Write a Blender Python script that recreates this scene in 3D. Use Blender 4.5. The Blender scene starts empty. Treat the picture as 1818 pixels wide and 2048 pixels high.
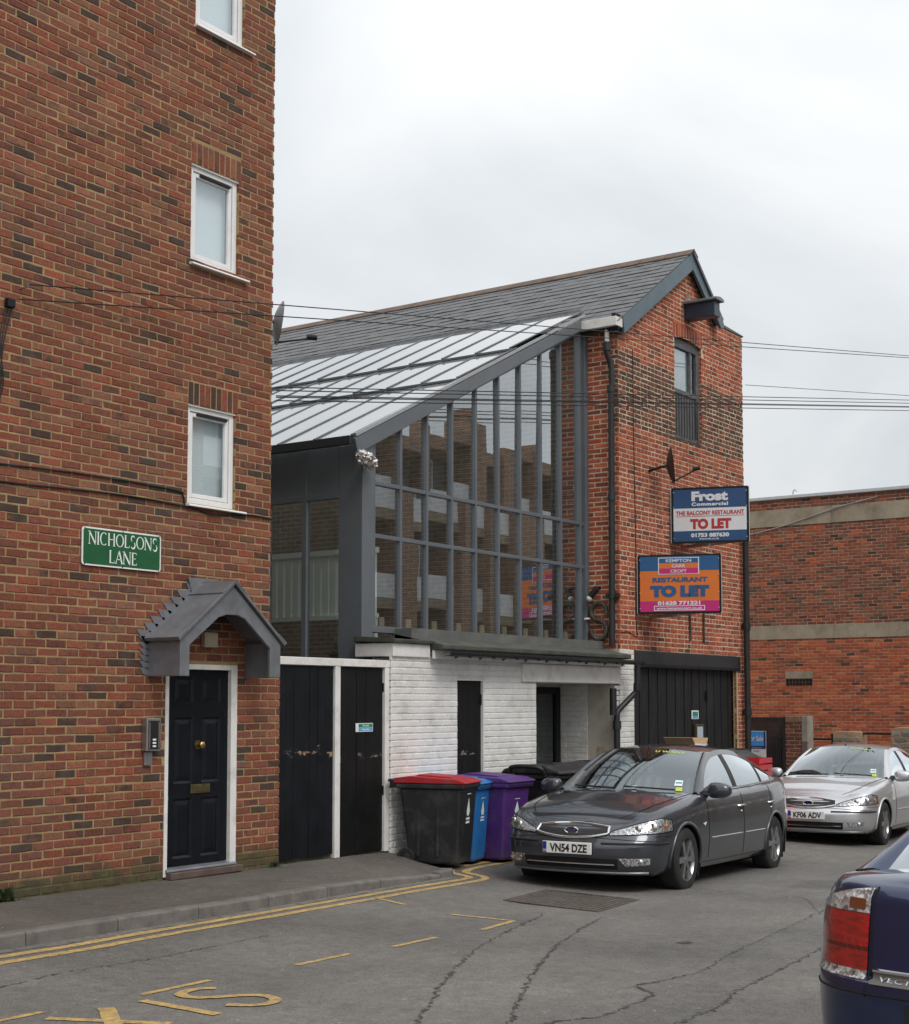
import bpy, bmesh, math, random
import numpy as np
from mathutils import Vector
from mathutils.geometry import tessellate_polygon
R = math.radians
rng = random.Random(7)
nrg = np.random.default_rng(11)
scene = bpy.context.scene
COL = scene.collection

# ---------------------------------------------------------------- camera
# world: +X runs along the street line to the right, +Y into the buildings, metres
CAM_H, PITCH, AZ = 1.78, R(4.0), math.atan2(.571, .821)
cd = bpy.data.cameras.new('camera')
cam = bpy.data.objects.new('camera', cd); COL.objects.link(cam)
cam.location = (0, 0, CAM_H)
cam.rotation_euler = (R(90) + PITCH, 0, AZ - R(90))
cd.lens = 36 * 2931 / 2048; cd.sensor_width = 36; cd.sensor_fit = 'AUTO'
cd.shift_y = 176 / 2048
cd.clip_end = 500; cd.clip_start = .1
scene.camera = cam

# ---------------------------------------------------------------- sky, sun, exposure
SUN_EL, SUN_AZ = R(50), R(-112)          # azimuth of the sun seen from the scene, from +X
w = bpy.data.worlds.new('World'); scene.world = w; w.use_nodes = True
nt = w.node_tree; N = nt.nodes; L = nt.links; N.clear()
sky = N.new('ShaderNodeTexSky'); sky.sky_type = 'NISHITA'; sky.sun_disc = False
sky.sun_elevation = SUN_EL; sky.sun_rotation = R(90) - SUN_AZ
sky.air_density = 1.2; sky.dust_density = 4; sky.ozone_density = 1
tc = N.new('ShaderNodeTexCoord'); sep = N.new('ShaderNodeSeparateXYZ'); L.new(tc.outputs['Generated'], sep.inputs[0])
def wm(op, a, b=None, clamp=False):
    n = N.new('ShaderNodeMath'); n.operation = op; n.use_clamp = clamp
    for i, v in enumerate((a, b)):
        if v is None: continue
        if isinstance(v, (int, float)): n.inputs[i].default_value = v
        else: L.new(v, n.inputs[i])
    return n.outputs[0]
zc = wm('MAXIMUM', sep.outputs[2], 0.0)
den = wm('ADD', zc, .32)
cv = N.new('ShaderNodeCombineXYZ')
L.new(wm('DIVIDE', sep.outputs[0], den), cv.inputs[0]); L.new(wm('DIVIDE', sep.outputs[1], den), cv.inputs[1])
cn = N.new('ShaderNodeTexNoise'); cn.inputs['Scale'].default_value = 1.15; cn.inputs['Detail'].default_value = 6
cn.inputs['Roughness'].default_value = .5; cn.inputs['Distortion'].default_value = .6
L.new(cv.outputs[0], cn.inputs['Vector'])
cr = N.new('ShaderNodeValToRGB'); L.new(cn.outputs['Fac'], cr.inputs[0])
cr.color_ramp.elements[0].position = .34; cr.color_ramp.elements[0].color = (.60, .635, .665, 1)
cr.color_ramp.elements[1].position = .64; cr.color_ramp.elements[1].color = (.90, .912, .92, 1)
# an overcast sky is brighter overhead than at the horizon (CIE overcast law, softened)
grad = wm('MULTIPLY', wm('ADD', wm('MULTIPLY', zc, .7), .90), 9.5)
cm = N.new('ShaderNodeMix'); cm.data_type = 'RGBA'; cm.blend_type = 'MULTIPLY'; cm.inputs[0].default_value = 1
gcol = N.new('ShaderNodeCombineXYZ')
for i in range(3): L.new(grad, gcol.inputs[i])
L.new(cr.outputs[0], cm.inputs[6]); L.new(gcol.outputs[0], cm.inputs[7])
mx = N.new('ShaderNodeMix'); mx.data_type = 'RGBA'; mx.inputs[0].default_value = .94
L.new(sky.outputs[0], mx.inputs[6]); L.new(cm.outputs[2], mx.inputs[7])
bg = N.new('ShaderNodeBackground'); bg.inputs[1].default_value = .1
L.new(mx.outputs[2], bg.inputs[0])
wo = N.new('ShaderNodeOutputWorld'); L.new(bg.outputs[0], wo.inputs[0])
sl = bpy.data.lights.new('sun', 'SUN'); sl.energy = 1.3; sl.angle = R(25); sl.color = (1, .97, .93)
so = bpy.data.objects.new('sun', sl); COL.objects.link(so); so.location = (0, -8, 30)
so.rotation_euler = (R(90) - SUN_EL, 0, SUN_AZ + R(90))
vs = scene.view_settings
vs.view_transform = 'Standard'; vs.look = 'None'; vs.gamma = 1; vs.exposure = 0.2; vs.use_curve_mapping = False

# ---------------------------------------------------------------- helpers
def gz(x, y): return -.021 * (x - 7) + .04 * max(0., y - 7.4)      # height of the street

def tag(o, label=None, cat=None, group=None, kind=None):
    if label: o['label'] = label
    if cat: o['category'] = cat
    if group: o['group'] = group
    if kind: o['kind'] = kind
    return o

def thing(name, label, cat, loc=(0, 0, 0), rz=0, group=None):
    o = bpy.data.objects.new(name, None); COL.objects.link(o)
    o.location = loc; o.rotation_euler = (0, 0, rz); o.empty_display_size = .2
    return tag(o, label, cat, group)

class MB:
    """collects shapes; build() links them as one mesh object"""
    def __init__(s): s.v = []; s.f = []; s.m = []
    def add(s, vs, fs, m=0):
        b = len(s.v); s.v += [tuple(map(float, q)) for q in vs]
        s.f += [tuple(i + b for i in f) for f in fs]; s.m += [m] * len(fs); return s
    def quad(s, a, b, c, d, m=0): return s.add([a, b, c, d], [(0, 1, 2, 3)], m)
    def box(s, x0, x1, y0, y1, z0, z1, m=0):
        x0, x1 = sorted((x0, x1)); y0, y1 = sorted((y0, y1)); z0, z1 = sorted((z0, z1))
        return s.add([(x0, y0, z0), (x1, y0, z0), (x1, y1, z0), (x0, y1, z0), (x0, y0, z1), (x1, y0, z1), (x1, y1, z1), (x0, y1, z1)],
                     [(0, 3, 2, 1), (4, 5, 6, 7), (0, 1, 5, 4), (1, 2, 6, 5), (2, 3, 7, 6), (3, 0, 4, 7)], m)
    def beam(s, p, q, wd, ht, up=(0, 0, 1), m=0):
        p = Vector(p); q = Vector(q); d = (q - p).normalized(); u = Vector(up)
        a = d.cross(u).normalized() * (wd / 2); b = a.cross(d).normalized() * (ht / 2)
        vs = [e + i * a + j * b for e in (p, q) for i, j in ((-1, -1), (1, -1), (1, 1), (-1, 1))]
        return s.add(vs, [(3, 2, 1, 0), (4, 5, 6, 7), (0, 1, 5, 4), (1, 2, 6, 5), (2, 3, 7, 6), (3, 0, 4, 7)], m)
    def prism(s, poly, a, b, axis='y', m=0):
        """closed polygon in the plane across axis, from a to b; y: (x,z), x: (y,z), z: (x,y)"""
        def P(q, t): return {'y': (q[0], t, q[1]), 'x': (t, q[0], q[1]), 'z': (q[0], q[1], t)}[axis]
        n = len(poly); vs = [P(q, a) for q in poly] + [P(q, b) for q in poly]
        tri = tessellate_polygon([[Vector((q[0], q[1], 0)) for q in poly]])
        fs = [tuple(t) for t in tri] + [(t[2] + n, t[1] + n, t[0] + n) for t in tri]
        fs += [(i, (i + 1) % n, (i + 1) % n + n, i + n) for i in range(n)]
        return s.add(vs, fs, m)
    def tube(s, path, r, n=8, cap=True, m=0, rs=None):
        path = [Vector(q) for q in path]; k = len(path); vs = []; fs = []; prev = None
        for i, q in enumerate(path):
            d = (path[min(i + 1, k - 1)] - path[max(i - 1, 0)])
            d = d.normalized() if d.length > 1e-9 else Vector((0, 0, 1))
            ref = prev if prev is not None else (Vector((0, 0, 1)) if abs(d.z) < .9 else Vector((1, 0, 0)))
            a = (ref - d * ref.dot(d))
            if a.length < 1e-6: a = d.orthogonal()
            a.normalize(); prev = a; b = d.cross(a); rr = rs[i] if rs else r
            vs += [q + (a * math.cos(t) + b * math.sin(t)) * rr for t in [2 * math.pi * j / n for j in range(n)]]
        for i in range(k - 1):
            fs += [(i * n + j, i * n + (j + 1) % n, (i + 1) * n + (j + 1) % n, (i + 1) * n + j) for j in range(n)]
        if cap: fs += [tuple(reversed(range(n))), tuple(range((k - 1) * n, k * n))]
        return s.add(vs, fs, m)
    def lathe(s, prof, c=(0, 0, 0), axis='z', n=24, m=0):
        vs = []; k = len(prof)
        for i in range(n):
            t = 2 * math.pi * i / n
            for r, h in prof:
                x, y = r * math.cos(t), r * math.sin(t)
                q = {'z': (x, y, h), 'y': (x, h, y), 'x': (h, x, y)}[axis]
                vs.append((q[0] + c[0], q[1] + c[1], q[2] + c[2]))
        fs = [(i * k + j, ((i + 1) % n) * k + j, ((i + 1) % n) * k + j + 1, i * k + j + 1) for i in range(n) for j in range(k - 1)]
        return s.add(vs, fs, m)
    def grid(s, rows, m=0, flip=False):
        a = len(rows); b = len(rows[0]); vs = [q for r in rows for q in r]
        fs = [(i * b + j, i * b + j + 1, (i + 1) * b + j + 1, (i + 1) * b + j) for i in range(a - 1) for j in range(b - 1)]
        if flip: fs = [tuple(reversed(f)) for f in fs]
        return s.add(vs, fs, m)
    def ball(s, c, r, n=12, k=8, sc=(1, 1, 1), m=0):
        prof = [(r * math.sin(math.pi * i / k), -r * math.cos(math.pi * i / k)) for i in range(k + 1)]
        b = len(s.v); s.lathe(prof, n=n, m=m)
        for i in range(b, len(s.v)):
            v = s.v[i]; s.v[i] = (v[0] * sc[0] + c[0], v[1] * sc[1] + c[1], v[2] * sc[2] + c[2])
        return s
    def plate(s, poly, holes=(), m=0, f=lambda u, v: (u, 0, v)):
        """flat polygon with holes, mapped to 3-D by f"""
        loops = [list(poly)] + [list(h) for h in holes]
        tri = tessellate_polygon([[Vector((q[0], q[1], 0)) for q in l] for l in loops])
        pts = [q for l in loops for q in l]
        return s.add([f(*q) for q in pts], [tuple(t) for t in tri], m)
    def build(s, name, mats, parent=None, smooth=False, bevel=0, kind=None, local=False, segs=2):
        mats = mats if isinstance(mats, (list, tuple)) else [mats]
        me = bpy.data.meshes.new(name)
        off = Vector((0, 0, 0))
        if parent is not None and not local:
            q = parent
            while q is not None: off += q.location; q = q.parent
        me.from_pydata([(v[0] - off.x, v[1] - off.y, v[2] - off.z) for v in s.v], [], s.f)
        for mt in mats: me.materials.append(mt)
        if len(mats) > 1: me.polygons.foreach_set('material_index', s.m)
        bm = bmesh.new(); bm.from_mesh(me)
        bmesh.ops.remove_doubles(bm, verts=bm.verts, dist=1e-6) if smooth else None
        bmesh.ops.recalc_face_normals(bm, faces=bm.faces) if not getattr(s, 'keep', False) else None
        bm.to_mesh(me); bm.free()
        if smooth: me.polygons.foreach_set('use_smooth', [True] * len(me.polygons)); me.set_sharp_from_angle(angle=R(smooth if smooth > 1 else 40))
        o = bpy.data.objects.new(name, me); COL.objects.link(o)
        if parent is not None: o.parent = parent
        if bevel:
            b = o.modifiers.new('bevel', 'BEVEL'); b.width = bevel; b.segments = segs; b.limit_method = 'ANGLE'; b.angle_limit = R(35)
            b.harden_normals = False
        if kind: o['kind'] = kind
        return o

def copy_tree(o, parent=None):
    c = o.copy(); COL.objects.link(c)
    if parent is not None: c.parent = parent
    for ch in list(o.children): copy_tree(ch, c)
    return c

def text(s, size=1., bold=0., sx=1., spacing=1., align='CENTER'):
    """lettering outline as (verts2d, faces)"""
    cu = bpy.data.curves.new('txt', 'FONT'); cu.body = s; cu.size = size; cu.align_x = align
    cu.offset = bold * size; cu.space_character = spacing; cu.resolution_u = 4
    ob = bpy.data.objects.new('txt', cu); COL.objects.link(ob)
    bpy.context.view_layer.update()
    me = bpy.data.meshes.new_from_object(ob.evaluated_get(bpy.context.evaluated_depsgraph_get()))
    vs = [(v.co.x * sx, v.co.y) for v in me.vertices]; fs = [tuple(p.vertices) for p in me.polygons]
    bpy.data.objects.remove(ob); bpy.data.curves.remove(cu); bpy.data.meshes.remove(me)
    return vs, fs

def put_text(mb, s, size, f, bold=0., sx=1., spacing=1., align='CENTER', m=0, fit=None):
    vs, fs = text(s, size, bold, sx, spacing, align)
    if fit:                                    # fit = width the lettering is stretched to
        x0, x1 = min(v[0] for v in vs), max(v[0] for v in vs); k = fit / (x1 - x0); c = (x0 + x1) / 2
        vs = [((v[0] - c) * k, v[1]) for v in vs]
    mb.add([f(*v) for v in vs], fs, m)
    return mb

def smoothpath(pts, n=12):
    """Catmull-Rom through the points"""
    pts = [np.array(q, float) for q in pts]; out = []
    P = [2 * pts[0] - pts[1]] + pts + [2 * pts[-1] - pts[-2]]
    for i in range(1, len(P) - 2):
        p0, p1, p2, p3 = P[i - 1:i + 3]
        for t in np.linspace(0, 1, n, endpoint=False):
            out.append(.5 * ((2 * p1) + (-p0 + p2) * t + (2 * p0 - 5 * p1 + 4 * p2 - p3) * t * t + (-p0 + 3 * p1 - 3 * p2 + p3) * t ** 3))
    out.append(pts[-1]); return [tuple(q) for q in out]

# ---------------------------------------------------------------- materials
def node_mat(name):
    m = bpy.data.materials.new(name); m.use_nodes = True; t = m.node_tree
    return m, t, t.nodes, t.links, t.nodes['Principled BSDF']

def coords(t, space):
    if space == 'world':
        return t.nodes.new('ShaderNodeNewGeometry').outputs['Position']
    return t.nodes.new('ShaderNodeTexCoord').outputs['Object']

def noise(t, vec, scale, detail=4, rough=.55, stretch=None):
    if stretch:
        mp = t.nodes.new('ShaderNodeMapping'); mp.inputs['Scale'].default_value = stretch
        t.links.new(vec, mp.inputs[0]); vec = mp.outputs[0]
    n = t.nodes.new('ShaderNodeTexNoise'); n.inputs['Scale'].default_value = scale
    n.inputs['Detail'].default_value = detail; n.inputs['Roughness'].default_value = rough
    t.links.new(vec, n.inputs['Vector']); return n.outputs['Fac']

def ramp(t, fac, stops):
    r = t.nodes.new('ShaderNodeValToRGB'); t.links.new(fac, r.inputs[0]); e = r.color_ramp.elements
    while len(e) < len(stops): e.new(.5)
    for i, (p, c) in enumerate(stops):
        e[i].position = p; e[i].color = (*c, 1) if isinstance(c, (tuple, list)) else (c, c, c, 1)
    return r.outputs[0]

def mixc(t, fac, a, b, mode='MIX'):
    n = t.nodes.new('ShaderNodeMix'); n.data_type = 'RGBA'; n.blend_type = mode
    for i, v in ((0, fac), (6, a), (7, b)):
        if isinstance(v, (int, float)): n.inputs[i].default_value = v
        elif isinstance(v, (tuple, list)): n.inputs[i].default_value = (*v, 1)
        else: t.links.new(v, n.inputs[i])
    return n.outputs[2]

def mth(t, op, a, b=None, clamp=False):
    n = t.nodes.new('ShaderNodeMath'); n.operation = op; n.use_clamp = clamp
    for i, v in enumerate((a, b)):
        if v is None: continue
        if isinstance(v, (int, float)): n.inputs[i].default_value = v
        else: t.links.new(v, n.inputs[i])
    return n.outputs[0]

def bump(t, bsdf, h, strength=.3, dist=.01):
    b = t.nodes.new('ShaderNodeBump'); b.inputs['Strength'].default_value = strength; b.inputs['Distance'].default_value = dist
    t.links.new(h, b.inputs['Height']); t.links.new(b.outputs[0], bsdf.inputs['Normal'])

def M_plain(name, col, rough=.5, metal=0., var=.12, scale=6., bmp=0., bscale=60., space='world', coat=0., spec=.5, dirt=None, dirt_amt=.0, stretch=None, emit=None):
    """painted / plastic / metal surface with mottled tone, uneven gloss and fine relief"""
    m, t, N_, L_, b = node_mat(name); vec = coords(t, space)
    n1 = noise(t, vec, scale, 5, .6, stretch)
    lo = tuple(max(0, c * (1 - var)) for c in col); hi = tuple(min(1, c * (1 + var)) for c in col)
    c = ramp(t, n1, [(.3, lo), (.7, hi)])
    if dirt:
        n2 = noise(t, vec, scale * .6 + 1.3, 8, .7, stretch)
        c = mixc(t, mth(t, 'MULTIPLY', ramp(t, n2, [(.48, 0.), (.72, 1.)]), dirt_amt), c, dirt)
    L_.new(c, b.inputs['Base Color'])
    n3 = noise(t, vec, scale * 3, 3)
    L_.new(mth(t, 'ADD', mth(t, 'MULTIPLY', n3, .16), rough - .08, True), b.inputs['Roughness'])
    b.inputs['Metallic'].default_value = metal
    b.inputs['Specular IOR Level'].default_value = spec
    if coat: b.inputs['Coat Weight'].default_value = coat; b.inputs['Coat Roughness'].default_value = .04
    if bmp: bump(t, b, noise(t, vec, bscale, 6, .65), bmp, .01)
    return m

def M_brick(name, moss=False, dirt=(.10, .085, .07), dirt_amt=.35, grime=.5, moss_z=.45):
    """burnt clay; tone comes from the piece, mottling and scorch from position"""
    m, t, N_, L_, b = node_mat(name); vec = coords(t, 'world')
    a = N_.new('ShaderNodeAttribute'); a.attribute_name = 'tone'
    n1 = noise(t, vec, 38, 5, .65)
    c = mixc(t, 1., a.outputs['Color'], ramp(t, n1, [(.28, .62), (.5, 1.), (.75, 1.32)]), 'MULTIPLY')
    n2 = noise(t, vec, 11, 4, .6)
    sc = ramp(t, mth(t, 'ADD', mth(t, 'MULTIPLY', n2, .8), a.outputs['Alpha']), [(.80, 0.), (1.05, 1.)])
    c = mixc(t, mth(t, 'MULTIPLY', sc, .9), c, (.050, .036, .031))
    n5 = noise(t, vec, 6, 5, .6)
    c = mixc(t, mth(t, 'MULTIPLY', ramp(t, n5, [(.5, 0.), (.75, 1.)]), grime), c, dirt)
    n4 = noise(t, vec, .7, 5, .6)
    c = mixc(t, mth(t, 'MULTIPLY', ramp(t, n4, [(.5, 0.), (.8, 1.)]), dirt_amt), c, dirt)
    sp = noise(t, vec, 150, 2, .5)
    c = mixc(t, ramp(t, sp, [(.66, 0.), (.72, .35)]), c, (.42, .36, .30))
    if moss: c = moss_mix(t, vec, c, moss_z)
    L_.new(c, b.inputs['Base Color']); b.inputs['Roughness'].default_value = .88; b.inputs['Specular IOR Level'].default_value = .25
    bump(t, b, noise(t, vec, 120, 6, .7), .55, .006)
    return m

def moss_mix(t, vec, c, z=.45):
    s = t.nodes.new('ShaderNodeSeparateXYZ'); t.links.new(vec, s.inputs[0])
    h = mth(t, 'SUBTRACT', 1., mth(t, 'DIVIDE', s.outputs[2], z), True)
    n = noise(t, vec, 3.2, 7, .7)
    f = ramp(t, mth(t, 'ADD', mth(t, 'MULTIPLY', h, .75), mth(t, 'MULTIPLY', n, .6)), [(.52, 0.), (.74, .85)])
    g = ramp(t, noise(t, vec, 11, 4), [(.35, (.055, .05, .035)), (.6, (.075, .085, .035)), (.75, (.16, .13, .09))])
    return mixc(t, f, c, g)

def M_mortar(name, col, moss=False, moss_z=.45):
    m, t, N_, L_, b = node_mat(name); vec = coords(t, 'world')
    c = ramp(t, noise(t, vec, 5, 7, .65), [(.3, tuple(x * .72 for x in col)), (.7, tuple(min(1, x * 1.2) for x in col))])
    c = mixc(t, ramp(t, noise(t, vec, 70, 3), [(.55, 0.), (.8, .5)]), c, tuple(x * .5 for x in col))
    if moss: c = moss_mix(t, vec, c, moss_z)
    L_.new(c, b.inputs['Base Color']); b.inputs['Roughness'].default_value = .95; b.inputs['Specular IOR Level'].default_value = .2
    bump(t, b, noise(t, vec, 90, 7, .7), .8, .008)
    return m

def M_brickwork(name, c1, c2, mort, bw=.225, bh=.075, ms=.010, rot=False):
    """brickwork too far off to tell the pieces apart (or seen only in a reflection)"""
    m, t, N_, L_, b = node_mat(name); vec = coords(t, 'world')
    s = N_.new('ShaderNodeSeparateXYZ'); L_.new(vec, s.inputs[0]); k = N_.new('ShaderNodeCombineXYZ')
    L_.new(s.outputs[1 if rot else 0], k.inputs[0]); L_.new(s.outputs[2], k.inputs[1])
    bt = N_.new('ShaderNodeTexBrick'); L_.new(k.outputs[0], bt.inputs['Vector'])
    bt.inputs['Color1'].default_value = (*c1, 1); bt.inputs['Color2'].default_value = (*c2, 1); bt.inputs['Mortar'].default_value = (*mort, 1)
    bt.inputs['Scale'].default_value = 1; bt.inputs['Brick Width'].default_value = bw; bt.inputs['Row Height'].default_value = bh
    bt.inputs['Mortar Size'].default_value = ms; bt.inputs['Mortar Smooth'].default_value = .2; bt.inputs['Bias'].default_value = -.2
    c = mixc(t, 1., bt.outputs[0], ramp(t, noise(t, vec, 4, 6, .7), [(.3, .7), (.7, 1.15)]), 'MULTIPLY')
    L_.new(c, b.inputs['Base Color']); b.inputs['Roughness'].default_value = .9
    return m

def schlick(t):
    """reflectance of a glass face, the same from either side of the sheet"""
    lw = t.nodes.new('ShaderNodeLayerWeight'); lw.inputs[0].default_value = .5
    return mth(t, 'ADD', mth(t, 'MULTIPLY', mth(t, 'POWER', lw.outputs['Facing'], 5.), .96), .04)

def M_glass(name, tint=(.75, .8, .8), gain=1.6, base=.03, rough=.005, wav=.0, ior=1.5):
    """pane: two reflecting faces over a lightly tinted see-through body"""
    m = bpy.data.materials.new(name); m.use_nodes = True; t = m.node_tree; N_ = t.nodes; L_ = t.links
    N_.clear(); o = N_.new('ShaderNodeOutputMaterial'); mx = N_.new('ShaderNodeMixShader')
    tr = N_.new('ShaderNodeBsdfTransparent'); tr.inputs[0].default_value = (*tint, 1)
    gl = N_.new('ShaderNodeBsdfGlossy'); gl.inputs['Roughness'].default_value = rough; gl.inputs[0].default_value = (.90, .96, 1., 1)
    L_.new(mth(t, 'ADD', mth(t, 'MULTIPLY', schlick(t), gain), base, True), mx.inputs[0])
    if wav:
        vec = coords(t, 'world'); bp = N_.new('ShaderNodeBump'); bp.inputs['Strength'].default_value = wav; bp.inputs['Distance'].default_value = .02
        L_.new(noise(t, vec, 1.6, 1), bp.inputs['Height']); L_.new(bp.outputs[0], gl.inputs['Normal'])
    L_.new(tr.outputs[0], mx.inputs[1]); L_.new(gl.outputs[0], mx.inputs[2]); L_.new(mx.outputs[0], o.inputs[0])
    return m
# ---------------------------------------------------------------- palette of materials
FY = 10.05                                            # street line of all the fronts
m_brick = M_brick('clay brick', moss=True, dirt_amt=.5, moss_z=.55)
m_brick_red = M_brick('red stock brick', dirt=(.12, .08, .06), dirt_amt=.25, grime=.35)
m_brick_far = M_brick('weathered brick', dirt=(.11, .075, .055), dirt_amt=.4, grime=.35)
m_brick_white = M_plain('white painted brick', (.72, .71, .68), .6, var=.07, scale=3, bmp=.25, bscale=90, dirt=(.36, .33, .28), dirt_amt=.5)
m_mortar = M_mortar('tan mortar', (.35, .25, .125), moss=True, moss_z=.55)
m_mortar_pale = M_mortar('pale mortar', (.60, .46, .33))
m_mortar_far = M_mortar('dull mortar', (.42, .27, .18))
m_mortar_white = M_plain('painted joints', (.66, .65, .62), .7, var=.1, scale=3, bmp=.4, bscale=80, dirt=(.25, .22, .19), dirt_amt=.5)
m_upvc = M_plain('white plastic frame', (.78, .77, .76), .35, var=.04, scale=4, dirt=(.5, .47, .42), dirt_amt=.25)
m_white = M_plain('white gloss paint', (.74, .72, .69), .45, var=.06, scale=5, bmp=.12, bscale=40, dirt=(.35, .31, .27), dirt_amt=.5)
m_blackdoor = M_plain('black door paint', (.006, .008, .011), .36, var=.3, scale=5, bmp=.08, bscale=30, spec=.22)
m_black = M_plain('black paint', (.009, .009, .010), .5, var=.3, scale=6, bmp=.15, bscale=40, spec=.3)
m_blackpipe = M_plain('black pipe paint', (.018, .019, .020), .45, var=.3, scale=5, bmp=.1, bscale=40)
m_lead = M_plain('lead sheet', (.175, .18, .195), .5, metal=.35, var=.22, scale=4, bmp=.25, bscale=14, dirt=(.30, .32, .35), dirt_amt=.45)
m_brass = M_plain('brass', (.55, .36, .13), .3, metal=1, var=.15)
m_brass_dull = M_plain('tarnished brass', (.17, .14, .07), .45, metal=.9, var=.3, scale=20)
m_steel = M_plain('brushed steel', (.42, .42, .43), .38, metal=.9, var=.12)
m_alu = M_plain('bare aluminium', (.55, .56, .57), .35, metal=.9, var=.1)
m_greysill = M_plain('grey threshold metal', (.30, .31, .34), .4, metal=.6, var=.15)
m_step = M_plain('brown tile step', (.11, .075, .06), .6, var=.25, scale=9, bmp=.3)
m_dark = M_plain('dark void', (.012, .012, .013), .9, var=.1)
m_room = M_plain('dim room plaster', (.34, .36, .36), .9, var=.06)
m_blind = M_plain('pale blind', (.82, .88, .90), .85, var=.04, scale=2)
m_glass = M_glass('window glass', (.86, .90, .90), 3.0, .12)
m_cable = M_plain('black cable', (.010, .010, .011), .6)
m_green = M_plain('green sign enamel', (.012, .10, .035), .4, var=.12, scale=8)
m_letter = M_plain('white sign lettering', (.78, .80, .76), .5, var=.05)
m_fawn = M_plain('fawn plastic', (.40, .34, .25), .5, var=.05)
m_tanwall = M_brickwork('yellow stock brickwork', (.13, .085, .05), (.10, .065, .042), (.17, .14, .10), rot=True)
m_redwork = M_brickwork('red brickwork beyond view', (.24, .085, .05), (.15, .05, .035), (.36, .25, .14))

# ---------------------------------------------------------------- brickwork laid piece by piece
FW = Vector((math.cos(AZ), math.sin(AZ), 0)); RT = Vector((math.sin(AZ), -math.cos(AZ), 0))
def seen_size(p, size):
    """pixels a piece shows in the photograph, 0 outside the frame"""
    d = Vector(p) - cam.location; F = d.dot(FW); Rr = d.dot(RT)
    z = F * math.cos(PITCH) + d.z * math.sin(PITCH); y = d.z * math.cos(PITCH) - F * math.sin(PITCH)
    if z < 1: return 0
    px, py = 909 + 2931 * Rr / z, 1200 - 2931 * y / z
    return size / z * 2931 if -20 < px < 1838 and -20 < py < 2068 else 0

def brick_geo(l, h, r, ch=.005, back=.03, jit=.0028):
    """front face, chamfer and sides of one brick with slightly ragged arrises: x along the wall, y into it, z up"""
    a, b = l / 2, h / 2
    J = lambda k=jit: r.uniform(-k, k)
    if l > .15: oc = [(-1, -1), (-.4, -1), (.35, -1), (1, -1), (1, 1), (.4, 1), (-.35, 1), (-1, 1)]
    else: oc = [(-1, -1), (1, -1), (1, 1), (-1, 1)]
    n = len(oc); f, g = [], []
    for sx, sz in oc:
        jx, jz = J(), J(); c2 = ch * r.uniform(.7, 1.7)
        g.append((sx * a + jx, ch * .9, sz * b + jz)); f.append((sx * (a - c2 if abs(sx) == 1 else a) + jx, J(.0012), sz * (b - c2) + jz))
    k = [(q[0], back, q[2]) for q in g]
    fs = [tuple(range(n))] + [(n + i, n + (i + 1) % n, (i + 1) % n, i) for i in range(n)] + [(2 * n + i, 2 * n + (i + 1) % n, n + (i + 1) % n, n + i) for i in range(n)]
    return f + g + k, fs

def set_tone(me, cols):
    at = me.attributes.new('tone', 'FLOAT_COLOR', 'FACE')
    at.data.foreach_set('color', np.array([(*c, 0)[:4] for c in cols], dtype=np.float32).ravel())

def lay(host, O, u, pieces, mat, limit=300, name='brick', ch=.005, jit=.0028, proud=.0025):
    """pieces: (u0,u1,z0,z1,tone); the ones that show largest become objects, the rest one joined part"""
    u = Vector((u[0], u[1], 0)); inn = Vector((-u.y, u.x, 0)); ang = math.atan2(u.y, u.x)
    O = Vector((O[0], O[1], 0)); off = Vector((0, 0, 0)); q = host
    while q is not None: off += q.location; q = q.parent
    r = random.Random(len(pieces) * 7 + 3); lst = []
    for (a, b, z0, z1, tone) in pieces:
        p = O + u * ((a + b) / 2) + Vector((0, 0, (z0 + z1) / 2)) + inn * r.uniform(-proud, proud)
        lst.append((seen_size(p, b - a), p, b - a, z1 - z0, tone))
    lst.sort(key=lambda t: -t[0]); cache = {}
    for s, p, l, h, tone in lst[:limit]:
        key = (round(l, 2), round(h, 3), tuple(round(c, 2) for c in tone), r.randrange(3))
        me = cache.get(key)
        if me is None:
            vs, fs = brick_geo(round(l, 2) if abs(l - round(l, 2)) < .004 else l, h, r, ch, jit=jit)
            me = bpy.data.meshes.new(name); me.from_pydata(vs, [], fs); me.materials.append(mat); set_tone(me, [tone] * len(fs)); cache[key] = me
        o = bpy.data.objects.new(name, me); COL.objects.link(o); o.parent = host; o.location = p - off; o.rotation_euler = (0, 0, ang)
    V, F, C = [], [], []
    for s, p, l, h, tone in lst[limit:]:
        vs, fs = brick_geo(l, h, r, ch, jit=jit); k = len(V); q = p - off
        V += [(q.x + u.x * v[0] + inn.x * v[1], q.y + u.y * v[0] + inn.y * v[1], q.z + v[2]) for v in vs]
        F += [tuple(i + k for i in f) for f in fs]; C += [tone] * len(fs)
    if V:
        me = bpy.data.meshes.new('brickwork'); me.from_pydata(V, [], F); me.materials.append(mat); set_tone(me, C)
        o = bpy.data.objects.new('brickwork', me); COL.objects.link(o); o.parent = host; o['kind'] = 'stuff'

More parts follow.
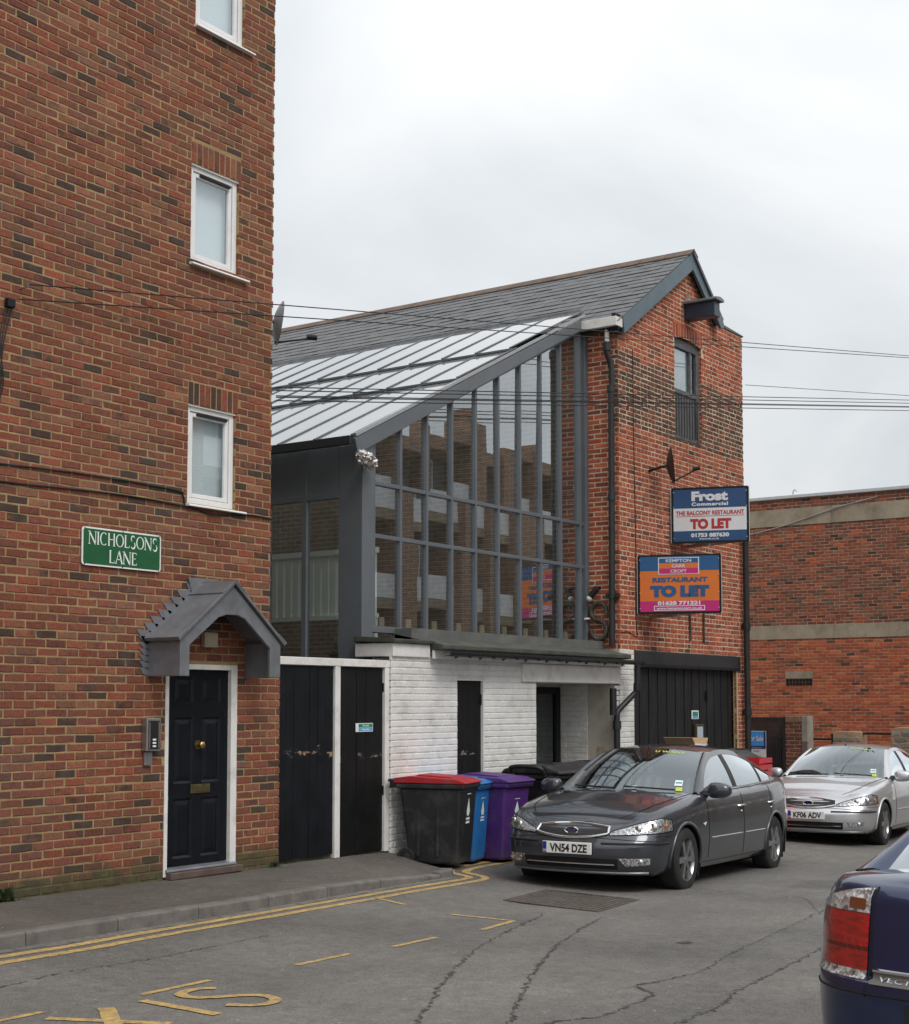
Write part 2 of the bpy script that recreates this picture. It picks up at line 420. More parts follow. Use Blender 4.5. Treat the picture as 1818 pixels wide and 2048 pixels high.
def courses(spans, z0, z1, ch=.075, L=.214, j=.0112, bond='stretcher', tone=None, seed=1, x0=0.):
    """bricks in courses; spans(za, zb) -> the intervals of wall there"""
    r = random.Random(seed); out = []; row = 0; z = z0
    while z < z1 - .02:
        hd = bond == 'english' and row % 2
        l = (.1025 if hd else L); step = l + j
        ph = x0 + (row % 2) * (step / 2 if bond == 'stretcher' else .056) + r.uniform(-.012, .012)
        wob = r.uniform(-.0015, .0015)
        for a, b in spans(z, z + ch):
            k = math.floor((a - ph) / step)
            while ph + k * step < b:
                s, e = max(a, ph + k * step + r.uniform(-.003, .003)), min(b, ph + k * step + l + r.uniform(-.003, .003))
                if e - s > .028:
                    out.append((s, e, z + j / 2 + wob, z + ch - j / 2 + wob, tone(r, (s + e) / 2, z)))
                k += 1
        z += ch; row += 1
    return out

def minus(spans, holes):
    """cut holes (u0,u1,z0,z1) out of the intervals of one course"""
    def f(za, zb):
        iv = list(spans(za, zb)); zm = (za + zb) / 2
        for (a, b, c, d) in holes:
            if c < zm < d:
                nv = []
                for s, e in iv:
                    if b <= s or a >= e: nv.append((s, e)); continue
                    if a > s: nv.append((s, a))
                    if b < e: nv.append((b, e))
                iv = nv
        return iv
    return f

def pal(cols, wts, scorch=(0., .0)):
    """random brick tone; the fourth number is how far the brick is burnt"""
    def f(r, u=0, z=0):
        c = r.choices(cols, wts)[0]; k = r.uniform(.78, 1.18); h = r.uniform(-.06, .06)
        v = r.random(); sc = r.uniform(.55, .95) if v < scorch[0] else (r.uniform(.25, .5) if v < scorch[0] + scorch[1] else 0.)
        return (max(.005, c[0] * k * (1 + h)), max(.004, c[1] * k), max(.003, c[2] * k * (1 - h)), sc)
    return f
tone_left = pal([(.228, .069, .042), (.195, .061, .039), (.215, .084, .049), (.168, .057, .039), (.25, .103, .062)], [32, 26, 18, 14, 6], (.085, .26))

# ================================================================ left-hand brick building
flats = thing('apartment_building', 'tall red-brown brick building with three white windows and a black front door', 'building', (8, FY, .1))
WIN = [(9.972, 10.632, 3.69, 4.648), (9.975, 10.645, 6.045, 7.022), (10.005, 10.70, 8.425, 9.40)]
DOOR = (9.722, 10.692, .05, 2.145)
def left_span(za, zb): return [(4.6, 11.325 if zb < 2.26 else 11.168)]
holes = [(a, b, c, d) for a, b, c, d in WIN] + [DOOR] + [(a - .005, b + .03, d, d + .225) for a, b, c, d in WIN]
outline = [(4.6, -.2), (11.312, -.2), (11.312, 2.255), (11.156, 2.255), (11.156, 10.6), (4.6, 10.6)]
wl = MB().plate(outline, [[(a, c), (b, c), (b, d), (a, d)] for a, b, c, d in WIN + [DOOR]], f=lambda x, z: (x, FY + .0045, z))
for a, b, c, d in WIN + [DOOR]:                                     # reveals
    for p, q in (((a, c), (a, d)), ((a, d), (b, d)), ((b, d), (b, c)), ((b, c), (a, c))):
        wl.quad((p[0], FY + .0045, p[1]), (q[0], FY + .0045, q[1]), (q[0], FY + .16, q[1]), (p[0], FY + .16, p[1]))
wl.quad((11.156, FY + .0045, 2.255), (11.156, FY + .0045, 10.6), (11.156, FY + .3, 10.6), (11.156, FY + .3, 2.255))
wl.quad((11.312, FY + .0045, -.2), (11.312, FY + .0045, 2.255), (11.312, FY + .25, 2.255), (11.312, FY + .25, -.2))
wl.quad((11.156, FY + .0045, 2.255), (11.312, FY + .0045, 2.255), (11.312, FY + .25, 2.255), (11.156, FY + .25, 2.255))
wl.keep = True
wall = wl.build('wall', m_mortar, flats)
bl = courses(minus(left_span, holes), .0, 10.55, tone=tone_left, seed=3)
for a, b, c, d in WIN:                                              # soldier course over each window
    n = 9; step = (b + .03 - a + .005) / n
    for i in range(n):
        s = a - .005 + i * step; bl.append((s + .006, s + step - .006, d + .006, d + .218, tone_left(rng)))
lay(wall, (0, FY), (1, 0), bl, m_brick)
MB().box(-9, 4.6, FY, FY + .25, -.4, 10.6).build('wall_beyond', m_redwork, flats)
sd = MB().box(10.9, 11.15, FY + .3, 20, -.4, 10.6).build('side_wall', m_tanwall, flats)
MB().box(-9, 11.1, FY + .2, 20, 10.6, 10.9).build('roof', m_lead, flats)

def flat_window(a, b, c, d, blind):
    fr = MB(); t = .058; y0, y1 = FY + .035, FY + .095
    for bx in ((a, a + t, c, d), (b - t, b, c, d), (a + t, b - t, d - t, d), (a + t, b - t, c, c + t)):
        fr.box(bx[0], bx[1], y0, y1, bx[2], bx[3])
    win = fr.build('window', m_upvc, flats, bevel=.006)
    s = MB(); i = t + .006; k = .042
    for bx in ((a + i, a + i + k, c + i, d - i), (b - i - k, b - i, c + i, d - i), (a + i + k, b - i - k, d - i - k, d - i), (a + i + k, b - i - k, c + i, c + i + k)):
        s.box(bx[0], bx[1], y0 + .012, y1 - .01, bx[2], bx[3])
    s.build('sash', m_upvc, win, bevel=.005)
    e = i + k
    MB().quad((a + e, y0 + .035, c + e), (b - e, y0 + .035, c + e), (b - e, y0 + .035, d - e), (a + e, y0 + .035, d - e)).build('pane', m_glass, win)
    MB().box(a + .15, b - .10, y0 - .012, y0 + .011, d - i - .028, d - i - .006).build('trickle_vent', m_dark, win)
    MB().prism([(FY - .055, c - .036), (FY + .04, c - .036), (FY + .04, c + .002), (FY - .052, c - .018)], a - .02, b + .115, 'x').build('sill', m_upvc, win, bevel=.004)
    MB().box(a - .004, b + .004, FY + .01, FY + .034, d - .012, d + .004).build('head_flashing', m_upvc, win)
    rm = MB(); ro = (a - .25, b + .25, FY + .17, FY + 1.6, c - .3, d + .25)
    x0, x1, yy0, yy1, z0, z1 = ro
    rm.quad((x0, yy1, z0), (x1, yy1, z0), (x1, yy1, z1), (x0, yy1, z1)); rm.quad((x0, yy0, z0), (x0, yy1, z0), (x0, yy1, z1), (x0, yy0, z1))
    rm.quad((x1, yy0, z0), (x1, yy1, z0), (x1, yy1, z1), (x1, yy0, z1)); rm.quad((x0, yy0, z1), (x1, yy0, z1), (x1, yy1, z1), (x0, yy1, z1))
    rm.quad((x0, yy0, z0), (x1, yy0, z0), (x1, yy1, z0), (x0, yy1, z0)); rm.build('room', m_room, win)
    bm_ = MB()
    for q in range(14):                                             # gently rippled net curtain
        xa = a + .05 + (b - a - .1) * q / 14; xb = a + .05 + (b - a - .1) * (q + 1) / 14
        bm_.quad((xa, y1 + .05 + .012 * (q % 2), c + .03), (xb, y1 + .05 + .012 * ((q + 1) % 2), c + .03), (xb, y1 + .05 + .012 * ((q + 1) % 2), d - blind), (xa, y1 + .05 + .012 * (q % 2), d - blind))
    bm_.build('net_curtain', m_blind, win, smooth=80)
for i, wv in enumerate(WIN): flat_window(*wv, blind=(.05, .04, .04)[i])

# front door
a, b, c, d = 9.722, 10.692, .235, 2.145
df = MB(); df.box(a, a + .045, FY - .004, FY + .1, .16, d); df.box(b - .088, b - .003, FY - .003, FY + .1, .16, d); df.box(a + .045, b - .088, FY - .002, FY + .1, d - .05, d)
dfo = df.build('door_frame', m_white, flats, bevel=.004)
x0, x1, dz0, dz1 = a + .048, b - .09, .245, d - .052
dm = (x0 + x1) / 2; st = .105; mu = .06
rows = [(.315, .875), (1.015, 1.64), (1.775, 2.02)]
pan = [(x0 + st, dm - mu, r0, r1) for r0, r1 in rows] + [(dm + mu, x1 - st, r0, r1) for r0, r1 in rows]
dr = MB().plate([(x0, dz0), (x1, dz0), (x1, dz1), (x0, dz1)], [[(p[0], p[2]), (p[1], p[2]), (p[1], p[3]), (p[0], p[3])] for p in pan], f=lambda x, z: (x, FY + .04, z))
dr.keep = True
door = dr.build('door', m_blackdoor, flats)
for p in pan:
    q = MB(); i = .022
    o4 = [(p[0], FY + .04, p[2]), (p[1], FY + .04, p[2]), (p[1], FY + .04, p[3]), (p[0], FY + .04, p[3])]
    i4 = [(p[0] + i, FY + .058, p[2] + i), (p[1] - i, FY + .058, p[2] + i), (p[1] - i, FY + .058, p[3] - i), (p[0] + i, FY + .058, p[3] - i)]
    k = 2 * i + .02
    c4 = [(p[0] + k, FY + .046, p[2] + k), (p[1] - k, FY + .046, p[2] + k), (p[1] - k, FY + .046, p[3] - k), (p[0] + k, FY + .046, p[3] - k)]
    q.add(o4 + i4 + c4, [(j, (j + 1) % 4, 4 + (j + 1) % 4, 4 + j) for j in range(4)] + [(4 + j, 4 + (j + 1) % 4, 8 + (j + 1) % 4, 8 + j) for j in range(4)] + [(8, 9, 10, 11)])
    q.build('door_panel', m_blackdoor, door)
kn = MB().lathe([(.0, .0), (.012, -.002), (.014, .03), (.034, .045), (.037, .062), (.028, .076), (0, .08)], n=18)
kn.v = [(dm + v[0], FY + .035 - v[2] + .0, 1.375 + v[1]) for v in kn.v]
kn.build('door_knob', m_brass, door, smooth=50)
MB().lathe([(.0, -.004), (.045, -.004), (.045, .004), (0, .004)], c=(dm, FY + .037, 1.375), axis='y', n=18).build('knob_plate', m_brass_dull, door)
lb = MB().box(dm - .09, dm + .17, FY + .028, FY + .041, .915, 1.0); lbo = lb.build('letter_box', m_brass_dull, door, bevel=.004)
MB().box(dm - .065, dm + .145, FY + .022, FY + .03, .932, .982).build('flap', m_brass_dull, lbo, bevel=.003)
MB().box(x0 + .006, x0 + .034, FY + .03, FY + .041, .865, .905).build('lock', m_steel, door)
MB().prism([(FY - .035, .205), (FY + .1, .205), (FY + .1, .25), (FY - .03, .225)], a + .02, b - .02, 'x').build('threshold', m_greysill, flats, bevel=.004)
MB().box(a + .03, b + .03, FY - .075, FY + .05, .135, .2).build('door_step', m_step, flats, bevel=.008)

# porch hood in lead
porch = thing('porch_canopy', 'grey lead-clad pitched hood over the black front door', 'canopy', (10.17, FY, 2.03))
PX = [(9.49, 2.02), (9.49, 2.355), (10.178, 2.885), (10.85, 2.35), (10.85, 2.02)]          # outline seen from the front
PI_ = [(10.70, 2.02), (10.70, 2.305), (10.345, 2.575), (10.25, 2.605), (10.09, 2.605), (9.985, 2.575), (9.61, 2.305), (9.61, 2.02)]
yf = FY - .42
MB().prism(PX + PI_, yf, yf + .035, 'y').build('fascia', m_lead, porch, bevel=.006)
for (p, q) in (((9.50, 2.02), (9.50, 2.36)), ((10.84, 2.02), (10.84, 2.36))):
    body = MB().box(p[0] - .006, p[0] + .05 * (1 if p[0] < 10 else -1), yf + .03, FY, p[1], q[1]); body.build('cheek', m_lead, porch, bevel=.006)
for sgn, e, ap in ((-1, (9.455, 2.34), (10.178, 2.90)), (1, (10.885, 2.335), (10.178, 2.90))):
    d_ = Vector((ap[0] - e[0], ap[1] - e[1])).normalized(); n_ = Vector((-d_.y, d_.x)) * (1 if sgn < 0 else -1)
    poly = [e, ap, (ap[0] + n_.x * .02, ap[1] + n_.y * .02 + .01), (e[0] + n_.x * .028, e[1] + n_.y * .028)]
    rs = MB().prism(poly, yf - .03, FY, 'y').build('roof_slope', m_lead, porch, bevel=.005)
    for t0, t1 in ((.0, .16), (.78, 1.)):                            # lapped lead sheets
        A = Vector(e) + (Vector(ap) - Vector(e)) * t0; B = Vector(e) + (Vector(ap) - Vector(e)) * t1
        MB().prism([(A.x + n_.x * .024, A.y + n_.y * .024), (B.x + n_.x * .020, B.y + n_.y * .020), (B.x + n_.x * .033, B.y + n_.y * .033), (A.x + n_.x * .040, A.y + n_.y * .040)], yf - .034, FY - .002, 'y').build('lead_lap', m_lead, porch, bevel=.003)
MB().tube([(10.178, yf - .034, 2.915), (10.178, FY - .002, 2.93)], .016, 8).build('ridge_roll', m_lead, porch)
MB().prism([(9.44, 2.33), (9.38, 2.40), (9.50, 2.46), (10.02, 2.88), (10.12, 2.86)], FY - .0065, FY - .0045, 'y').build('flashing_apron', m_lead, porch)
for i in range(8):                                                  # stepped flashing up the slope
    t = i / 7.4; x = 9.45 + t * .62 + rng.uniform(-.012, .012); z = 2.35 + t * .49; e_ = rng.uniform(-.02, .03)
    MB().prism([(x - .09 + e_, z + .10), (x + .06, z + .094), (x + .16, z + .06), (x + .10, z - .02), (x + .0, z - .03)], FY - .007, FY - .004, 'y').build('flashing', m_lead, porch)
MB().prism([(9.98, 2.97), (10.40, 2.975), (10.30, 2.90), (10.2, 2.905), (10.10, 2.86), (10.05, 2.80)], FY - .016, FY - .006, 'y').build('flashing', m_lead, porch)
for i in range(6):
    z = 2.04 + i * .058
    MB().prism([(9.365 + .012 * (5 - i) * .4, z + .06), (9.50, z + .06), (9.50, z - .012), (9.43 + .004 * i, z)], FY - .007, FY - .004, 'y').build('flashing', m_lead, porch)
for i in range(6):
    t = i / 6; x = 10.87 - t * .55; z = 2.40 + t * .45
    MB().prism([(x + .06, z + .03), (x - .06, z + .035), (x - .08, z - .01), (x - .02, z - .06)], FY - .007, FY - .004, 'y').build('flashing', m_lead, porch)
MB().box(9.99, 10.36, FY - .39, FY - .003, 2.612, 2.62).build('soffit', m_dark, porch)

pl = thing('porch_light', 'small square fawn wall box above the black door inside the hood', 'wall lamp', (10.26, FY, 2.31))
MB().box(10.17, 10.35, FY - .065, FY - .002, 2.31, 2.455).build('lamp_body', m_fawn, pl, bevel=.01)
MB().box(10.185, 10.335, FY - .072, FY - .064, 2.325, 2.44).build('cover', m_fawn, pl, bevel=.005)

ic = thing('door_entry_panel', 'grey metal door entry panel with buttons beside the black front door', 'intercom', (9.52, FY, 1.2))
MB().box(9.425, 9.60, FY - .075, FY - .002, 1.335, 1.635).build('hood', m_steel, ic, bevel=.006)
MB().box(9.445, 9.585, FY - .0765, FY - .074, 1.352, 1.612).build('face_plate', M_plain('dark bronze panel', (.05, .046, .042), .3, metal=.6), ic)
for xx in (9.458, 9.572): MB().box(xx - .005, xx + .005, FY - .0785, FY - .076, 1.36, 1.60).build('trim_strip', m_alu, ic)
for k in range(3): MB().box(9.495, 9.535, FY - .081, FY - .076, 1.372 + k * .03, 1.388 + k * .03).build('button', m_letter, ic)
MB().box(9.445, 9.54, FY - .03, FY - .002, 1.205, 1.325).build('lower_plate', m_steel, ic, bevel=.004)

# street name plate with flared serif capitals
sg = thing('street_name_sign', 'green street name plate with white lettering on the brick wall', 'sign', (9.145, FY, 3.0))
def rrect(x0, x1, z0, z1, r, n=5):
    out = []
    for cx, cz, a0 in ((x1 - r, z1 - r, 0), (x0 + r, z1 - r, 90), (x0 + r, z0 + r, 180), (x1 - r, z0 + r, 270)):
        out += [(cx + r * math.cos(R(a0 + 90 * k / n)), cz + r * math.sin(R(a0 + 90 * k / n))) for k in range(n + 1)]
    return out
SX0, SX1, SZ0, SZ1 = 8.672, 9.616, 2.992, 3.334
MB().prism(rrect(SX0, SX1, SZ0, SZ1, .03), FY - .022, FY - .012, 'y').build('plate', m_letter, sg)
MB().prism(rrect(SX0 + .014, SX1 - .014, SZ0 + .014, SZ1 - .014, .022), FY - .0235, FY - .0215, 'y').build('enamel_face', m_green, sg)
SER = {'N': [('s', .1, 0, .1, 1, .07), ('s', .08, 1, .82, 0, .15), ('s', .82, 0, .82, 1, .07), ('f', .1, 0), ('f', .82, 1), ('f', .06, 1)],
       'I': [('s', .14, 0, .14, 1, .15), ('f', .14, 0), ('f', .14, 1)],
       'H': [('s', .14, 0, .14, 1, .15), ('s', .76, 0, .76, 1, .15), ('s', .14, .52, .76, .52, .06), ('f', .14, 0), ('f', .14, 1), ('f', .76, 0), ('f', .76, 1)],
       'L': [('s', .14, 0, .14, 1, .15), ('s', .14, .03, .62, .03, .06), ('s', .6, 0, .63, .2, .05), ('f', .14, 0), ('f', .14, 1)],
       'A': [('s', .06, 0, .42, 1.02, .07), ('s', .42, 1.02, .78, 0, .15), ('s', .2, .34, .64, .34, .06), ('f', .06, 0), ('f', .78, 0)],
       'E': [('s', .14, 0, .14, 1, .15), ('s', .14, .03, .62, .03, .06), ('s', .14, .97, .6, .97, .06), ('s', .14, .52, .5, .52, .06), ('s', .6, 0, .63, .18, .05), ('s', .58, .84, .58, 1, .05), ('f', .14, 0), ('f', .14, 1)],
       'C': [('a', .5, .5, .40, .48, 48, 312, .14, .05)], 'O': [('a', .5, .5, .42, .48, 0, 360, .14, .05)],
       'S': [('a', .34, .75, .22, .24, 30, 235, .12, .06), ('a', .34, .26, .25, .26, 55, -150, .14, .06)]}
ADV = {'N': .98, 'I': .32, 'H': .95, 'L': .72, 'A': .88, 'E': .78, 'C': .95, 'O': 1.04, 'S': .72}
def serif_text(mb, word, x, z, size, y, sx=1.):
    for ch in word:
        for st_ in SER[ch]:
            if st_[0] == 's':
                _, xa, za, xb, zb, wd = st_
                mb.beam((x + xa * size * sx, y, z + za * size), (x + xb * size * sx, y, z + zb * size), .0016, wd * size, up=(0, 1, 0)) if False else None
                d_ = Vector((xb - xa, zb - za)).normalized(); n_ = Vector((-d_.y, d_.x)) * wd / 2
                q = [(xa + n_.x, za + n_.y), (xb + n_.x, zb + n_.y), (xb - n_.x, zb - n_.y), (xa - n_.x, za - n_.y)]
                mb.add([(x + p_[0] * size * sx, y, z + p_[1] * size) for p_ in q], [(0, 1, 2, 3)])
            elif st_[0] == 'f':
                _, xa, za = st_; hgt = .05 if za < .5 else -.05
                mb.add([(x + p_[0] * size * sx, y - .0002, z + p_[1] * size) for p_ in ((xa - .14, za), (xa + .14, za), (xa + .08, za + hgt), (xa - .08, za + hgt))], [(0, 1, 2, 3)])
            else:
                _, cx, cz, rx, rz, a0, a1, tk, tn = st_; n = 22; vs = []
                for k in range(n + 1):
                    t = R(a0 + (a1 - a0) * k / n); wd = tn + (tk - tn) * abs(math.cos(t)) ** 1.5
                    if word and ch == 'S': wd = tn + (tk - tn) * abs(math.sin(math.pi * k / n)) ** 1.2
                    for s in (1, -1): vs.append((x + (cx + (rx + s * wd / 2) * math.cos(t)) * size * sx, y, z + (cz + (rz + s * wd / 2) * math.sin(t)) * size))
                mb.add(vs, [(2 * k, 2 * k + 2, 2 * k + 3, 2 * k + 1) for k in range(n)])
        x += ADV[ch] * size * sx
    return x
lt = MB(); wN = sum(ADV[q] for q in 'NICHOLSONS'); sz = .115
serif_text(lt, 'NICHOLSONS', 9.146 - wN * sz * .86 / 2 + .012, 3.183, sz, FY - .0255, .86)
wL = sum(ADV[q] for q in 'LANE'); serif_text(lt, 'LANE', 9.146 - wL * sz * .90 / 2 + .01, 3.03, sz, FY - .0255, .90)
lt.build('lettering', m_letter, sg)
for xx in (8.70, 9.145, 9.59):
    for zz in (SZ0 + .01, SZ1 - .01): MB().ball((xx, FY - .024, zz), .006, 6, 4).build('fixing_screw', m_dark, sg)

# cables clipped to the wall
def cable(name, pts, r, label, mat=None, n=8, grp=None):
    o = MB().tube(smoothpath(pts, n), r, 6).build(name, mat or m_cable, smooth=60)
    return tag(o, label, 'cable', grp)
yc = FY - .013
cable('wall_cable', [(4.7, yc, 3.66), (6.2, yc, 3.70), (7.8, yc, 3.77), (8.9, yc, 3.80), (9.8, yc, 3.785), (9.9, yc, 3.75), (9.925, yc, 3.66)], .008, 'upper black cable running along the brick wall to the lowest window')
cable('wall_cable', [(4.7, yc, 3.53), (6.2, yc, 3.58), (7.8, yc, 3.62), (8.9, yc, 3.66), (9.94, yc, 3.65), (10.3, yc, 3.61), (10.8, yc, 3.655), (11.16, yc, 3.654)], .009, 'lower black cable running under the lowest white window')
jb = thing('cable_box', 'small black cable junction box at the left edge of the brick wall', 'junction box', (7.85, FY, 5.05))
MB().box(7.80, 7.88, FY - .06, FY - .004, 5.10, 5.18).build('box', m_black, jb, bevel=.01)
MB().tube([(7.97, FY - .004, 5.30), (7.97, FY - .09, 5.30), (7.97, FY - .10, 5.33)], .008, 6).build('hook', m_steel, jb)
for k in range(3):
    MB().tube(smoothpath([(7.80 + .03 * k, FY - .03, 5.09), (7.74 + .02 * k, FY - .04, 4.8), (7.79 - .02 * k, FY - .03, 4.45), (7.72, FY - .02, 4.2 + .05 * k)], 8), .006, 5).build('drop_wire', m_cable, jb, smooth=60)

# dish on the far side of the corner
m_dish = M_plain('grey dish enamel', (.32, .33, .34), .5, var=.08)
def dish(name, loc, face, label, r=.3, tilt=25, mount=None):
    t = thing(name, label, 'satellite dish', loc); f = Vector(face).normalized()
    a = Vector((0, 0, 1)).cross(f).normalized(); b = f.cross(a)
    mb = MB(); n, k = 28, 7; rows = []
    for back in (0, 1):
        rw = []
        for i in range(k + 1):
            q = r * i / k; h = .30 * q * q / r
            rw.append([Vector(loc) + (a * .88 * math.cos(2 * math.pi * j / n) + b * math.sin(2 * math.pi * j / n)) * q + f * (h - .006 * back) for j in range(n + 1)])
        mb.grid(rw)
    mb.build('reflector', m_dish, t, smooth=50)
    p0 = Vector(loc) - b * r * .9 + f * .04; p1 = Vector(loc) + f * .42 - b * .10
    MB().tube([p0, p1], .011, 6).build('feed_arm', m_black, t)
    MB().tube([p1 - f * .05 + b * .01, p1 + f * .06 + b * .02], .03, 10).build('feed_horn', m_black, t)
    if mount: MB().tube([Vector(loc) - f * .01, Vector(loc) - f * .08, mount], .02, 6).build('bracket', m_black, t)
    return t
dish('satellite_dish', (11.45, 10.30, 5.80), (.75, -.62, -.12), 'grey satellite dish poking out behind the tall building corner', .24, mount=(11.17, 10.6, 5.75))

# weeds at the foot of the wall
m_weed = M_plain('weed leaf', (.045, .07, .025), .6, var=.35, scale=12)
for k, (wx, wn, wh_, lab) in enumerate(((7.93, 34, .24, 'clump of dark green weeds at the foot of the brick wall, left edge'), (11.20, 14, .09, 'tiny weed tuft in the corner by the black gate'))):
    wd_ = thing('weed', lab, 'plant', (wx, FY - .03, .13), group='weeds along the wall'); rr_ = random.Random(60 + k)
    for q in range(wn):
        a_ = rr_.uniform(math.pi, 2 * math.pi); el = rr_.uniform(.5, 1.45); ln = rr_.uniform(.4, 1.) * wh_; d_ = Vector((math.cos(a_) * math.cos(el), math.sin(a_) * math.cos(el) * .6, math.sin(el)))
        sd_ = Vector((-math.sin(a_), math.cos(a_), 0)); p0 = Vector((wx + rr_.uniform(-.07, .07), FY - .02 - rr_.uniform(0, .03), .125)); pts = [p0 + d_ * ln * t - Vector((0, 0, .25 * t * t * ln)) for t in (0, .4, .75, 1.)]
        MB().grid([[p_ - sd_ * w2, p_ + sd_ * w2] for p_, w2 in zip(pts, (.004, .018, .014, .001))]).build('leaf', m_weed, wd_)
# ================================================================ street
def M_asphalt(name, col, warm=.0, joint=False):
    m, t, N_, L_, b = node_mat(name); vec = coords(t, 'world')
    c = ramp(t, noise(t, vec, .9, 8, .65), [(.3, tuple(x * .78 for x in col)), (.55, col), (.75, tuple(x * 1.18 for x in col))])
    c = mixc(t, 1., c, ramp(t, noise(t, vec, 9, 6, .7), [(.3, .78), (.7, 1.16)]), 'MULTIPLY')
    v = N_.new('ShaderNodeTexVoronoi'); v.inputs['Scale'].default_value = 115; L_.new(vec, v.inputs['Vector'])
    c = mixc(t, 1., c, ramp(t, v.outputs['Color'], [(.0, .55), (.5, 1.), (.97, 1.25), (1., 2.6)]), 'MULTIPLY')
    v2 = N_.new('ShaderNodeTexVoronoi'); v2.inputs['Scale'].default_value = 5.5; L_.new(vec, v2.inputs['Vector'])
    c = mixc(t, ramp(t, v2.outputs['Distance'], [(.035, .8), (.06, 0.)]), c, (.42, .40, .36))        # pale chewing gum and chips
    c = mixc(t, 1., c, ramp(t, noise(t, vec, .28, 3, .5), [(.35, .80), (.5, 1.), (.65, 1.12)]), 'MULTIPLY')
    c = mixc(t, mth(t, 'MULTIPLY', ramp(t, noise(t, vec, 1.7, 9, .75), [(.58, 0.), (.7, 1.)]), .45), c, tuple(x * .45 for x in col))
    st = ramp(t, noise(t, vec, .55, 8, .62), [(.60, 0.), (.72, .5)]); c = mixc(t, st, c, tuple(x * .42 for x in col))      # old oil
    v3 = N_.new('ShaderNodeTexVoronoi'); v3.inputs['Scale'].default_value = 2.3; L_.new(vec, v3.inputs['Vector']); c = mixc(t, ramp(t, v3.outputs['Distance'], [(.03, .7), (.055, 0.)]), c, tuple(x * .4 for x in col))
    L_.new(c, b.inputs['Base Color']); b.inputs['Roughness'].default_value = .82; b.inputs['Specular IOR Level'].default_value = .35
    bump(t, b, noise(t, vec, 130, 5, .7), .8, .006)
    return m
m_road = M_asphalt('worn asphalt', (.168, .158, .145))
m_pave = M_asphalt('footway asphalt', (.128, .112, .098))
m_kerb = M_plain('concrete kerb', (.16, .145, .13), .85, var=.2, scale=7, bmp=.6, bscale=70, dirt=(.06, .055, .05), dirt_amt=.6)
m_grit = M_plain('gutter grit', (.17, .155, .135), .95, var=.4, scale=18, bmp=1., bscale=80, dirt=(.07, .065, .06), dirt_amt=.8)
m_crack = M_plain('tar-dark crack', (.058, .054, .050), .9, var=.4, scale=30)
m_iron = M_plain('rusty iron cover', (.12, .10, .085), .7, metal=.3, var=.3, scale=14, bmp=.4)
def M_roadpaint(name, col):
    m, t, N_, L_, b = node_mat(name); vec = coords(t, 'world')
    wear = ramp(t, noise(t, vec, 22, 9, .8), [(.46, 0.), (.62, .92)])
    c = ramp(t, noise(t, vec, 4, 5), [(.3, tuple(x * .8 for x in col)), (.7, col)])
    c = mixc(t, ramp(t, noise(t, vec, 2.2, 6, .7), [(.45, 0.), (.7, .45)]), c, (.26, .19, .09)); L_.new(mixc(t, wear, c, (.15, .135, .11)), b.inputs['Base Color']); b.inputs['Roughness'].default_value = .75
    bump(t, b, noise(t, vec, 120, 5, .7), .5, .005); return m
m_yellow = M_roadpaint('yellow road paint', (.60, .395, .125))

xs = sorted(set([-150, -60, -20, -8] + list(np.arange(-4, 40, 2.)) + [50, 80, 150, 300])); ys = [-200, -60, -20, -8, -2, 2, 4, 6, 7.4, 8, 9, 10.05, 12, 16, 24, 40, 80, 200]
road = MB().grid([[(x, y, gz(x, min(y, 10.4))) for y in ys] for x in xs], flip=True).build('road', m_road); tag(road, kind='structure')

KY = [(-9, 8.30), (2, 8.40), (5, 8.47), (6.71, 8.535), (7.57, 8.59), (9.49, 8.69), (11.05, 8.86), (12.0, 8.93), (12.62, 8.955)]
def ky(x): return float(np.interp(x, [q[0] for q in KY], [q[1] for q in KY]))
def kz(x): return gz(x, ky(x)) + float(np.interp(x, [0, 11, 12.7], [.10, .10, .035]))
rows = []
for x in list(np.arange(-9, 12.6, .45)) + [12.62]:
    rows.append([(x, ky(x) + .12, kz(x)), (x, (ky(x) + FY) / 2 + .05, (kz(x) + .125) / 2 + .012), (x, FY + .06, float(np.interp(x, [-9, 6, 12.6], [.40, .16, .118])))])
rows.append([(12.9, 9.03, .0), (13.0, 9.5, .045), (13.24, FY + .06, .105)])
rows.append([(13.0, 9.05, -.045), (13.15, 9.5, -.01), (13.45, FY + .06, .05)])
pave = MB().grid(rows, flip=True).build('pavement', m_pave, smooth=60); tag(pave, kind='structure')
x = -8.6; r_ = random.Random(4)
while x < 12.55:                                                     # kerb stones
    ln = min(.915, 12.64 - x); x2 = x + ln - .008
    p = [(x, ky(x)), (x2, ky(x2))]; d_ = Vector((x2 - x, ky(x2) - ky(x), 0)).normalized(); n_ = Vector((-d_.y, d_.x, 0))
    prof = [(.0, -.12), (.004, kz(x) * 0 - .012), (.016, 0), (.125, .004), (.125, -.12)]
    mb = MB(); k = len(prof); dz = r_.uniform(-.004, .004)
    for (px, py) in p:
        zt = kz(px) + dz
        for (o, h) in prof: mb.v.append((px + n_.x * o, py + n_.y * o, (gz(px, py) - .05 if h < -.05 else zt + h)))
    mb.f = [(i, (i + 1) % k, (i + 1) % k + k, i + k) for i in range(k)] + [tuple(reversed(range(k))), tuple(range(k, 2 * k))]; mb.m = [0] * len(mb.f)
    mb.build('kerb_stone', m_kerb, pave, bevel=.008); x += ln
mb = MB().prism([(12.63, 8.95), (12.86, 8.985), (13.02, 9.07), (12.95, 9.2), (12.78, 9.11), (12.63, 9.075)], -.15, .012, 'z').build('kerb_stone', m_kerb, pave, bevel=.02)
MB().prism([(13.03, 9.08), (13.2, 9.5), (13.07, 9.56), (12.955, 9.21)], -.15, -.012, 'z').build('kerb_stone', m_kerb, pave, bevel=.02)

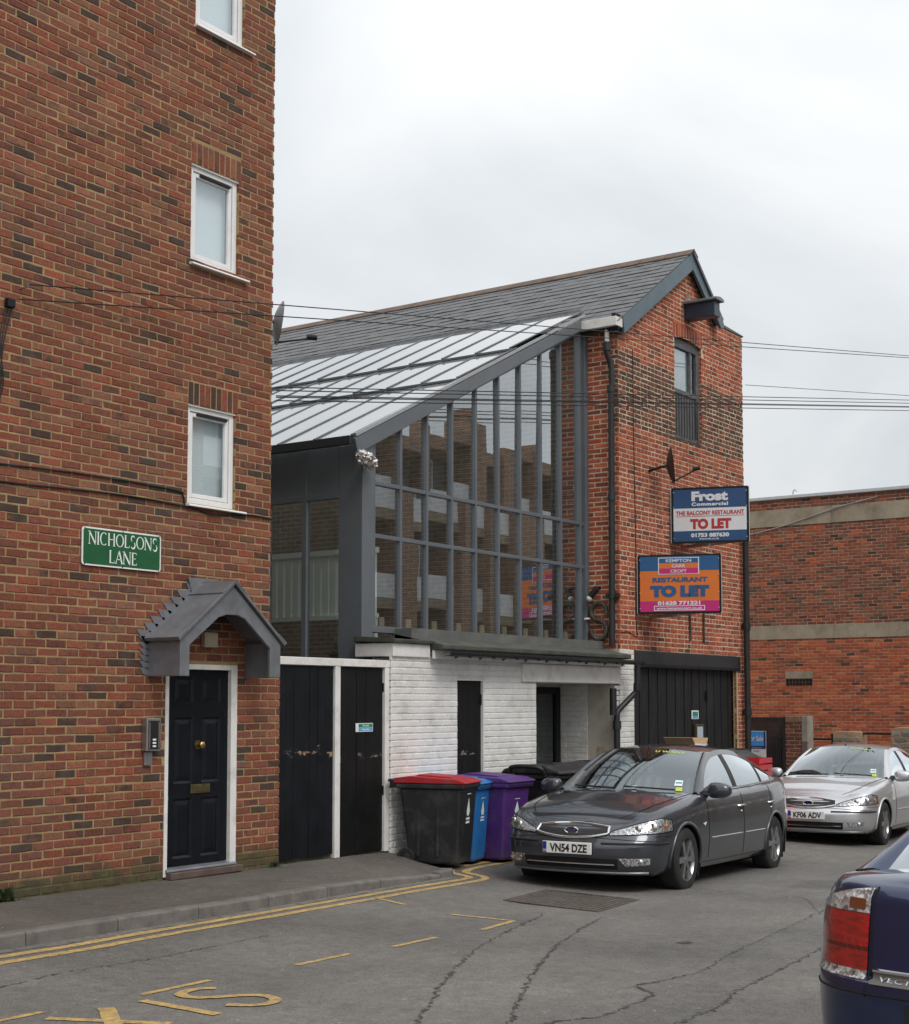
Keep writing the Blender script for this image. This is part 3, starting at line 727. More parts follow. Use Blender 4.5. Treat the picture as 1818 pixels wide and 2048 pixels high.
def ribbon(path, wd, z=.004, jag=.0, n=6, seed=1, smooth=True):
    r = random.Random(seed); pts = smoothpath(path, n) if smooth else path; mb = MB(); prev = None; rows = []
    for i, q in enumerate(pts):
        a = np.array(pts[min(i + 1, len(pts) - 1)][:2]) - np.array(pts[max(i - 1, 0)][:2]); a = a / (np.linalg.norm(a) + 1e-9); nn = np.array((-a[1], a[0]))
        w2 = wd if not callable(wd) else wd(i / (len(pts) - 1))
        j1, j2 = r.uniform(-jag, jag), r.uniform(-jag, jag)
        pr = [(q[0] + nn[0] * (w2 / 2 + j1), q[1] + nn[1] * (w2 / 2 + j1)), (q[0] - nn[0] * (w2 / 2 + j2), q[1] - nn[1] * (w2 / 2 + j2))]
        rows.append([(u_[0], u_[1], gz(*u_) + z) for u_ in pr])
    return mb.grid(rows)
def mark(mb, name, mat=None):
    return mb.build(name, mat or m_yellow, road)
ctr = [(-8, 8.06), (2, 8.14), (6.5, 8.24), (8, 8.35), (9.85, 8.48), (11.4, 8.60), (12.4, 8.66), (12.88, 8.70), (13.06, 8.80), (13.13, 8.95), (13.22, 9.14), (13.5, 9.29), (14, 9.38), (15, 9.47), (17.5, 9.60), (19, 9.65)]
sp = smoothpath(ctr, 10)
def offs(path, d):
    out = []
    for i, q in enumerate(path):
        a = np.array(path[min(i + 1, len(path) - 1)]) - np.array(path[max(i - 1, 0)]); a /= np.linalg.norm(a) + 1e-9
        out.append((q[0] - a[1] * d, q[1] + a[0] * d))
    return out
for d in (-.085, .085): mark(ribbon(offs(sp, d), .085, jag=.006, smooth=False, seed=int(d * 100)), 'double_yellow_line')
for x0, x1 in ((2.45, 3.1), (3.65, 4.3), (4.9, 5.6), (6.31, 6.94), (7.74, 8.36), (8.83, 9.44), (10.03, 10.66)):
    mark(ribbon([(x0, 6.70), (x1, 6.735 if x0 < 9 else 6.80)], .055, jag=.004, n=10), 'bay_line')
mark(ribbon([(10.66, 6.80), (10.67, 7.44)], .05, jag=.004), 'bay_line'); mark(ribbon([(10.80, 8.05), (10.92, 8.50)], .05, jag=.004), 'bay_line')
S_ = [(6.74, 6.49), (6.68, 6.56), (6.56, 6.565), (6.47, 6.52), (6.43, 6.44), (6.455, 6.35), (6.55, 6.275), (6.67, 6.20), (6.745, 6.09), (6.69, 5.955), (6.57, 5.905), (6.465, 5.95), (6.39, 6.07)]
for k, st_ in enumerate(([(5.49, 6.57), (5.81, 5.93)], [(5.90, 6.545), (5.42, 5.92)], [(6.178, 6.55), (6.152, 5.91)], S_, [(4.92, 5.93), (5.08, 6.56)], [(5.08, 6.56), (5.28, 5.93)], [(4.98, 6.15), (5.21, 6.15)], [(4.5, 6.56), (4.86, 6.56)], [(4.68, 6.56), (4.68, 5.93)])):
    mark(ribbon(st_, .075 if k != 1 else .10, z=.0045 + .0006 * k, jag=.005, n=8, seed=k), 'road_lettering')
mb = ribbon([(-8, 8.24), (2, 8.32), (6.6, 8.46), (8.0, 8.53), (9.5, 8.62), (11, 8.78), (12.4, 8.88), (12.85, 8.90)], lambda t: .07 + .08 * abs(math.sin(t * 41)) * abs(math.sin(t * 17 + 1)), z=.003, jag=.03, n=22, seed=9)
mark(mb, 'gutter_grit', m_grit)
CR = {'A': [(11.362, 6.345), (9.812, 5.839), (8.753, 5.386), (7.857, 4.941), (6.996, 4.483), (5, 3.2)], 'B': [(11.287, 6.86), (9.557, 6.313), (8.706, 5.964), (7.893, 5.56), (7.174, 5.162), (6.672, 4.893), (5, 3.8)],
      'C': [(13.184, 5.017), (11.026, 4.709), (10.058, 4.565), (9.203, 4.405), (8.654, 4.466), (8.482, 4.474), (8.254, 4.254), (7.838, 4.202), (7.476, 4.173), (7.222, 4.287), (7.0, 4.33)],
      'D': [(12.0, 4.3), (10.751, 4.139), (9.637, 3.998), (8.699, 3.891), (8.184, 3.767), (7.593, 3.727), (6, 3.5)], 'F': [(4.5, 7.4), (5.934, 7.539), (6.535, 7.639), (7.103, 7.627), (7.65, 7.655), (8.618, 7.753)],
      'G': [(17.1, 7.18), (18.4, 7.28), (19.584, 7.36)], 'E': [(13.88, 5.539), (13.89, 6.053), (14.118, 6.765)], 'H': [(12.802, 4.909), (13.923, 5.49), (14.007, 5.784)]}
for k, q in CR.items():
    wd = {'A': .020, 'B': .019, 'C': .014, 'D': .013, 'F': .010}.get(k, .007); r2 = random.Random(ord(k))
    pts = smoothpath(q, 40); pts = [(a_[0] + r2.gauss(0, .008), a_[1] + r2.gauss(0, .012)) for a_ in pts]
    wk = [max(0., r2.gauss(.55, .5)) for _ in range(90)]
    mark(ribbon(pts, lambda t, wd=wd, wk=wk: .0015 + wd * float(np.interp(t * 88, range(90), wk)), z=.0035, jag=wd * .5, smooth=False, seed=ord(k)), 'crack', m_crack)
for c_, s_ in (((10.43, 5.09), .07),):
    pg = []; r2 = random.Random(int(c_[0] * 10))
    for k in range(16):
        a_ = 2 * math.pi * k / 16; q = s_ * r2.uniform(.35, 1.)
        pg.append((c_[0] + q * 1.4 * math.cos(a_), c_[1] + q * math.sin(a_)))
    MB().plate(pg, f=lambda x_, y_: (x_, y_, gz(x_, y_) + .0045)).build('pothole', m_crack, road)
m_road2 = M_asphalt('trench repair asphalt', (.150, .142, .132)); m_road3 = M_asphalt('paler repair asphalt', (.182, .170, .155))
for ka, kb, mt in (('A', 'B', m_road3), ('C', 'D', m_road2)):                 # strips re-laid between the crack lines
    pa, pb2 = smoothpath(CR[ka], 12), smoothpath(CR[kb], 12); n_ = 40
    ra = [pa[int(i * (len(pa) - 1) / n_)] for i in range(n_ + 1)]; rb2 = [pb2[int(i * (len(pb2) - 1) / n_)] for i in range(n_ + 1)]
    MB().grid([[(a_[0] + (b_[0] - a_[0]) * k, a_[1] + (b_[1] - a_[1]) * k, gz(a_[0] + (b_[0] - a_[0]) * k, a_[1] + (b_[1] - a_[1]) * k) + .0018) for k in (0, .25, .5, .75, 1)] for a_, b_ in zip(ra, rb2)]).build('trench_repair', mt, road)
# ribbed iron cover in the road
ic_ = thing('drain_cover', 'ribbed rusty iron cover set in the road before the dark grey car', 'drain cover', (12.25, 7.2, gz(12.25, 7.2)))
ca, cb, cc, cdd = [np.array(q) for q in ((11.79, 7.64), (12.80, 7.78), (12.76, 6.70), (11.66, 6.54))]
def cov(u_, v_): q = (ca * (1 - u_) + cb * u_) * (1 - v_) + (cdd * (1 - u_) + cc * u_) * v_; return q
def slab(u0, u1, v0, v1, z0, z1, name, mat=m_iron):
    q = [cov(u0, v0), cov(u1, v0), cov(u1, v1), cov(u0, v1)]
    MB().add([(p_[0], p_[1], gz(*p_) + z) for z in (z0, z1) for p_ in q], [(0, 1, 2, 3), (7, 6, 5, 4), (0, 4, 5, 1), (1, 5, 6, 2), (2, 6, 7, 3), (3, 7, 4, 0)]).build(name, mat, ic_)
slab(0, 1, 0, .5, -.04, .001, 'bed', m_crack); slab(0, 1, .5, 1, -.04, .001, 'bed', m_crack)
for e in ((0, 1, 0, .025), (0, 1, .975, 1), (0, .025, .025, .975), (.975, 1, .025, .975)): slab(*e, -.02, .009, 'frame_bar')
for k in range(17): slab(.035, .965, .04 + k * .0547, .04 + k * .0547 + .034, -.02, .0095, 'rib')
# ================================================================ yard gate
def M_scuffed(name, col, wood, z0, z1):
    """black paint rubbed through to the timber in a band"""
    m, t, N_, L_, b = node_mat(name); vec = coords(t, 'world'); s = N_.new('ShaderNodeSeparateXYZ'); L_.new(vec, s.inputs[0])
    mid, half = (z0 + z1) / 2, (z1 - z0) / 2
    band = mth(t, 'SUBTRACT', 1., mth(t, 'DIVIDE', mth(t, 'ABSOLUTE', mth(t, 'SUBTRACT', s.outputs[2], mid)), half), True)
    n = noise(t, vec, 7, 9, .72, (1, 1, 2.2))
    f = ramp(t, mth(t, 'ADD', mth(t, 'MULTIPLY', band, .22), n), [(.772, 0.), (.80, 1.)])
    base = ramp(t, noise(t, vec, 5, 5), [(.3, tuple(x * .7 for x in col)), (.7, tuple(x * 1.4 for x in col))])
    drip = ramp(t, noise(t, vec, 9, 7, .7, (3, 3, .25)), [(.62, 0.), (.8, .25)])
    c = mixc(t, drip, base, (.10, .09, .085)); c = mixc(t, f, c, wood)
    L_.new(c, b.inputs['Base Color']); b.inputs['Roughness'].default_value = .5; b.inputs['Specular IOR Level'].default_value = .25
    bump(t, b, noise(t, vec, 30, 5, .6, (4, 4, .4)), .2, .01); return m
m_gate = M_scuffed('scuffed black boards', (.006, .0075, .010), (.30, .20, .13), 1.02, 1.5)
m_gate2 = M_scuffed('scuffed black door', (.007, .007, .007), (.20, .18, .16), .95, 1.4)
m_moss = M_mortar('mossy concrete', (.16, .15, .11), moss=True, moss_z=.5)
gate = thing('yard_gate', 'wide black boarded yard gate leaf in a white frame beside the brick corner', 'gate', (11.8, FY + .05, .12))
yg = FY + .05
n = 7
for k in range(n):
    w_ = (12.235 - 11.335) / n; x0 = 11.335 + k * w_
    MB().box(x0 + .002, x0 + w_ - .002, yg + rng.uniform(-.003, .003), yg + .03, .155 + rng.uniform(0, .012), 2.165).build('board', m_gate, gate, bevel=.004)
MB().box(11.32, 13.2, yg - .03, yg + .06, 2.172, 2.255).build('head_rail', m_white, gate, bevel=.006)
MB().box(12.243, 12.332, yg - .025, yg + .06, .12, 2.171).build('post', m_white, gate, bevel=.006)
MB().box(13.118, 13.196, yg - .028, yg + .06, .12, 2.171).build('post', m_white, gate, bevel=.006)
MB().box(11.32, 13.2, yg + .03, yg + .07, .02, .15).build('sill', m_moss, gate)
ydr = thing('yard_door', 'narrower black boarded door right of the white gate post', 'door', (12.72, FY + .05, .12))
n = 5
for k in range(n):
    w_ = (13.115 - 12.335) / n; x0 = 12.335 + k * w_
    MB().box(x0 + .002, x0 + w_ - .002, yg + .005 + rng.uniform(-.002, .002), yg + .035, .13 + rng.uniform(0, .01), 2.165).build('board', m_gate2, ydr, bevel=.003)
for zz in (.75, 1.9): MB().tube([(13.12, yg + .0, zz), (13.12, yg + .0, zz + .1)], .011, 8).build('hinge', m_black, ydr)
MB().box(12.337, 12.352, yg - .012, yg + .004, 1.13, 1.2).build('latch', m_steel, ydr)
fs_ = thing('door_notice', 'small green and blue notice stuck on the black yard door', 'sign', (12.77, FY, 1.46))
yn = yg - .004
MB().box(12.62, 12.92, yn - .003, yn + .004, 1.458, 1.552).build('backing', m_letter, fs_)
MB().box(12.665, 12.912, yn - .0045, yn - .0035, 1.508, 1.545).build('green_panel', M_plain('notice green', (.01, .22, .14), .4), fs_)
MB().box(12.665, 12.912, yn - .0045, yn - .0035, 1.465, 1.505).build('blue_panel', M_plain('notice blue', (.12, .36, .62), .4), fs_)
tx = MB(); put_text(tx, 'Fire exit', .034, lambda u, v: (12.79 + u, yn - .006, 1.516 + v), bold=.02); put_text(tx, 'Keep clear', .032, lambda u, v: (12.79 + u, yn - .006, 1.474 + v), bold=.02)
put_text(tx, 'i', .06, lambda u, v: (12.643 + u, yn - .005, 1.48 + v), bold=.01)
tx.build('lettering', m_letter, fs_)

# ================================================================ white ground-floor building
lod = thing('white_outbuilding', 'single-storey white painted brick building under the glazed upper floor', 'building', (15.9, FY, 0))
ND = (14.515, 15.095, -.3, 2.065); EN = (16.32, 18.45, -.3, 2.04)
wl = MB().plate([(13.2, -.3), (18.45, -.3), (18.45, 2.04), (18.6, 2.04), (18.6, -.3), (19.035, -.3), (19.035, 2.555), (18.6, 2.555), (18.6, 2.30), (13.2, 2.30)],
                [[(ND[0], -.29), (ND[1], -.29), (ND[1], ND[3]), (ND[0], ND[3])], [(EN[0], -.29), (EN[1] - .001, -.29), (EN[1] - .001, 2.039), (EN[0], 2.039)]], f=lambda x, z: (x, FY + .006, z))
for a, b, c, d in (ND,):
    for p, q in (((a, c), (a, d)), ((a, d), (b, d)), ((b, d), (b, c))): wl.quad((p[0], FY + .006, p[1]), (q[0], FY + .006, q[1]), (q[0], FY + .12, q[1]), (p[0], FY + .12, p[1]))
wl.keep = True
wo_ = wl.build('wall', m_mortar_white, lod)
wsp = minus(lambda a, b: [(13.2, 18.59)] if b < 2.12 else [(13.2, 18.59)], [(ND[0], ND[1], -1, 2.065), (EN[0], EN[1], -1, 2.045), (15.95, 18.6, 2.03, 2.4)])
wb = courses(wsp, -.15, 2.28, tone=lambda r, u, z: (.7, .7, .7), seed=8)
wb += courses(lambda a, b: [(18.605, 19.03)], -.15, 2.5, tone=lambda r, u, z: (.7, .7, .7), seed=9, x0=18.605)
lay(wo_, (0, FY), (1, 0), wb, m_brick_white, ch=.005, jit=.002, proud=.0012)
MB().box(15.95, 18.56, FY - .03, FY + .1, 2.045, 2.285).build('lintel', m_white, lod, bevel=.01)
MB().box(13.93, 18.62, FY - .075, FY - .04, 2.29, 2.40).build('fascia_board', m_white, lod, bevel=.005)
# recessed entrance
rc = MB(); rc.quad((18.45, FY + .01, -.3), (18.45, FY + .45, -.3), (18.45, FY + .45, 2.04), (18.45, FY + .01, 2.04)); rc.build('entrance_side_wall', M_plain('cream render', (.50, .46, .40), .8, var=.08, scale=2, bmp=.2, dirt=(.3, .26, .2), dirt_amt=.6), lod)
rw = MB().box(18.44, 18.6, FY + .45, FY + .95, -.3, 2.04).build('entrance_back_pier', m_mortar_white, lod)
bk = courses(lambda a, b: [(-.94, -.45)], -.15, 2.04, tone=lambda r, u, z: (.7, .7, .7), seed=12)
lay(rw, (18.438, FY), (0, -1), bk, m_brick_white, ch=.007)
MB().box(16.32, 18.44, FY + .93, FY + 1.0, -.3, 2.05).build('entrance_back_wall', m_brick_white, lod)
MB().quad((16.32, FY + .007, -.3), (16.32, FY + .95, -.3), (16.32, FY + .95, 2.04), (16.32, FY + .007, 2.04)).build('entrance_side_wall', m_brick_white, lod)
MB().box(16.3, 18.6, FY + .01, FY + 1, 2.042, 2.08).build('entrance_ceiling', m_white, lod)
ed = MB()
for bx in ((17.45, 17.57, -.1, 2.0), (18.27, 18.40, -.1, 2.0), (17.57, 18.27, 1.9, 2.0), (17.57, 18.27, -.1, .1), (17.57, 18.27, .82, .9)): ed.box(bx[0], bx[1], FY + .87, FY + .925, bx[2], bx[3])
edo = ed.build('entrance_door', m_black, lod, bevel=.004)
MB().box(17.57, 18.27, FY + .90, FY + .906, .1, 1.9).build('pane', M_glass('dark door glass', (.25, .27, .26), 1.8, .05), edo)
MB().box(18.10, 18.20, FY + .908, FY + .912, .3, 1.75).build('etched_strip', M_plain('etched glass strip', (.42, .43, .40), .6), edo)
nd = thing('store_door', 'tall narrow black boarded door in the white brick wall', 'door', (14.8, FY, 0))
for k in range(4): MB().box(14.53 + k * .139, 14.53 + k * .139 + .136, FY + .035, FY + .06, -.12, 2.05).build('board', m_gate2, nd, bevel=.003)
nf = MB(); nf.box(15.068, 15.094, FY - .002, FY + .06, -.1, 2.06); nfo = nf.build('frame_post', m_white, nd)
MB().box(14.52, 15.067, FY - .001, FY + .06, 2.046, 2.063).build('frame_head', m_white, nd)
for zz in (.55, 1.75): MB().box(15.045, 15.085, FY + .02, FY + .04, zz, zz + .13).build('hinge', m_black, nd)
# felt-covered ledge, gutter
m_felt = M_plain('mossy roofing felt', (.055, .058, .048), .85, var=.3, scale=5, bmp=.5, bscale=40, dirt=(.13, .14, .11), dirt_amt=.5)
MB().prism([(9.84, 2.455), (10.56, 2.60), (10.56, 2.40), (9.90, 2.39), (9.84, 2.40)], 13.92, 18.56, 'x').build('felt_ledge', m_felt, lod, bevel=.012)
MB().box(13.92, 18.60, 10.30, 10.59, 2.50, 2.66).build('felt_upstand', M_plain('grey flashing', (.12, .125, .115), .8, var=.2, scale=4, bmp=.3, dirt=(.05, .05, .04), dirt_amt=.5), lod)
MB().box(13.20, 13.915, 10.02, 10.58, 2.30, 2.455).build('parapet_block', m_white, lod, bevel=.01)
MB().prism([(9.98, 2.455), (10.58, 2.475), (10.58, 2.545), (9.97, 2.50)], 13.17, 13.95, 'x').build('parapet_felt', m_felt, lod, bevel=.01)
gt = thing('gutter', 'black half-round gutter with brackets under the felt ledge', 'gutter', (16, 9.86, 2.32))
prof = [(9.80 + .055 * math.cos(t), 2.375 + .058 * math.sin(t)) for t in np.linspace(math.pi, 2 * math.pi, 9)]
prof += [(q[0] * .0 + 9.80 + (q[0] - 9.80) * .88, 2.375 + (q[1] - 2.375) * .88) for q in reversed(prof)]
MB().prism(prof, 13.95, 18.78, 'x').build('channel', m_blackpipe, gt)
MB().prism([(9.745, 2.375), (9.855, 2.375), (9.855, 2.32), (9.745, 2.32)], 18.775, 18.785, 'x').build('stop_end', m_blackpipe, gt)
for k in range(9): MB().prism([(9.74, 2.33), (9.975, 2.37), (9.975, 2.30), (9.90, 2.345), (9.75, 2.305)], 14.35 + k * .52, 14.375 + k * .52, 'x').build('bracket', m_blackpipe, gt)
dp = thing('rainwater_pipe', 'black cranked downpipe from the gutter in front of the white pier', 'downpipe', (18.55, 9.95, 0))
MB().tube(smoothpath([(18.66, 9.80, 2.34), (18.66, 9.81, 1.98), (18.62, 9.86, 1.88), (18.42, 9.97, 1.68), (18.38, 9.985, 1.60), (18.38, 9.985, 1.4)], 6), .042, 12).build('offset_bend', m_blackpipe, dp, smooth=60)
MB().tube([(18.38, 9.985, 1.45), (18.38, 9.985, -.2)], .045, 12).build('pipe', m_blackpipe, dp, smooth=60)
MB().tube([(18.38, 9.985, 1.52), (18.38, 9.985, 1.40)], .062, 14).build('socket', m_blackpipe, dp, smooth=40)
MB().tube([(18.655, 9.80, 2.06), (18.655, 9.808, 1.96)], .056, 14).build('socket', m_blackpipe, dp, smooth=40)
MB().tube([(18.30, 10.0, 1.98), (18.30, 10.0, 1.6)], .05, 12).build('branch_hopper', m_blackpipe, dp, smooth=60)

# ================================================================ glazed lean-to on the first floor
m_frame = M_plain('grey glazing frame', (.115, .128, .142), .42, var=.08, scale=3, bmp=.04, dirt=(.17, .17, .17), dirt_amt=.25)
m_pane = M_glass('conservatory glass', (.80, .85, .83), 5.2, .06, wav=.012)
m_roofglass = M_plain('frosted roof glazing', (.66, .73, .74), .22, var=.05, scale=1.5, coat=.6, spec=.6, dirt=(.5, .54, .54), dirt_amt=.5)
def M_frosted(name, col, tr):
    """obscured roof glazing: milky body that lets light through, under a smooth reflecting face"""
    m = bpy.data.materials.new(name); m.use_nodes = True; t = m.node_tree; N_ = t.nodes; L_ = t.links; N_.clear(); vec = coords(t, 'world')
    c = ramp(t, noise(t, vec, 1.3, 6, .6), [(.3, tuple(x * .88 for x in col)), (.7, col)])
    d = N_.new('ShaderNodeBsdfDiffuse'); q = N_.new('ShaderNodeBsdfTranslucent'); L_.new(c, d.inputs[0]); L_.new(c, q.inputs[0])
    x = N_.new('ShaderNodeMixShader'); x.inputs[0].default_value = tr; L_.new(d.outputs[0], x.inputs[1]); L_.new(q.outputs[0], x.inputs[2])
    g = N_.new('ShaderNodeBsdfGlossy'); g.inputs['Roughness'].default_value = .06; 
    y = N_.new('ShaderNodeMixShader'); L_.new(mth(t, 'MULTIPLY', schlick(t), 1.6, True), y.inputs[0]); L_.new(x.outputs[0], y.inputs[1]); L_.new(g.outputs[0], y.inputs[2])
    o = N_.new('ShaderNodeOutputMaterial'); L_.new(y.outputs[0], o.inputs[0]); return m
m_roofglass = M_frosted('frosted roof glazing', (.93, .97, .97), .58)
m_timber = M_plain('interior floor', (.20, .185, .165), .6, var=.2)
con = thing('glazed_lean_to', 'grey-framed glass lean-to with sloping glazed roof above the white building', 'conservatory', (15.9, 10.6, 2.6))
GYP = 10.60
XM = [13.53 + .5418 * i for i in range(10)]
SL = (7.43 - 4.86) / (18.45 - 13.10)
def rake(x): return 4.86 + SL * (x - 13.10)
for x in XM[1:-1]:
    MB().box(x - .021, x + .021, GYP - .03, GYP + .025, 2.56, rake(x) - .15).build('mullion', m_frame, con, bevel=.004)
    if x < 16.0: MB().box(x - .022, x + .022, GYP - .05, GYP - .036, 2.48, 2.67).build('foot', m_frame, con)
MB().box(13.485, 13.56, GYP - .035, GYP + .05, 2.6, rake(13.52) - .15).build('mullion', m_frame, con, bevel=.004)
MB().box(18.385, 18.43, GYP - .035, GYP + .05, 2.6, rake(18.40) - .15).build('mullion', m_frame, con, bevel=.004)
MB().box(18.50, 18.60, GYP - .06, GYP + .06, 2.6, 7.25).build('end_post', m_frame, con, bevel=.006)
for z in (3.742, 4.372): MB().box(13.56, 18.50, GYP - .026, GYP + .02, z - .024, z + .024).build('transom', m_frame, con, bevel=.004)
MB().box(13.48, 18.56, GYP - .05, GYP + .06, 2.60, 2.672).build('sill_rail', m_frame, con, bevel=.005)
MB().prism([(13.10, 4.83), (18.42, rake(18.42) - .03), (18.42, rake(18.42) - .19), (13.26, 4.70), (13.16, 4.66)], GYP - .09, GYP - .04, 'y').build('rake_board', m_frame, con, bevel=.008)
MB().prism([(13.30, 4.80), (18.5, rake(18.5) - .10), (18.5, rake(18.5) - .24), (13.5, rake(13.5) - .24)], GYP - .035, GYP + .05, 'y').build('rake_beam', m_frame, con, bevel=.005)
MB().box(13.28, 13.482, GYP - .06, 10.90, 2.2, 4.80).build('corner_post', m_frame, con, bevel=.01)
def pane(a, b, za, zb, zc=None, name='pane'):
    """upright pane, a whisker out of true like any glazing"""
    zc = zb if zc is None else zc; ty, tz = rng.gauss(0, .007), rng.gauss(0, .005); xm, zm = (a + b) / 2, (za + zb) / 2
    f = lambda x, z: (x, GYP + .012 + (x - xm) * ty + (z - zm) * tz, z)
    mb = MB(); mb.quad(f(a, za), f(b, za), f(b, zc), f(a, zb)); mb.build(name, m_pane, con)
XE = XM + [18.52]
for i in range(len(XE) - 1):
    a, b = XE[i] + .02, XE[i + 1] - .02
    pane(a, b, 2.66, 3.72); pane(a, b, 3.765, 4.35); pane(a, b, 4.395, rake(a) - .2, rake(b) - .2)
# left-hand side
XL = 13.30
for y in (11.42, 12.02, 12.65, 13.3, 14.1): MB().box(XL - .03, XL + .04, y - .035, y + .035, 2.2, 4.78).build('mullion', m_frame, con, bevel=.004)
MB().box(XL - .02, XL + .03, 10.90, 20, 4.25, 4.80).build('solid_panel', m_frame, con)
MB().box(XL - .028, XL + .035, 10.90, 20, 4.18, 4.25).build('transom', m_frame, con, bevel=.004)
MB().box(XL - .028, XL + .035, 10.90, 20, 2.15, 2.25).build('sill_rail', m_frame, con, bevel=.004)
yl = [10.9, 11.42, 12.02, 12.65, 13.3, 14.1, 20]
for i in range(6): MB().quad((XL + .005, yl[i] + .03, 2.25), (XL + .005, yl[i + 1] - .03, 2.25), (XL + .005, yl[i + 1] - .03, 4.18), (XL + .005, yl[i] + .03, 4.18)).build('pane', m_pane, con)
MB().box(13.05, 13.12, GYP - .05, 21.5, 4.76, 4.86).build('eaves_rail', M_plain('dark eaves metal', (.03, .033, .036), .4, var=.1), con, bevel=.004)
MB().box(13.0, 13.06, 12.4, 12.47, 4.70, 4.78).build('eaves_lug', m_frame, con)
# roof: three overlapping tiers of frosted sheets between bars running up the slope
tiers = [(13.08, 15.36, .0), (15.22, 16.62, .035), (16.48, 18.47, .07)]
bars = [GYP - .06 + .565 * k for k in range(20)]
tl = lambda x, lift: rake(x) + lift
for x0, x1, lift in tiers:
    for k in range(len(bars) - 1):
        ya, yb = bars[k] + .02, bars[k + 1] - .02
        MB().quad((x0, ya, tl(x0, lift) + .01), (x1, ya, tl(x1, lift) + .01), (x1, yb, tl(x1, lift) + .01), (x0, yb, tl(x0, lift) + .01)).build('roof_sheet', m_roofglass, con)
    for k, y in enumerate(bars):
        MB().beam((x0 - .01, y, tl(x0, lift) + .017), (x1, y, tl(x1, lift) + .013), .028, .012).build('glazing_bar', m_frame, con)
    if lift: MB().box(x0 - .02, x0 + .015, bars[0], bars[-1], tl(x0, lift) - .022, tl(x0, lift) + .004).build('step_flashing', m_frame, con)
MB().box(18.43, 18.55, GYP - .03, 21.5, rake(18.47) + .02, rake(18.47) + .10).build('head_flashing', m_lead, con)
MB().prism([(13.12, 4.85), (18.45, rake(18.45)), (18.45, rake(18.45) + .03), (13.10, 4.885)], GYP - .10, GYP - .055, 'y').build('rake_capping', M_plain('light capping', (.33, .34, .35), .4, var=.06), con)
# inside
MB().box(13.35, 18.58, 10.62, 20, 2.10, 2.18).build('floor', m_timber, con)
MB().box(13.35, 18.58, 19.8, 20, 2.2, 6.5).build('end_wall', m_tanwall, con)
# foil wrapped lamp on the corner
fo = MB().ball((0, 0, 0), 1, 22, 14); r2 = random.Random(3)
fo.v = [(13.20 + v[0] * .17 * (1 + r2.uniform(-.22, .22)), 10.42 + v[1] * .10 * (1 + r2.uniform(-.3, .3)), 4.58 + v[2] * .085 * (1 + r2.uniform(-.35, .35)) - v[0] * .05) for v in fo.v]
tag(fo.build('foil_wrapped_lamp', M_plain('crumpled foil', (.72, .68, .66), .22, metal=1., var=.1, scale=12)), 'crumpled silver foil bundle wrapped round a lamp at the glazing corner', 'lamp')
# balustrade and plant behind the glass
m_bal = M_plain('pale green-white paint', (.86, .89, .84), .5, var=.04)
bal = thing('balustrade', 'white vertical-slat balustrade seen through the lean-to glass', 'railing', (14.25, 12.2, 2.2))
MB().box(14.22, 14.30, 11.08, 13.6, 3.63, 3.70).build('top_rail', m_bal, bal); MB().box(14.22, 14.30, 11.08, 13.6, 2.82, 2.875).build('bottom_rail', m_bal, bal)
for k in range(20): MB().box(14.24, 14.28, 11.10 + k * .125, 11.10 + k * .125 + .088, 2.875, 3.63).build('slat', m_bal, bal)
for y in (11.09, 13.55): MB().box(14.235, 14.285, y, y + .045, 2.18, 2.82).build('post', m_bal, bal)
m_leaf = M_plain('plant leaf', (.07, .11, .035), .5, var=.3, scale=9)
pt = thing('potted_palm', 'spiky green pot plant behind the lower left glass', 'plant', (13.62, 11.15, 2.18))
MB().lathe([(0, 2.18), (.10, 2.18), (.13, 2.36), (.0, 2.36)], c=(13.62, 11.15, 0), n=14).build('pot', M_plain('brown pot', (.10, .06, .04), .6), pt)
r2 = random.Random(5)
for k in range(26):
    a_ = r2.uniform(0, 6.28); el = r2.uniform(.2, 1.3); ln = r2.uniform(.25, .42); d_ = Vector((math.cos(a_) * math.cos(el), math.sin(a_) * math.cos(el), math.sin(el)))
    sd_ = d_.cross(Vector((0, 0, 1))).normalized(); p0 = Vector((13.62, 11.15, 2.35)); pts = [p0 + d_ * ln * t - Vector((0, 0, .25 * t * t * ln)) for t in (0, .35, .7, 1.)]
    MB().grid([[q - sd_ * wd, q + sd_ * wd] for q, wd in zip(pts, (.006, .016, .012, .001))]).build('leaf', m_leaf, pt)
for i in range(9):
    x = XM[i] + .36
    o = MB().box(x - .05, x + .05, 10.72, 10.74, 2.69, 2.80); tag(o.build('menu_card', m_fawn), 'small pale card inside the front glazing sill, ' + ('leftmost', 'second from left', 'third from left', 'fourth from left', 'middle one', 'fourth from right', 'third from right', 'second from right', 'rightmost')[i], 'card', 'cards on the inside sill')
MB().box(13.6, 18.5, 10.66, 10.95, 2.62, 2.688).build('inner_sill', m_timber, con)

# ================================================================ gabled brick building
gab = thing('gabled_warehouse', 'red brick gabled building with dark brick band and black double doors', 'building', (20.8, FY, 0))
tone_red = pal([(.40, .095, .046), (.36, .082, .042), (.44, .12, .056), (.30, .072, .042), (.22, .066, .044)], [34, 24, 16, 14, 6], (.0, .10))
tone_dark = pal([(.105, .056, .042), (.085, .048, .038), (.14, .064, .044), (.22, .075, .045)], [36, 26, 22, 14])
tone_lowmix = pal([(.38, .092, .047), (.34, .082, .044), (.42, .115, .056), (.29, .08, .047), (.15, .06, .045)], [32, 26, 16, 12, 6], (.015, .14))
def gtone(r, u, z):
    if 5.80 <= z < 6.86 and r.random() > .04: return tone_dark(r)
    if z < 5.80: return tone_lowmix(r)
    return tone_red(r)
def gl(z): return 18.60 if z < 7.22 else 18.60 + (z - 7.22) / .66
def gr(z): return 23.05 if z < 8.0 else 20.90 + (8.78 - z) / .78
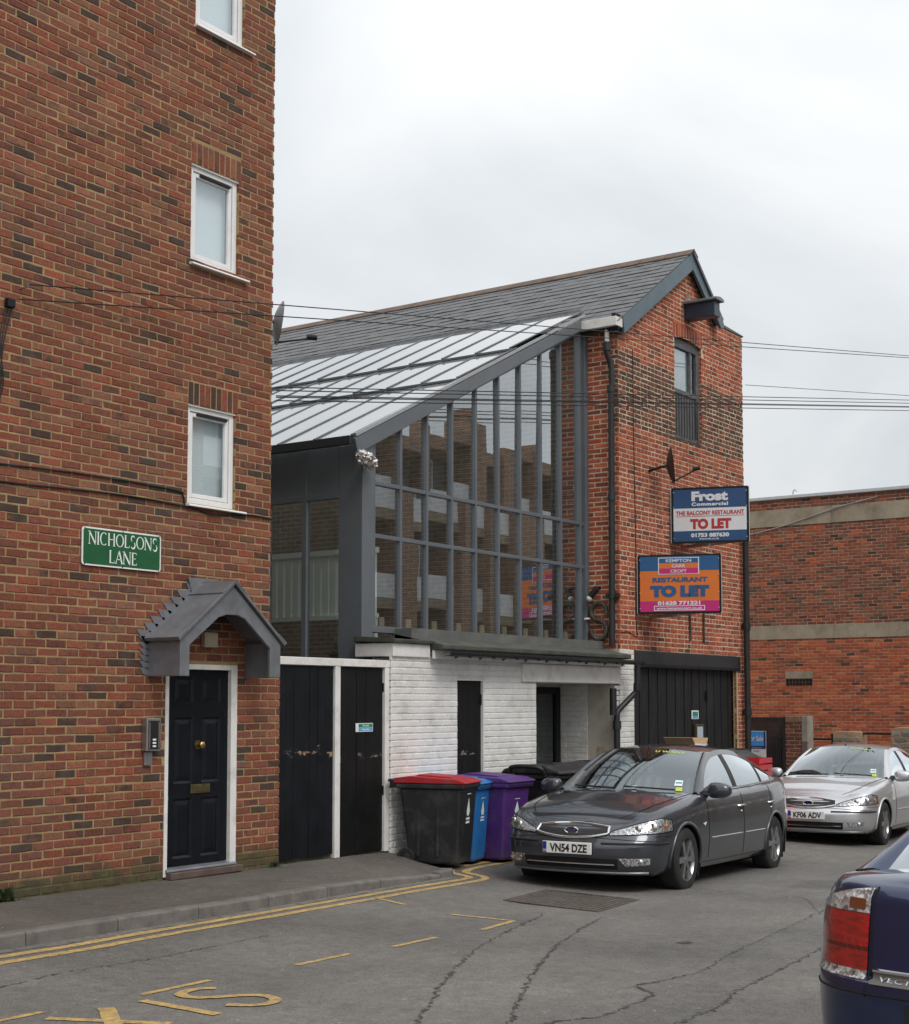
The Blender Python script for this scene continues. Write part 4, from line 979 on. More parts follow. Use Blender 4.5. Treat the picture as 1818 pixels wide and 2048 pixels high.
GW = (20.465, 21.43, 5.875, 7.53); GD = (19.05, 22.625, -.6, 2.54)
RODS = []
ghole = [(GW[0], GW[1], GW[2], 7.50), GD]
arc = lambda x: 7.475 + .05 * (1 - ((x - 20.9475) / .4825) ** 2)
ghole += [(20.41 + k * .098, 20.41 + k * .098 + .098, 7.36, arc(min(max(20.46 + k * .098, 20.47), 21.42)) + .20) for k in range(11)]
gsp = minus(lambda a, b: [(gl(b), gr(b))] if gr(b) - gl(b) > .05 else [], ghole + [(18.5, 19.05, -1, 2.56)])
arc = lambda x: 7.475 + .05 * (1 - ((x - 20.9475) / .4825) ** 2)
wp = [(20.465, 5.875), (21.43, 5.875)] + [(x, arc(x)) for x in np.linspace(21.43, 20.465, 9)]
wl = MB().plate([(18.61, 2.3), (19.045, 2.3), (19.045, 2.545), (22.63, 2.545), (22.63, -.7), (23.04, -.7), (23.04, 8.0), (21.89, 8.0), (20.89, 8.78), (18.61, 7.22)], [wp], f=lambda x, z: (x, FY + .0045, z))
rv = MB()
for i in range(len(wp)):
    p, q = wp[i], wp[(i + 1) % len(wp)]; rv.quad((p[0], FY + .0045, p[1]), (q[0], FY + .0045, q[1]), (q[0], FY + .24, q[1]), (p[0], FY + .24, p[1]))
wl.keep = True
gwall = wl.build('wall', m_mortar_pale, gab); rv.build('window_reveal', M_brickwork('red reveal brickwork', (.40, .11, .06), (.30, .085, .05), (.50, .38, .27), rot=True), gab)
gb = courses(gsp, -.6, 8.75, ch=.0715, tone=gtone, seed=5, bond='english', j=.0135)
for k in range(11):                                                  # arch over the window
    x0 = 20.41 + k * .098; gb.append((x0 + .006, x0 + .09, arc(min(max(x0 + .05, 20.47), 21.42)) + .008, arc(min(max(x0 + .05, 20.47), 21.42)) + .225, tone_red(rng)))
lay(gwall, (0, FY), (1, 0), gb, m_brick_red)
ret = MB().box(18.6045, 18.75, FY + .01, 10.62, 2.3, 7.35).build('return_wall', m_mortar_pale, gab)
rb = courses(lambda a, b: [(-10.62, -FY)], 2.55, 7.25, ch=.0715, tone=lambda r, u, z: (tone_dark(r) if (5.80 <= z < 6.86 and u > -10.22) else tone_red(r)), seed=15, j=.0155)
lay(ret, (18.60, 0), (0, -1), rb, m_brick_red)
MB().box(18.61, 18.75, 10.63, 22, -.3, 7.3).build('side_wall', M_brickwork('tan side brickwork', (.14, .098, .075), (.105, .075, .06), (.21, .18, .15), rot=True), gab)
MB().box(22.8, 23.045, FY + .02, 22, -.7, 7.95).build('side_wall', m_redwork, gab)
MB().prism([(18.62, -.5), (23.0, -.5), (23.0, 7.2), (20.88, 8.7), (18.62, 7.2)], 21.8, 22, 'y').build('rear_wall', m_redwork, gab)
# roof
m_slate = M_plain('grey slate', (.10, .10, .104), .55, var=.2, scale=6, bmp=.25, bscale=40, dirt=(.16, .155, .14), dirt_amt=.35)
e0, e1 = Vector((18.40, 0, 7.25)), Vector((20.90, 0, 8.90)); sd_ = (e1 - e0); sl_ = sd_.length; sd_.normalize(); sn = Vector((-sd_.z, 0, sd_.x))
rf = MB().prism([(18.42, 7.22), (20.90, 8.86), (21.96, 8.03), (21.96, 7.96), (20.90, 8.76), (18.45, 7.15)], 9.95, 22, 'y').build('roof', m_dark, gab)
r2 = random.Random(21); sl_list = []; ex = .195; w_s = .30
for c in range(15):
    y = 9.93 - (c % 2) * .15
    while y < 20.5:
        sl_list.append((c * ex, max(9.93, y), y + w_s - .006)); y += w_s
off = gab.location
def slate_geo(l, wdt, th=.009):
    a_, b_ = l, wdt / 2; return [(0, -b_, 0), (0, b_, 0), (a_, b_, -.012), (a_, -b_, -.012), (0, -b_, th), (0, b_, th), (a_, b_, th - .012), (a_, -b_, th - .012)], [(0, 3, 2, 1), (4, 5, 6, 7), (0, 1, 5, 4), (1, 2, 6, 5), (2, 3, 7, 6), (3, 0, 4, 7)]
sl_list = [s for s in sl_list if s[2] - s[1] > .05]
sl_list.sort(key=lambda s: -seen_size(e0 + sd_ * s[0] + Vector((0, s[1], 0)), .3)); ang = -math.atan2(sd_.z, sd_.x); cache = {}; V, F = [], []
for i, (q, ya, yb) in enumerate(sl_list):
    wdt = yb - ya; p = e0 + sd_ * q + sn * (.012 + r2.uniform(0, .006)) + Vector((0, (ya + yb) / 2, 0)) - off
    if i < 300:
        key = (round(wdt, 2), r2.randrange(4)); me = cache.get(key)
        if me is None:
            vs, fs = slate_geo(ex * 1.35, wdt); me = bpy.data.meshes.new('slate'); me.from_pydata(vs, [], fs); me.materials.append(m_slate); cache[key] = me
        o = bpy.data.objects.new('slate', me); COL.objects.link(o); o.parent = rf; o.location = p; o.rotation_euler = (r2.gauss(0, .006), ang + r2.gauss(0, .008), 0)
    else:
        vs, fs = slate_geo(ex * 1.35, wdt); k = len(V); V += [tuple(p + sd_ * v[0] + Vector((0, v[1], 0)) + sn * v[2]) for v in vs]; F += [tuple(j + k for j in f) for f in fs]
me = bpy.data.meshes.new('slating'); me.from_pydata(V, [], F); me.materials.append(m_slate); o = bpy.data.objects.new('slating', me); COL.objects.link(o); o.parent = rf; o['kind'] = 'stuff'
m_ridge = M_plain('weathered ridge tile', (.13, .085, .062), .85, var=.35, scale=4, bmp=.5, dirt=(.10, .10, .085), dirt_amt=.7)
for k in range(24):
    y0 = 9.90 + k * .455; MB().prism([(20.74, 8.845), (20.90, 8.965), (21.05, 8.86), (21.04, 8.835), (20.90, 8.935), (20.75, 8.82)], y0, y0 + .445, 'y').build('ridge_tile', m_ridge, rf, bevel=.01)
m_barge = M_plain('slate-blue paint', (.075, .115, .145), .4, var=.08, scale=3, dirt=(.05, .06, .07), dirt_amt=.3)
MB().prism([(18.56, 7.36), (20.90, 8.90), (20.90, 8.62), (18.60, 7.12)], 9.93, 9.975, 'y').build('bargeboard', m_barge, gab, bevel=.006)
MB().prism([(20.905, 8.90), (21.90, 8.10), (21.84, 7.93), (20.905, 8.64)], 9.93, 9.975, 'y').build('bargeboard', m_barge, gab, bevel=.006)
MB().prism([(20.905, 8.93), (21.98, 8.06), (21.95, 8.01), (20.905, 8.87)], 9.90, 10.3, 'y').build('verge_slates', m_slate, gab)
MB().box(18.42, 18.62, 9.985, 10.045, 7.12, 7.40).build('eaves_block', m_black, gab)
# parapet at the right with lead bits
MB().prism([(21.95, 8.0), (23.07, 8.0), (23.07, 8.025), (21.95, 8.07)], FY - .02, FY + .3, 'y').build('parapet_coping', M_plain('weathered coping', (.14, .13, .12), .8, var=.3, bmp=.4), gab, bevel=.01)
MB().prism([(21.66, 8.10), (21.90, 8.08), (21.97, 7.96), (21.96, 7.90), (21.84, 7.88), (21.74, 7.97)], 9.885, 9.93, 'y').build('verge_bracket', m_barge, gab, bevel=.008)
# hoist beam
MB().box(20.82, 21.02, 9.53, FY + .05, 7.82, 8.06).build('hoist_beam', M_plain('dark blue paint', (.022, .035, .055), .4, var=.15), gab, bevel=.008)
MB().prism([(20.76, 8.06), (21.06, 8.06), (21.06, 8.10), (20.91, 8.125), (20.76, 8.10)], 9.47, FY + .02, 'y').build('hoist_cover', m_lead, gab, bevel=.008)
MB().prism([(20.70, 8.02), (21.0, 8.30), (20.95, 8.05)], FY - .012, FY - .004, 'y').build('hoist_flashing', m_lead, gab)
# loft window
m_dish = M_plain('black dish enamel', (.035, .036, .038), .5, var=.1)
m_wood = M_plain('grey weathered timber', (.105, .105, .11), .7, var=.3, scale=8, bmp=.4, bscale=30)
wf = MB()
for bx in ((20.47, 20.54, 5.93, 7.5), (21.33, 21.43, 5.93, 7.5), (20.54, 21.33, 7.36, 7.50), (20.54, 21.33, 5.88, 5.98), (20.54, 21.33, 6.63, 6.70), (21.10, 21.15, 6.70, 7.36)): wf.box(bx[0], bx[1], FY + .05, FY + .12, bx[2], bx[3])
lw = wf.build('window', m_wood, gab, bevel=.004)
MB().box(20.54, 21.33, FY + .088, FY + .092, 6.70, 7.36).build('pane', M_glass('dusty glass', (.75, .78, .78), 1.8, .06), lw)
MB().box(20.5, 21.12, FY + .098, FY + .102, 6.66, 7.40).build('paper_blind', M_plain('white paper blind', (.86, .87, .87), .8, var=.03), lw)
for k in range(8): MB().box(20.54 + k * .0985, 20.54 + k * .0985 + .095, FY + .07, FY + .095, 5.98, 6.63).build('board', m_wood, lw, bevel=.003)
for k in range(9): MB().tube([(20.56 + k * .095, FY + .03, 5.95), (20.56 + k * .095, FY + .03, 6.62)], .006, 6).build('guard_bar', m_black, lw)
MB().box(20.45, 21.42, FY + .01, FY + .06, 5.83, 5.90).build('sill', m_lead, lw, bevel=.006)
MB().box(20.4, 21.5, FY + .245, FY + .26, 5.8, 7.6).build('void', m_dark, lw)
# doors
m_boards = M_plain('black door boards', (.013, .013, .014), .5, var=.35, scale=4, spec=.3, bmp=.25, bscale=20, stretch=(4, 4, .5), dirt=(.05, .05, .05), dirt_amt=.5)
for dn, a, b in (('warehouse_door', 19.06, 20.84), ('warehouse_door', 20.85, 22.615)):
    dd = MB().box(a, b, FY + .10, FY + .13, -.4, 2.32).build(dn, m_boards, gab)
    nb = 12 if a < 20 else 13; w_ = (b - a) / nb
    for k in range(nb): MB().box(a + k * w_ + .004, a + (k + 1) * w_ - .004, FY + .082 + (.008 if k % 2 else 0), FY + .10, -.38, 2.31).build('board', m_boards, dd, bevel=.003)
    if a > 20:
        for zz in (.95, 1.8): MB().box(21.62, 21.66, FY + .06, FY + .085, zz, zz + .16).build('hinge', m_black, dd)
MB().box(19.05, 22.78, FY - .015, FY + .12, 2.325, 2.54).build('door_lintel', M_plain('black lintel paint', (.022, .023, .024), .45, var=.2, scale=3, bmp=.2), gab, bevel=.008)
MB().box(19.05, 22.74, FY - .03, FY + .0, 2.30, 2.345).build('lintel_lip', m_black, gab)
MB().box(19.05, 22.63, FY + .3, FY + .32, -.6, 2.6).build('door_void', m_dark, gab)
MB().box(22.63, 22.68, FY - .004, FY + .06, -.6, 2.30).build('door_jamb', M_plain('yellowed jamb', (.42, .36, .20), .7, var=.15), gab)
# white eaves gutter
wg = thing('eaves_gutter', 'white box gutter at the roof corner above the red brick return', 'gutter', (18.45, 10.5, 7.2))
m_wg = M_plain('dirty white plastic', (.70, .68, .63), .45, var=.06, dirt=(.42, .38, .30), dirt_amt=.5)
MB().box(18.36, 18.56, 9.94, 10.55, 7.20, 7.335).build('gutter_run', m_wg, wg, bevel=.006)
MB().box(18.355, 18.565, 10.555, 10.60, 7.195, 7.34).build('union', m_wg, wg)
MB().box(18.36, 18.56, 10.605, 10.9, 7.20, 7.335).build('gutter_run', m_wg, wg, bevel=.006)
MB().tube([(18.47, 10.15, 7.21), (18.47, 10.15, 6.98)], .034, 12).build('outlet', m_wg, wg, smooth=60)
d2 = thing('brick_return_downpipe', 'long black cast downpipe on the narrow brick return by the glass', 'downpipe', (18.52, 10.14, 2.6))
MB().tube(smoothpath([(18.47, 10.15, 7.0), (18.47, 10.15, 6.85), (18.53, 10.12, 6.66), (18.54, 10.115, 6.5), (18.54, 10.115, 6.3)], 6), .042, 12).build('swan_neck', m_blackpipe, d2, smooth=60)
MB().tube([(18.54, 10.125, 6.35), (18.54, 10.14, 2.6)], .045, 14).build('pipe', m_blackpipe, d2, smooth=60)
for z in (6.92, 6.32, 4.74, 3.32): MB().tube([(18.54 if z < 6.8 else 18.47, 10.13 if z < 6.8 else 10.15, z - .05), (18.54 if z < 6.8 else 18.47, 10.13 if z < 6.8 else 10.15, z + .05)], .058, 14).build('collar', m_blackpipe, d2, smooth=40)
MB().box(18.50, 18.6, 10.03, 10.22, 3.28, 3.34).build('holderbat', m_blackpipe, d2)
d3 = thing('corner_downpipe', 'black downpipe at the right corner of the gabled building', 'downpipe', (23.0, 9.95, -.3))
MB().tube([(22.87, 9.96, 4.6), (22.87, 9.96, -.4)], .052, 14).build('pipe', m_blackpipe, d3, smooth=60)
for z in (3.05, 1.62): MB().tube([(22.87, 9.96, z - .06), (22.87, 9.96, z + .06)], .068, 14).build('collar', m_blackpipe, d3, smooth=40); MB().box(22.84, 22.90, 9.96, FY, z - .03, z + .03).build('holderbat', m_blackpipe, d3)
# iron S-shaped tie plate
m_rust = M_plain('rusted iron', (.055, .048, .038), .75, metal=.3, var=.35, scale=14, bmp=.4, dirt=(.20, .19, .14), dirt_amt=.5)
sp_ = []
for k in range(27):
    t = R(-20 + 270 * k / 26); sp_.append((10.36 - .125 * math.cos(t), 3.085 + .125 * math.sin(t)))
for k in range(1, 27):
    t = R(90 - 270 * k / 26); sp_.append((10.36 - .125 * math.cos(t), 2.825 + .135 * math.sin(t)))
MB_ = MB().tube([(18.545, q[0], q[1]) for q in sp_], .034, 8)
tag(MB_.build('wall_tie_plate', m_rust, smooth=60), 'rusty S-shaped iron tie plate on the brick return', 'wall tie')
fl = thing('floodlight', 'small black spotlight with clear lens on the brick return above the tie plate', 'lamp', (18.55, 10.40, 3.3))
MB().tube([(18.60, 10.36, 3.44), (18.52, 10.37, 3.43), (18.50, 10.38, 3.40)], .02, 8).build('arm', m_black, fl)
MB().tube([(18.50, 10.37, 3.42), (18.46, 10.45, 3.30)], .045, 12).build('lamp_body', m_black, fl, smooth=60)
MB().ball((18.455, 10.46, 3.28), .045, 12, 8).build('lens', M_plain('clear lens', (.6, .6, .58), .1, spec=1.), fl, smooth=60)
MB().box(18.595, 18.6, 10.36, 10.46, 3.42, 3.46).build('mounting_plate', m_black, fl)
bolt = MB().tube([(18.59, 10.50, 2.995), (18.42, 10.52, 2.985)], .014, 8); tag(bolt.build('white_peg', m_white), 'short white rod sticking out beside the tie plate', 'rod')
# rods and cable on the gable
tag(MB().tube([(20.87, 10.035, 3.20), (20.89, 10.035, 2.74)], .018, 6).build('iron_strap', m_rust), 'left of two short rusty straps below the orange board', 'strap', 'straps under the orange board')
tag(MB().tube([(21.37, 10.035, 3.20), (21.37, 10.035, 2.72)], .018, 6).build('iron_strap', m_rust), 'right of two short rusty straps below the orange board', 'strap', 'straps under the orange board')
cable('wall_cable', [(19.06, FY - .008, 7.0), (19.07, FY - .008, 5.5), (19.10, FY - .008, 4.2), (19.09, FY - .008, 3.0), (19.12, FY - .008, 2.75), (18.85, FY - .01, 2.80), (18.62, FY - .01, 2.78)], .006, 'thin dark cable running down the gable brickwork', n=6)
dish('satellite_dish', (19.62, 9.78, 5.30), (.50, -.86, .10), 'small dark satellite dish fixed below the loft window', .28, mount=(19.55, FY, 5.24))
kp = thing('key_box', 'framed grey keypad box on the black warehouse doors', 'keypad', (21.28, FY + .05, 1.27))
MB().box(21.13, 21.43, FY + .03, FY + .08, 1.17, 1.44).build('surround', m_brass_dull, kp, bevel=.006); MB().box(21.18, 21.38, FY + .024, FY + .032, 1.22, 1.40).build('panel', M_plain('pale keypad', (.45, .50, .56), .4), kp)
nt_ = thing('door_notice', 'small green and white notice on the black warehouse doors', 'sign', (21.2, FY + .05, 1.53))
MB().box(21.08, 21.33, FY + .072, FY + .078, 1.52, 1.655).build('backing', m_letter, nt_); MB().box(21.11, 21.30, FY + .069, FY + .0715, 1.565, 1.635).build('green_panel', M_plain('notice green', (.02, .25, .16), .4), nt_); MB().box(21.11, 21.30, FY + .069, FY + .0715, 1.53, 1.56).build('blue_panel', M_plain('notice blue', (.12, .36, .62), .4), nt_)
# alarm-ish plate and scrap on the entrance wall
tag(MB().box(18.438, 18.446, 10.22, 10.34, .95, 1.15).build('wall_plate', M_plain('tan plate', (.36, .29, .20), .7, var=.2)), 'small tan plate on the cream entrance wall', 'plate')
# ================================================================ agents' boards on the gable
def signboard(name, label, P0, wd, z0, z1, face):
    """V-shaped pair of boards fixed to the wall, the near one carrying the print"""
    d_ = Vector((.341, -.940, 0)); n_ = Vector((-.940, -.341, 0)); P0 = Vector((P0[0], P0[1], 0)); mid = P0 + d_ * wd / 2
    t = thing(name, label, 'sign', (mid.x, mid.y, z0))
    f = lambda off: (lambda u, v: tuple(P0 + d_ * u + n_ * off + Vector((0, 0, v))))
    def pl(u0, u1, v0, v1, o0, o1, nm, mat):
        g0, g1 = f(o0), f(o1); q = [(u0, v0), (u1, v0), (u1, v1), (u0, v1)]
        return MB().add([g0(*p) for p in q] + [g1(*p) for p in q], [(0, 1, 2, 3), (7, 6, 5, 4), (0, 4, 5, 1), (1, 5, 6, 2), (2, 6, 7, 3), (3, 7, 4, 0)]).build(nm, mat, t)
    H_ = z1 - z0
    pl(0, wd, z0, z1, 0, .012, 'board', m_black)
    for bx in ((0, wd, z0 - .015, z0 + .012), (0, wd, z1 - .012, z1 + .015), (-.012, .016, z0, z1), (wd - .016, wd + .012, z0, z1)): pl(*bx, -.004, .022, 'frame_bar', m_black)
    pl(-.02, -.013, z0 - .01, z1 + .02, .0, .02, 'edge_strip', m_alu); pl(wd + .0125, wd + .02, z0 - .01, z1 + .02, .0, .02, 'edge_strip', m_alu)
    q0 = P0 + d_ * wd; q1 = Vector((P0.x + .85, FY - .03, 0))
    MB().add([tuple(q0 + Vector((0, 0, z0))), tuple(q1 + Vector((0, 0, z0))), tuple(q1 + Vector((0, 0, z1))), tuple(q0 + Vector((0, 0, z1)))], [(0, 1, 2, 3)]).build('rear_board', m_alu, t)
    bt = P0 + d_ * wd * .5
    MB().beam(tuple(bt + Vector((0, 0, z0 - .03))), (P0.x + .45, FY, z0 - .03), .05, .05).build('bracket', m_alu, t)
    face(lambda u0, u1, v0, v1, mat, lv=0, nm='panel': pl(u0 * wd, u1 * wd, z0 + v0 * H_, z0 + v1 * H_, .022 + .002 * lv, .0232 + .002 * lv, nm, mat),
         lambda s, u, v, size, mat, fit=None, bold=.02, lv=2, sp=1., nm='lettering': put_text(MB(), s, size * H_, (lambda g: (lambda a_, b_: g(u * wd + a_, z0 + v * H_ + b_)))(f(.0235 + .002 * lv)), bold=bold, fit=fit and fit * wd, spacing=sp).build(nm, mat, t))
    for uu in (.02, .98):
        for vv in (.08, .35, .65, .93): q = f(.026)(uu * wd, z0 + vv * H_); MB().ball(q, .008, 6, 4).build('screw', m_alu, t)
P = lambda n, c: M_plain(n, c, .42, var=.05, scale=3)
m_nb, m_wp, m_rd = P('navy print', (.014, .060, .165)), P('white print', (.66, .66, .67)), P('red print', (.42, .018, .022))
m_ob, m_or, m_mg = P('blue print', (.012, .085, .22), ), P('orange print', (.66, .155, .018)), P('magenta print', (.50, .012, .16))
def frost(panel, txt):
    panel(.02, .98, .02, .98, m_nb); panel(.02, .98, .21, .63, m_wp, 1)
    txt('Frost', .5, .775, .225, m_wp, .48, .055); txt('Commercial', .5, .675, .085, m_wp, .48, .045, sp=1.1)
    txt('THE BALCONY RESTAURANT', .5, .505, .105, m_rd, .90, .035); panel(.05, .95, .475, .484, m_rd, 2); txt('TO LET', .51, .255, .235, m_rd, .54, .065)
    txt('01753 887630', .5, .095, .095, m_wp, .50, .05); txt('frostweb.co.uk', .49, .045, .045, m_wp, .26, .02)
signboard('estate_agent_board', 'navy and white to-let board projecting from the gable, upper of two', (20.22, 10.0), 1.145, 4.215, 5.04, frost)
def kempton(panel, txt):
    panel(.02, .985, .02, .985, m_or); panel(.02, .985, .735, .985, m_ob, 1); panel(.02, .985, .02, .205, m_mg, 1)
    panel(.245, .745, .67, .965, m_wp, 2); panel(.257, .733, .865, .952, m_ob, 3); panel(.257, .733, .775, .865, m_or, 3); panel(.257, .733, .683, .775, m_mg, 3)
    txt('KEMPTON', .495, .882, .075, m_wp, .31, .02, 4); txt('CARR', .495, .79, .075, m_wp, .165, .02, 4); txt('CROFT', .495, .70, .075, m_wp, .20, .02, 4)
    txt('RESTAURANT', .51, .54, .105, m_ob, .67, .045); txt('TO LET', .505, .295, .235, m_ob, .72, .085)
    txt('01628 771221', .495, .14, .085, m_wp, .52, .05)
    panel(.19, .81, .038, .052, m_wp, 2); panel(.19, .81, .112, .124, m_wp, 2); panel(.19, .20, .052, .112, m_wp, 2); panel(.80, .81, .052, .112, m_wp, 2)
    txt('www.kemptoncarr.co.uk', .5, .062, .052, m_wp, .56, .03)
signboard('estate_agent_board', 'orange, blue and magenta to-let board projecting from the gable, lower of two', (19.10, 10.0), 1.185, 3.08, 3.915, kempton)

# ================================================================ large brick wall building closing the view
big = thing('brick_hall', 'long high brick wall with two concrete bands closing the street', 'building', (33, 12, -.5))
tone_up = pal([(.25, .082, .05), (.19, .068, .048), (.30, .092, .05), (.14, .085, .06), (.42, .10, .042), (.21, .115, .072)], [24, 22, 20, 8, 5, 8], (.05, .22))
tone_lo = pal([(.42, .105, .050), (.38, .092, .046), (.34, .085, .045), (.46, .145, .06), (.16, .075, .052)], [30, 26, 18, 14, 5], (.03, .06))
bw = MB().box(33.0045, 33.4, 7.6, 17.5, -.8, 6.62).build('wall', m_mortar_far, big)
bsp = minus(lambda a, b: [(-16.0, -7.6)], [(-99, 99, 5.985, 6.385), (-99, 99, 3.285, 3.60), (-13.40, -12.73, 2.17, 2.51)])
bb = courses(bsp, -.6, 6.6, tone=lambda r, u, z: tone_up(r) if z > 3.3 else tone_lo(r), seed=31)
lay(bw, (33, 0), (0, -1), bb, m_brick_far)
m_band = M_plain('stained concrete', (.32, .265, .19), .9, var=.18, scale=2.5, bmp=.3, dirt=(.14, .12, .09), dirt_amt=.7)
for z0, z1, nm in ((5.97, 6.385, 'concrete_band'), (3.27, 3.605, 'concrete_band')):
    y = 7.6; k = 0
    while y < 16:
        MB().box(32.985, 33.01, y, min(16, y + 2.3) - .008, z0 + .004, z1 - .004).build(nm, m_band, big, bevel=.004); y += 2.3
MB().box(32.93, 33.45, 7.5, 17.5, 6.62, 6.70).build('coping', M_plain('pale coping', (.50, .51, .52), .5, var=.08), big, bevel=.01)
MB().box(33.4, 60, 7.6, 17.5, -.8, 6.6).build('hall_body', m_redwork, big)
vn = MB().box(32.99, 33.012, 12.73, 13.40, 2.345, 2.51).build('vent_lintel', m_band, big)
for i in range(2):
    for k in range(8): MB().box(32.992, 33.02, 12.745 + k * .082, 12.745 + k * .082 + .068, 2.18 + i * .082, 2.18 + i * .082 + .07).build('air_brick', m_black, big)
tag(MB().tube(smoothpath([(33.1, 13.18, 6.70), (33.1, 13.18, 6.80), (33.1, 13.13, 6.84), (33.1, 13.09, 6.79)], 6), .014, 6).build('roof_hook', m_steel), 'small hooked pipe standing on the pale coping', 'pipe')
cable('wall_cable', [(32.96, 11.1, 6.5), (32.96, 12, 6.33), (32.96, 12.9, 6.1), (32.96, 13.6, 5.93), (32.96, 14.4, 5.80)], .012, 'grey cable slanting across the upper concrete band', m_steel)

# brick gate pier and mesh gate
m_pier = M_brick('brown pier brick', dirt=(.10, .06, .05), dirt_amt=.4)
gp = thing('gate_pier', 'brown brick pier beside the dark mesh gate', 'pier', (27.1, 10.8, gz(27, 10.4)))
pw = MB().box(27.0045, 27.33, 10.66, 10.985, -.5, 1.50).build('core', m_mortar_far, gp)
pb = courses(lambda a, b: [(-10.985, -10.655)], -.45, 1.40, tone=pal([(.16, .065, .048), (.13, .055, .044), (.20, .075, .05)], [1, 1, 1]), seed=41)
lay(pw, (27, 0), (0, -1), pb, m_pier)
for k in range(4): MB().box(26.995, 27.34, 10.66 + k * .083, 10.66 + k * .083 + .076, 1.405, 1.515).build('cap_brick', M_plain('cap brick', (.22, .13, .09), .9, var=.3), gp, bevel=.005)
MB().box(27.0, 27.3, 10.54, 10.655, -.5, 1.52).build('stone_edge', M_plain('pale pier stone', (.28, .25, .21), .9, var=.2, bmp=.3), gp, bevel=.006)
tag(MB().box(26.97, 27.0, 10.53, 10.64, .80, 1.04).build('bell_panel', m_steel, bevel=.005), 'small steel bell panel on the brick gate pier', 'intercom')
m_gm = M_plain('dark grey gate metal', (.028, .031, .034), .45, var=.15)
mg = thing('mesh_gate', 'dark grey metal mesh gate beyond the gabled building', 'gate', (27.05, 11.5, gz(27, 10.4)))
for bx in ((10.99, 11.05, -.4, 1.5), (12.15, 12.21, -.4, 1.5)): MB().box(27.02, 27.08, *bx).build('post', m_gm, mg)
for z0, z1 in ((1.43, 1.49), (1.10, 1.135), (-.30, -.25)): MB().box(27.03, 27.07, 11.05, 12.15, z0, z1).build('rail', m_gm, mg)
for k in range(26): MB().box(27.045, 27.055, 11.07 + k * .042, 11.07 + k * .042 + .012, -.25, 1.43).build('bar', m_gm, mg)
for k in range(16): MB().box(27.058, 27.063, 11.05, 12.15, -.2 + k * .1, -.2 + k * .1 + .01).build('cross_wire', m_gm, mg)
MB().box(27.35, 27.45, 11.0, 13.5, -.5, 1.48).build('backing_panel', M_plain('brown backing boards', (.085, .045, .035), .8, var=.25), mg)
fsn = thing('for_sale_sign', 'blue and white for-sale sign fixed to the mesh gate', 'sign', (27, 11.57, .65))
MB().box(26.985, 27.0, 11.385, 11.76, .655, 1.225).build('board', m_wp, fsn)
MB().box(26.982, 26.986, 11.42, 11.76, .935, 1.215).build('blue_panel', P('sky blue print', (.06, .30, .72)), fsn); MB().box(26.981, 26.986, 11.388, 11.42, .88, 1.22).build('edge_panel', P('deep blue print', (.02, .02, .16)), fsn); MB().box(26.9815, 26.986, 11.42, 11.76, .88, .933).build('navy_panel', P('navy strip', (.015, .015, .10)), fsn)
tx = MB(); put_text(tx, 'For Sale', .15, lambda u, v: (26.979, 11.59 - u, 1.03 + v), bold=.02, fit=.30); put_text(tx, 'by Maidenhead', .03, lambda u, v: (26.979, 11.59 - u, .895 + v), fit=.26); tx.build('lettering', m_wp, fsn)
tx = MB(); put_text(tx, 'Viewing', .05, lambda u, v: (26.983, 11.59 - u, .82 + v), fit=.12); put_text(tx, '01628 770000', .05, lambda u, v: (26.983, 11.59 - u, .71 + v), fit=.2); tx.build('small_print', M_plain('dark print', (.05, .05, .08), .5), fsn)
# low stone piers with pipe rails
m_stone = M_brick('pale rubble stone', dirt=(.14, .12, .10), dirt_amt=.5); ts = pal([(.30, .26, .20), (.24, .21, .17), (.35, .31, .25)], [1, 1, 1])
for i, (y0, y1, zt, lab) in enumerate(((10.74, 11.35, 1.165, 'pale stone pier behind the silver car, left of two'), (9.45, 10.08, 1.26, 'pale stone pier behind the silver car, right of two'))):
    t = thing('stone_pier', lab, 'pier', (30.6, (y0 + y1) / 2, gz(30.5, 10)), group='stone piers with rails')
    c_ = MB().box(30.51, 30.95, y0 + .01, y1 - .01, -.6, zt - .02).build('core', m_mortar_far, t)
    lay(c_, (30.5, 0), (0, -1), courses(lambda a, b: [(-y1, -y0)], -.5, zt - .13, ch=.12, L=.26, tone=ts, seed=50 + i, j=.018), m_stone, ch=.014, jit=.01)
    MB().prism([(y0 + .08, zt - .1), (y0 + .10, zt), (y1 - .10, zt), (y1 - .08, zt - .1)], 30.52, 30.92, 'x').build('cap', m_band, t, bevel=.02)
rl = thing('pipe_railing', 'black pipe railing running between the pale stone piers', 'railing', (30.6, 11.5, gz(30.5, 10)))
for a, b, z in ((11.40, 12.6, .99), (11.02, 11.46, 1.08), (9.9, 10.75, 1.12), (7.6, 9.5, 1.12)): MB().tube([(30.7, a, z), (30.7, b, z)], .024, 8).build('rail', m_black, rl)
for y, z in ((11.42, 1.10), (12.5, 1.0), (9.98, 1.13)): MB().tube([(30.68, y, -.5), (30.68, y, z)], .026, 8).build('post', m_black, rl)
bgm = MB().ball((29.6, 11.55, .33), .36, 20, 14, (1, 1.05, 1.15)); r2 = random.Random(8)
bgm.v = [(v[0] + r2.gauss(0, .02), v[1] + r2.gauss(0, .02), max(-.42, v[2] + r2.gauss(0, .02) + (.12 if v[2] > .68 else 0))) for v in bgm.v]
bgm.v = [(v[0], v[1], v[2]) for v in bgm.v]
bgo = MB().ball((29.6, 11.55, -.05), .34, 20, 12, (1, 1.05, 1.1)); bgm.v += []; 
tag(bgm.build('rubbish_bag', M_plain('black bin bag', (.012, .012, .013), .25, var=.2, bmp=.5, bscale=9), smooth=60), 'knotted black rubbish bag against the railing behind the silver car', 'rubbish bag')
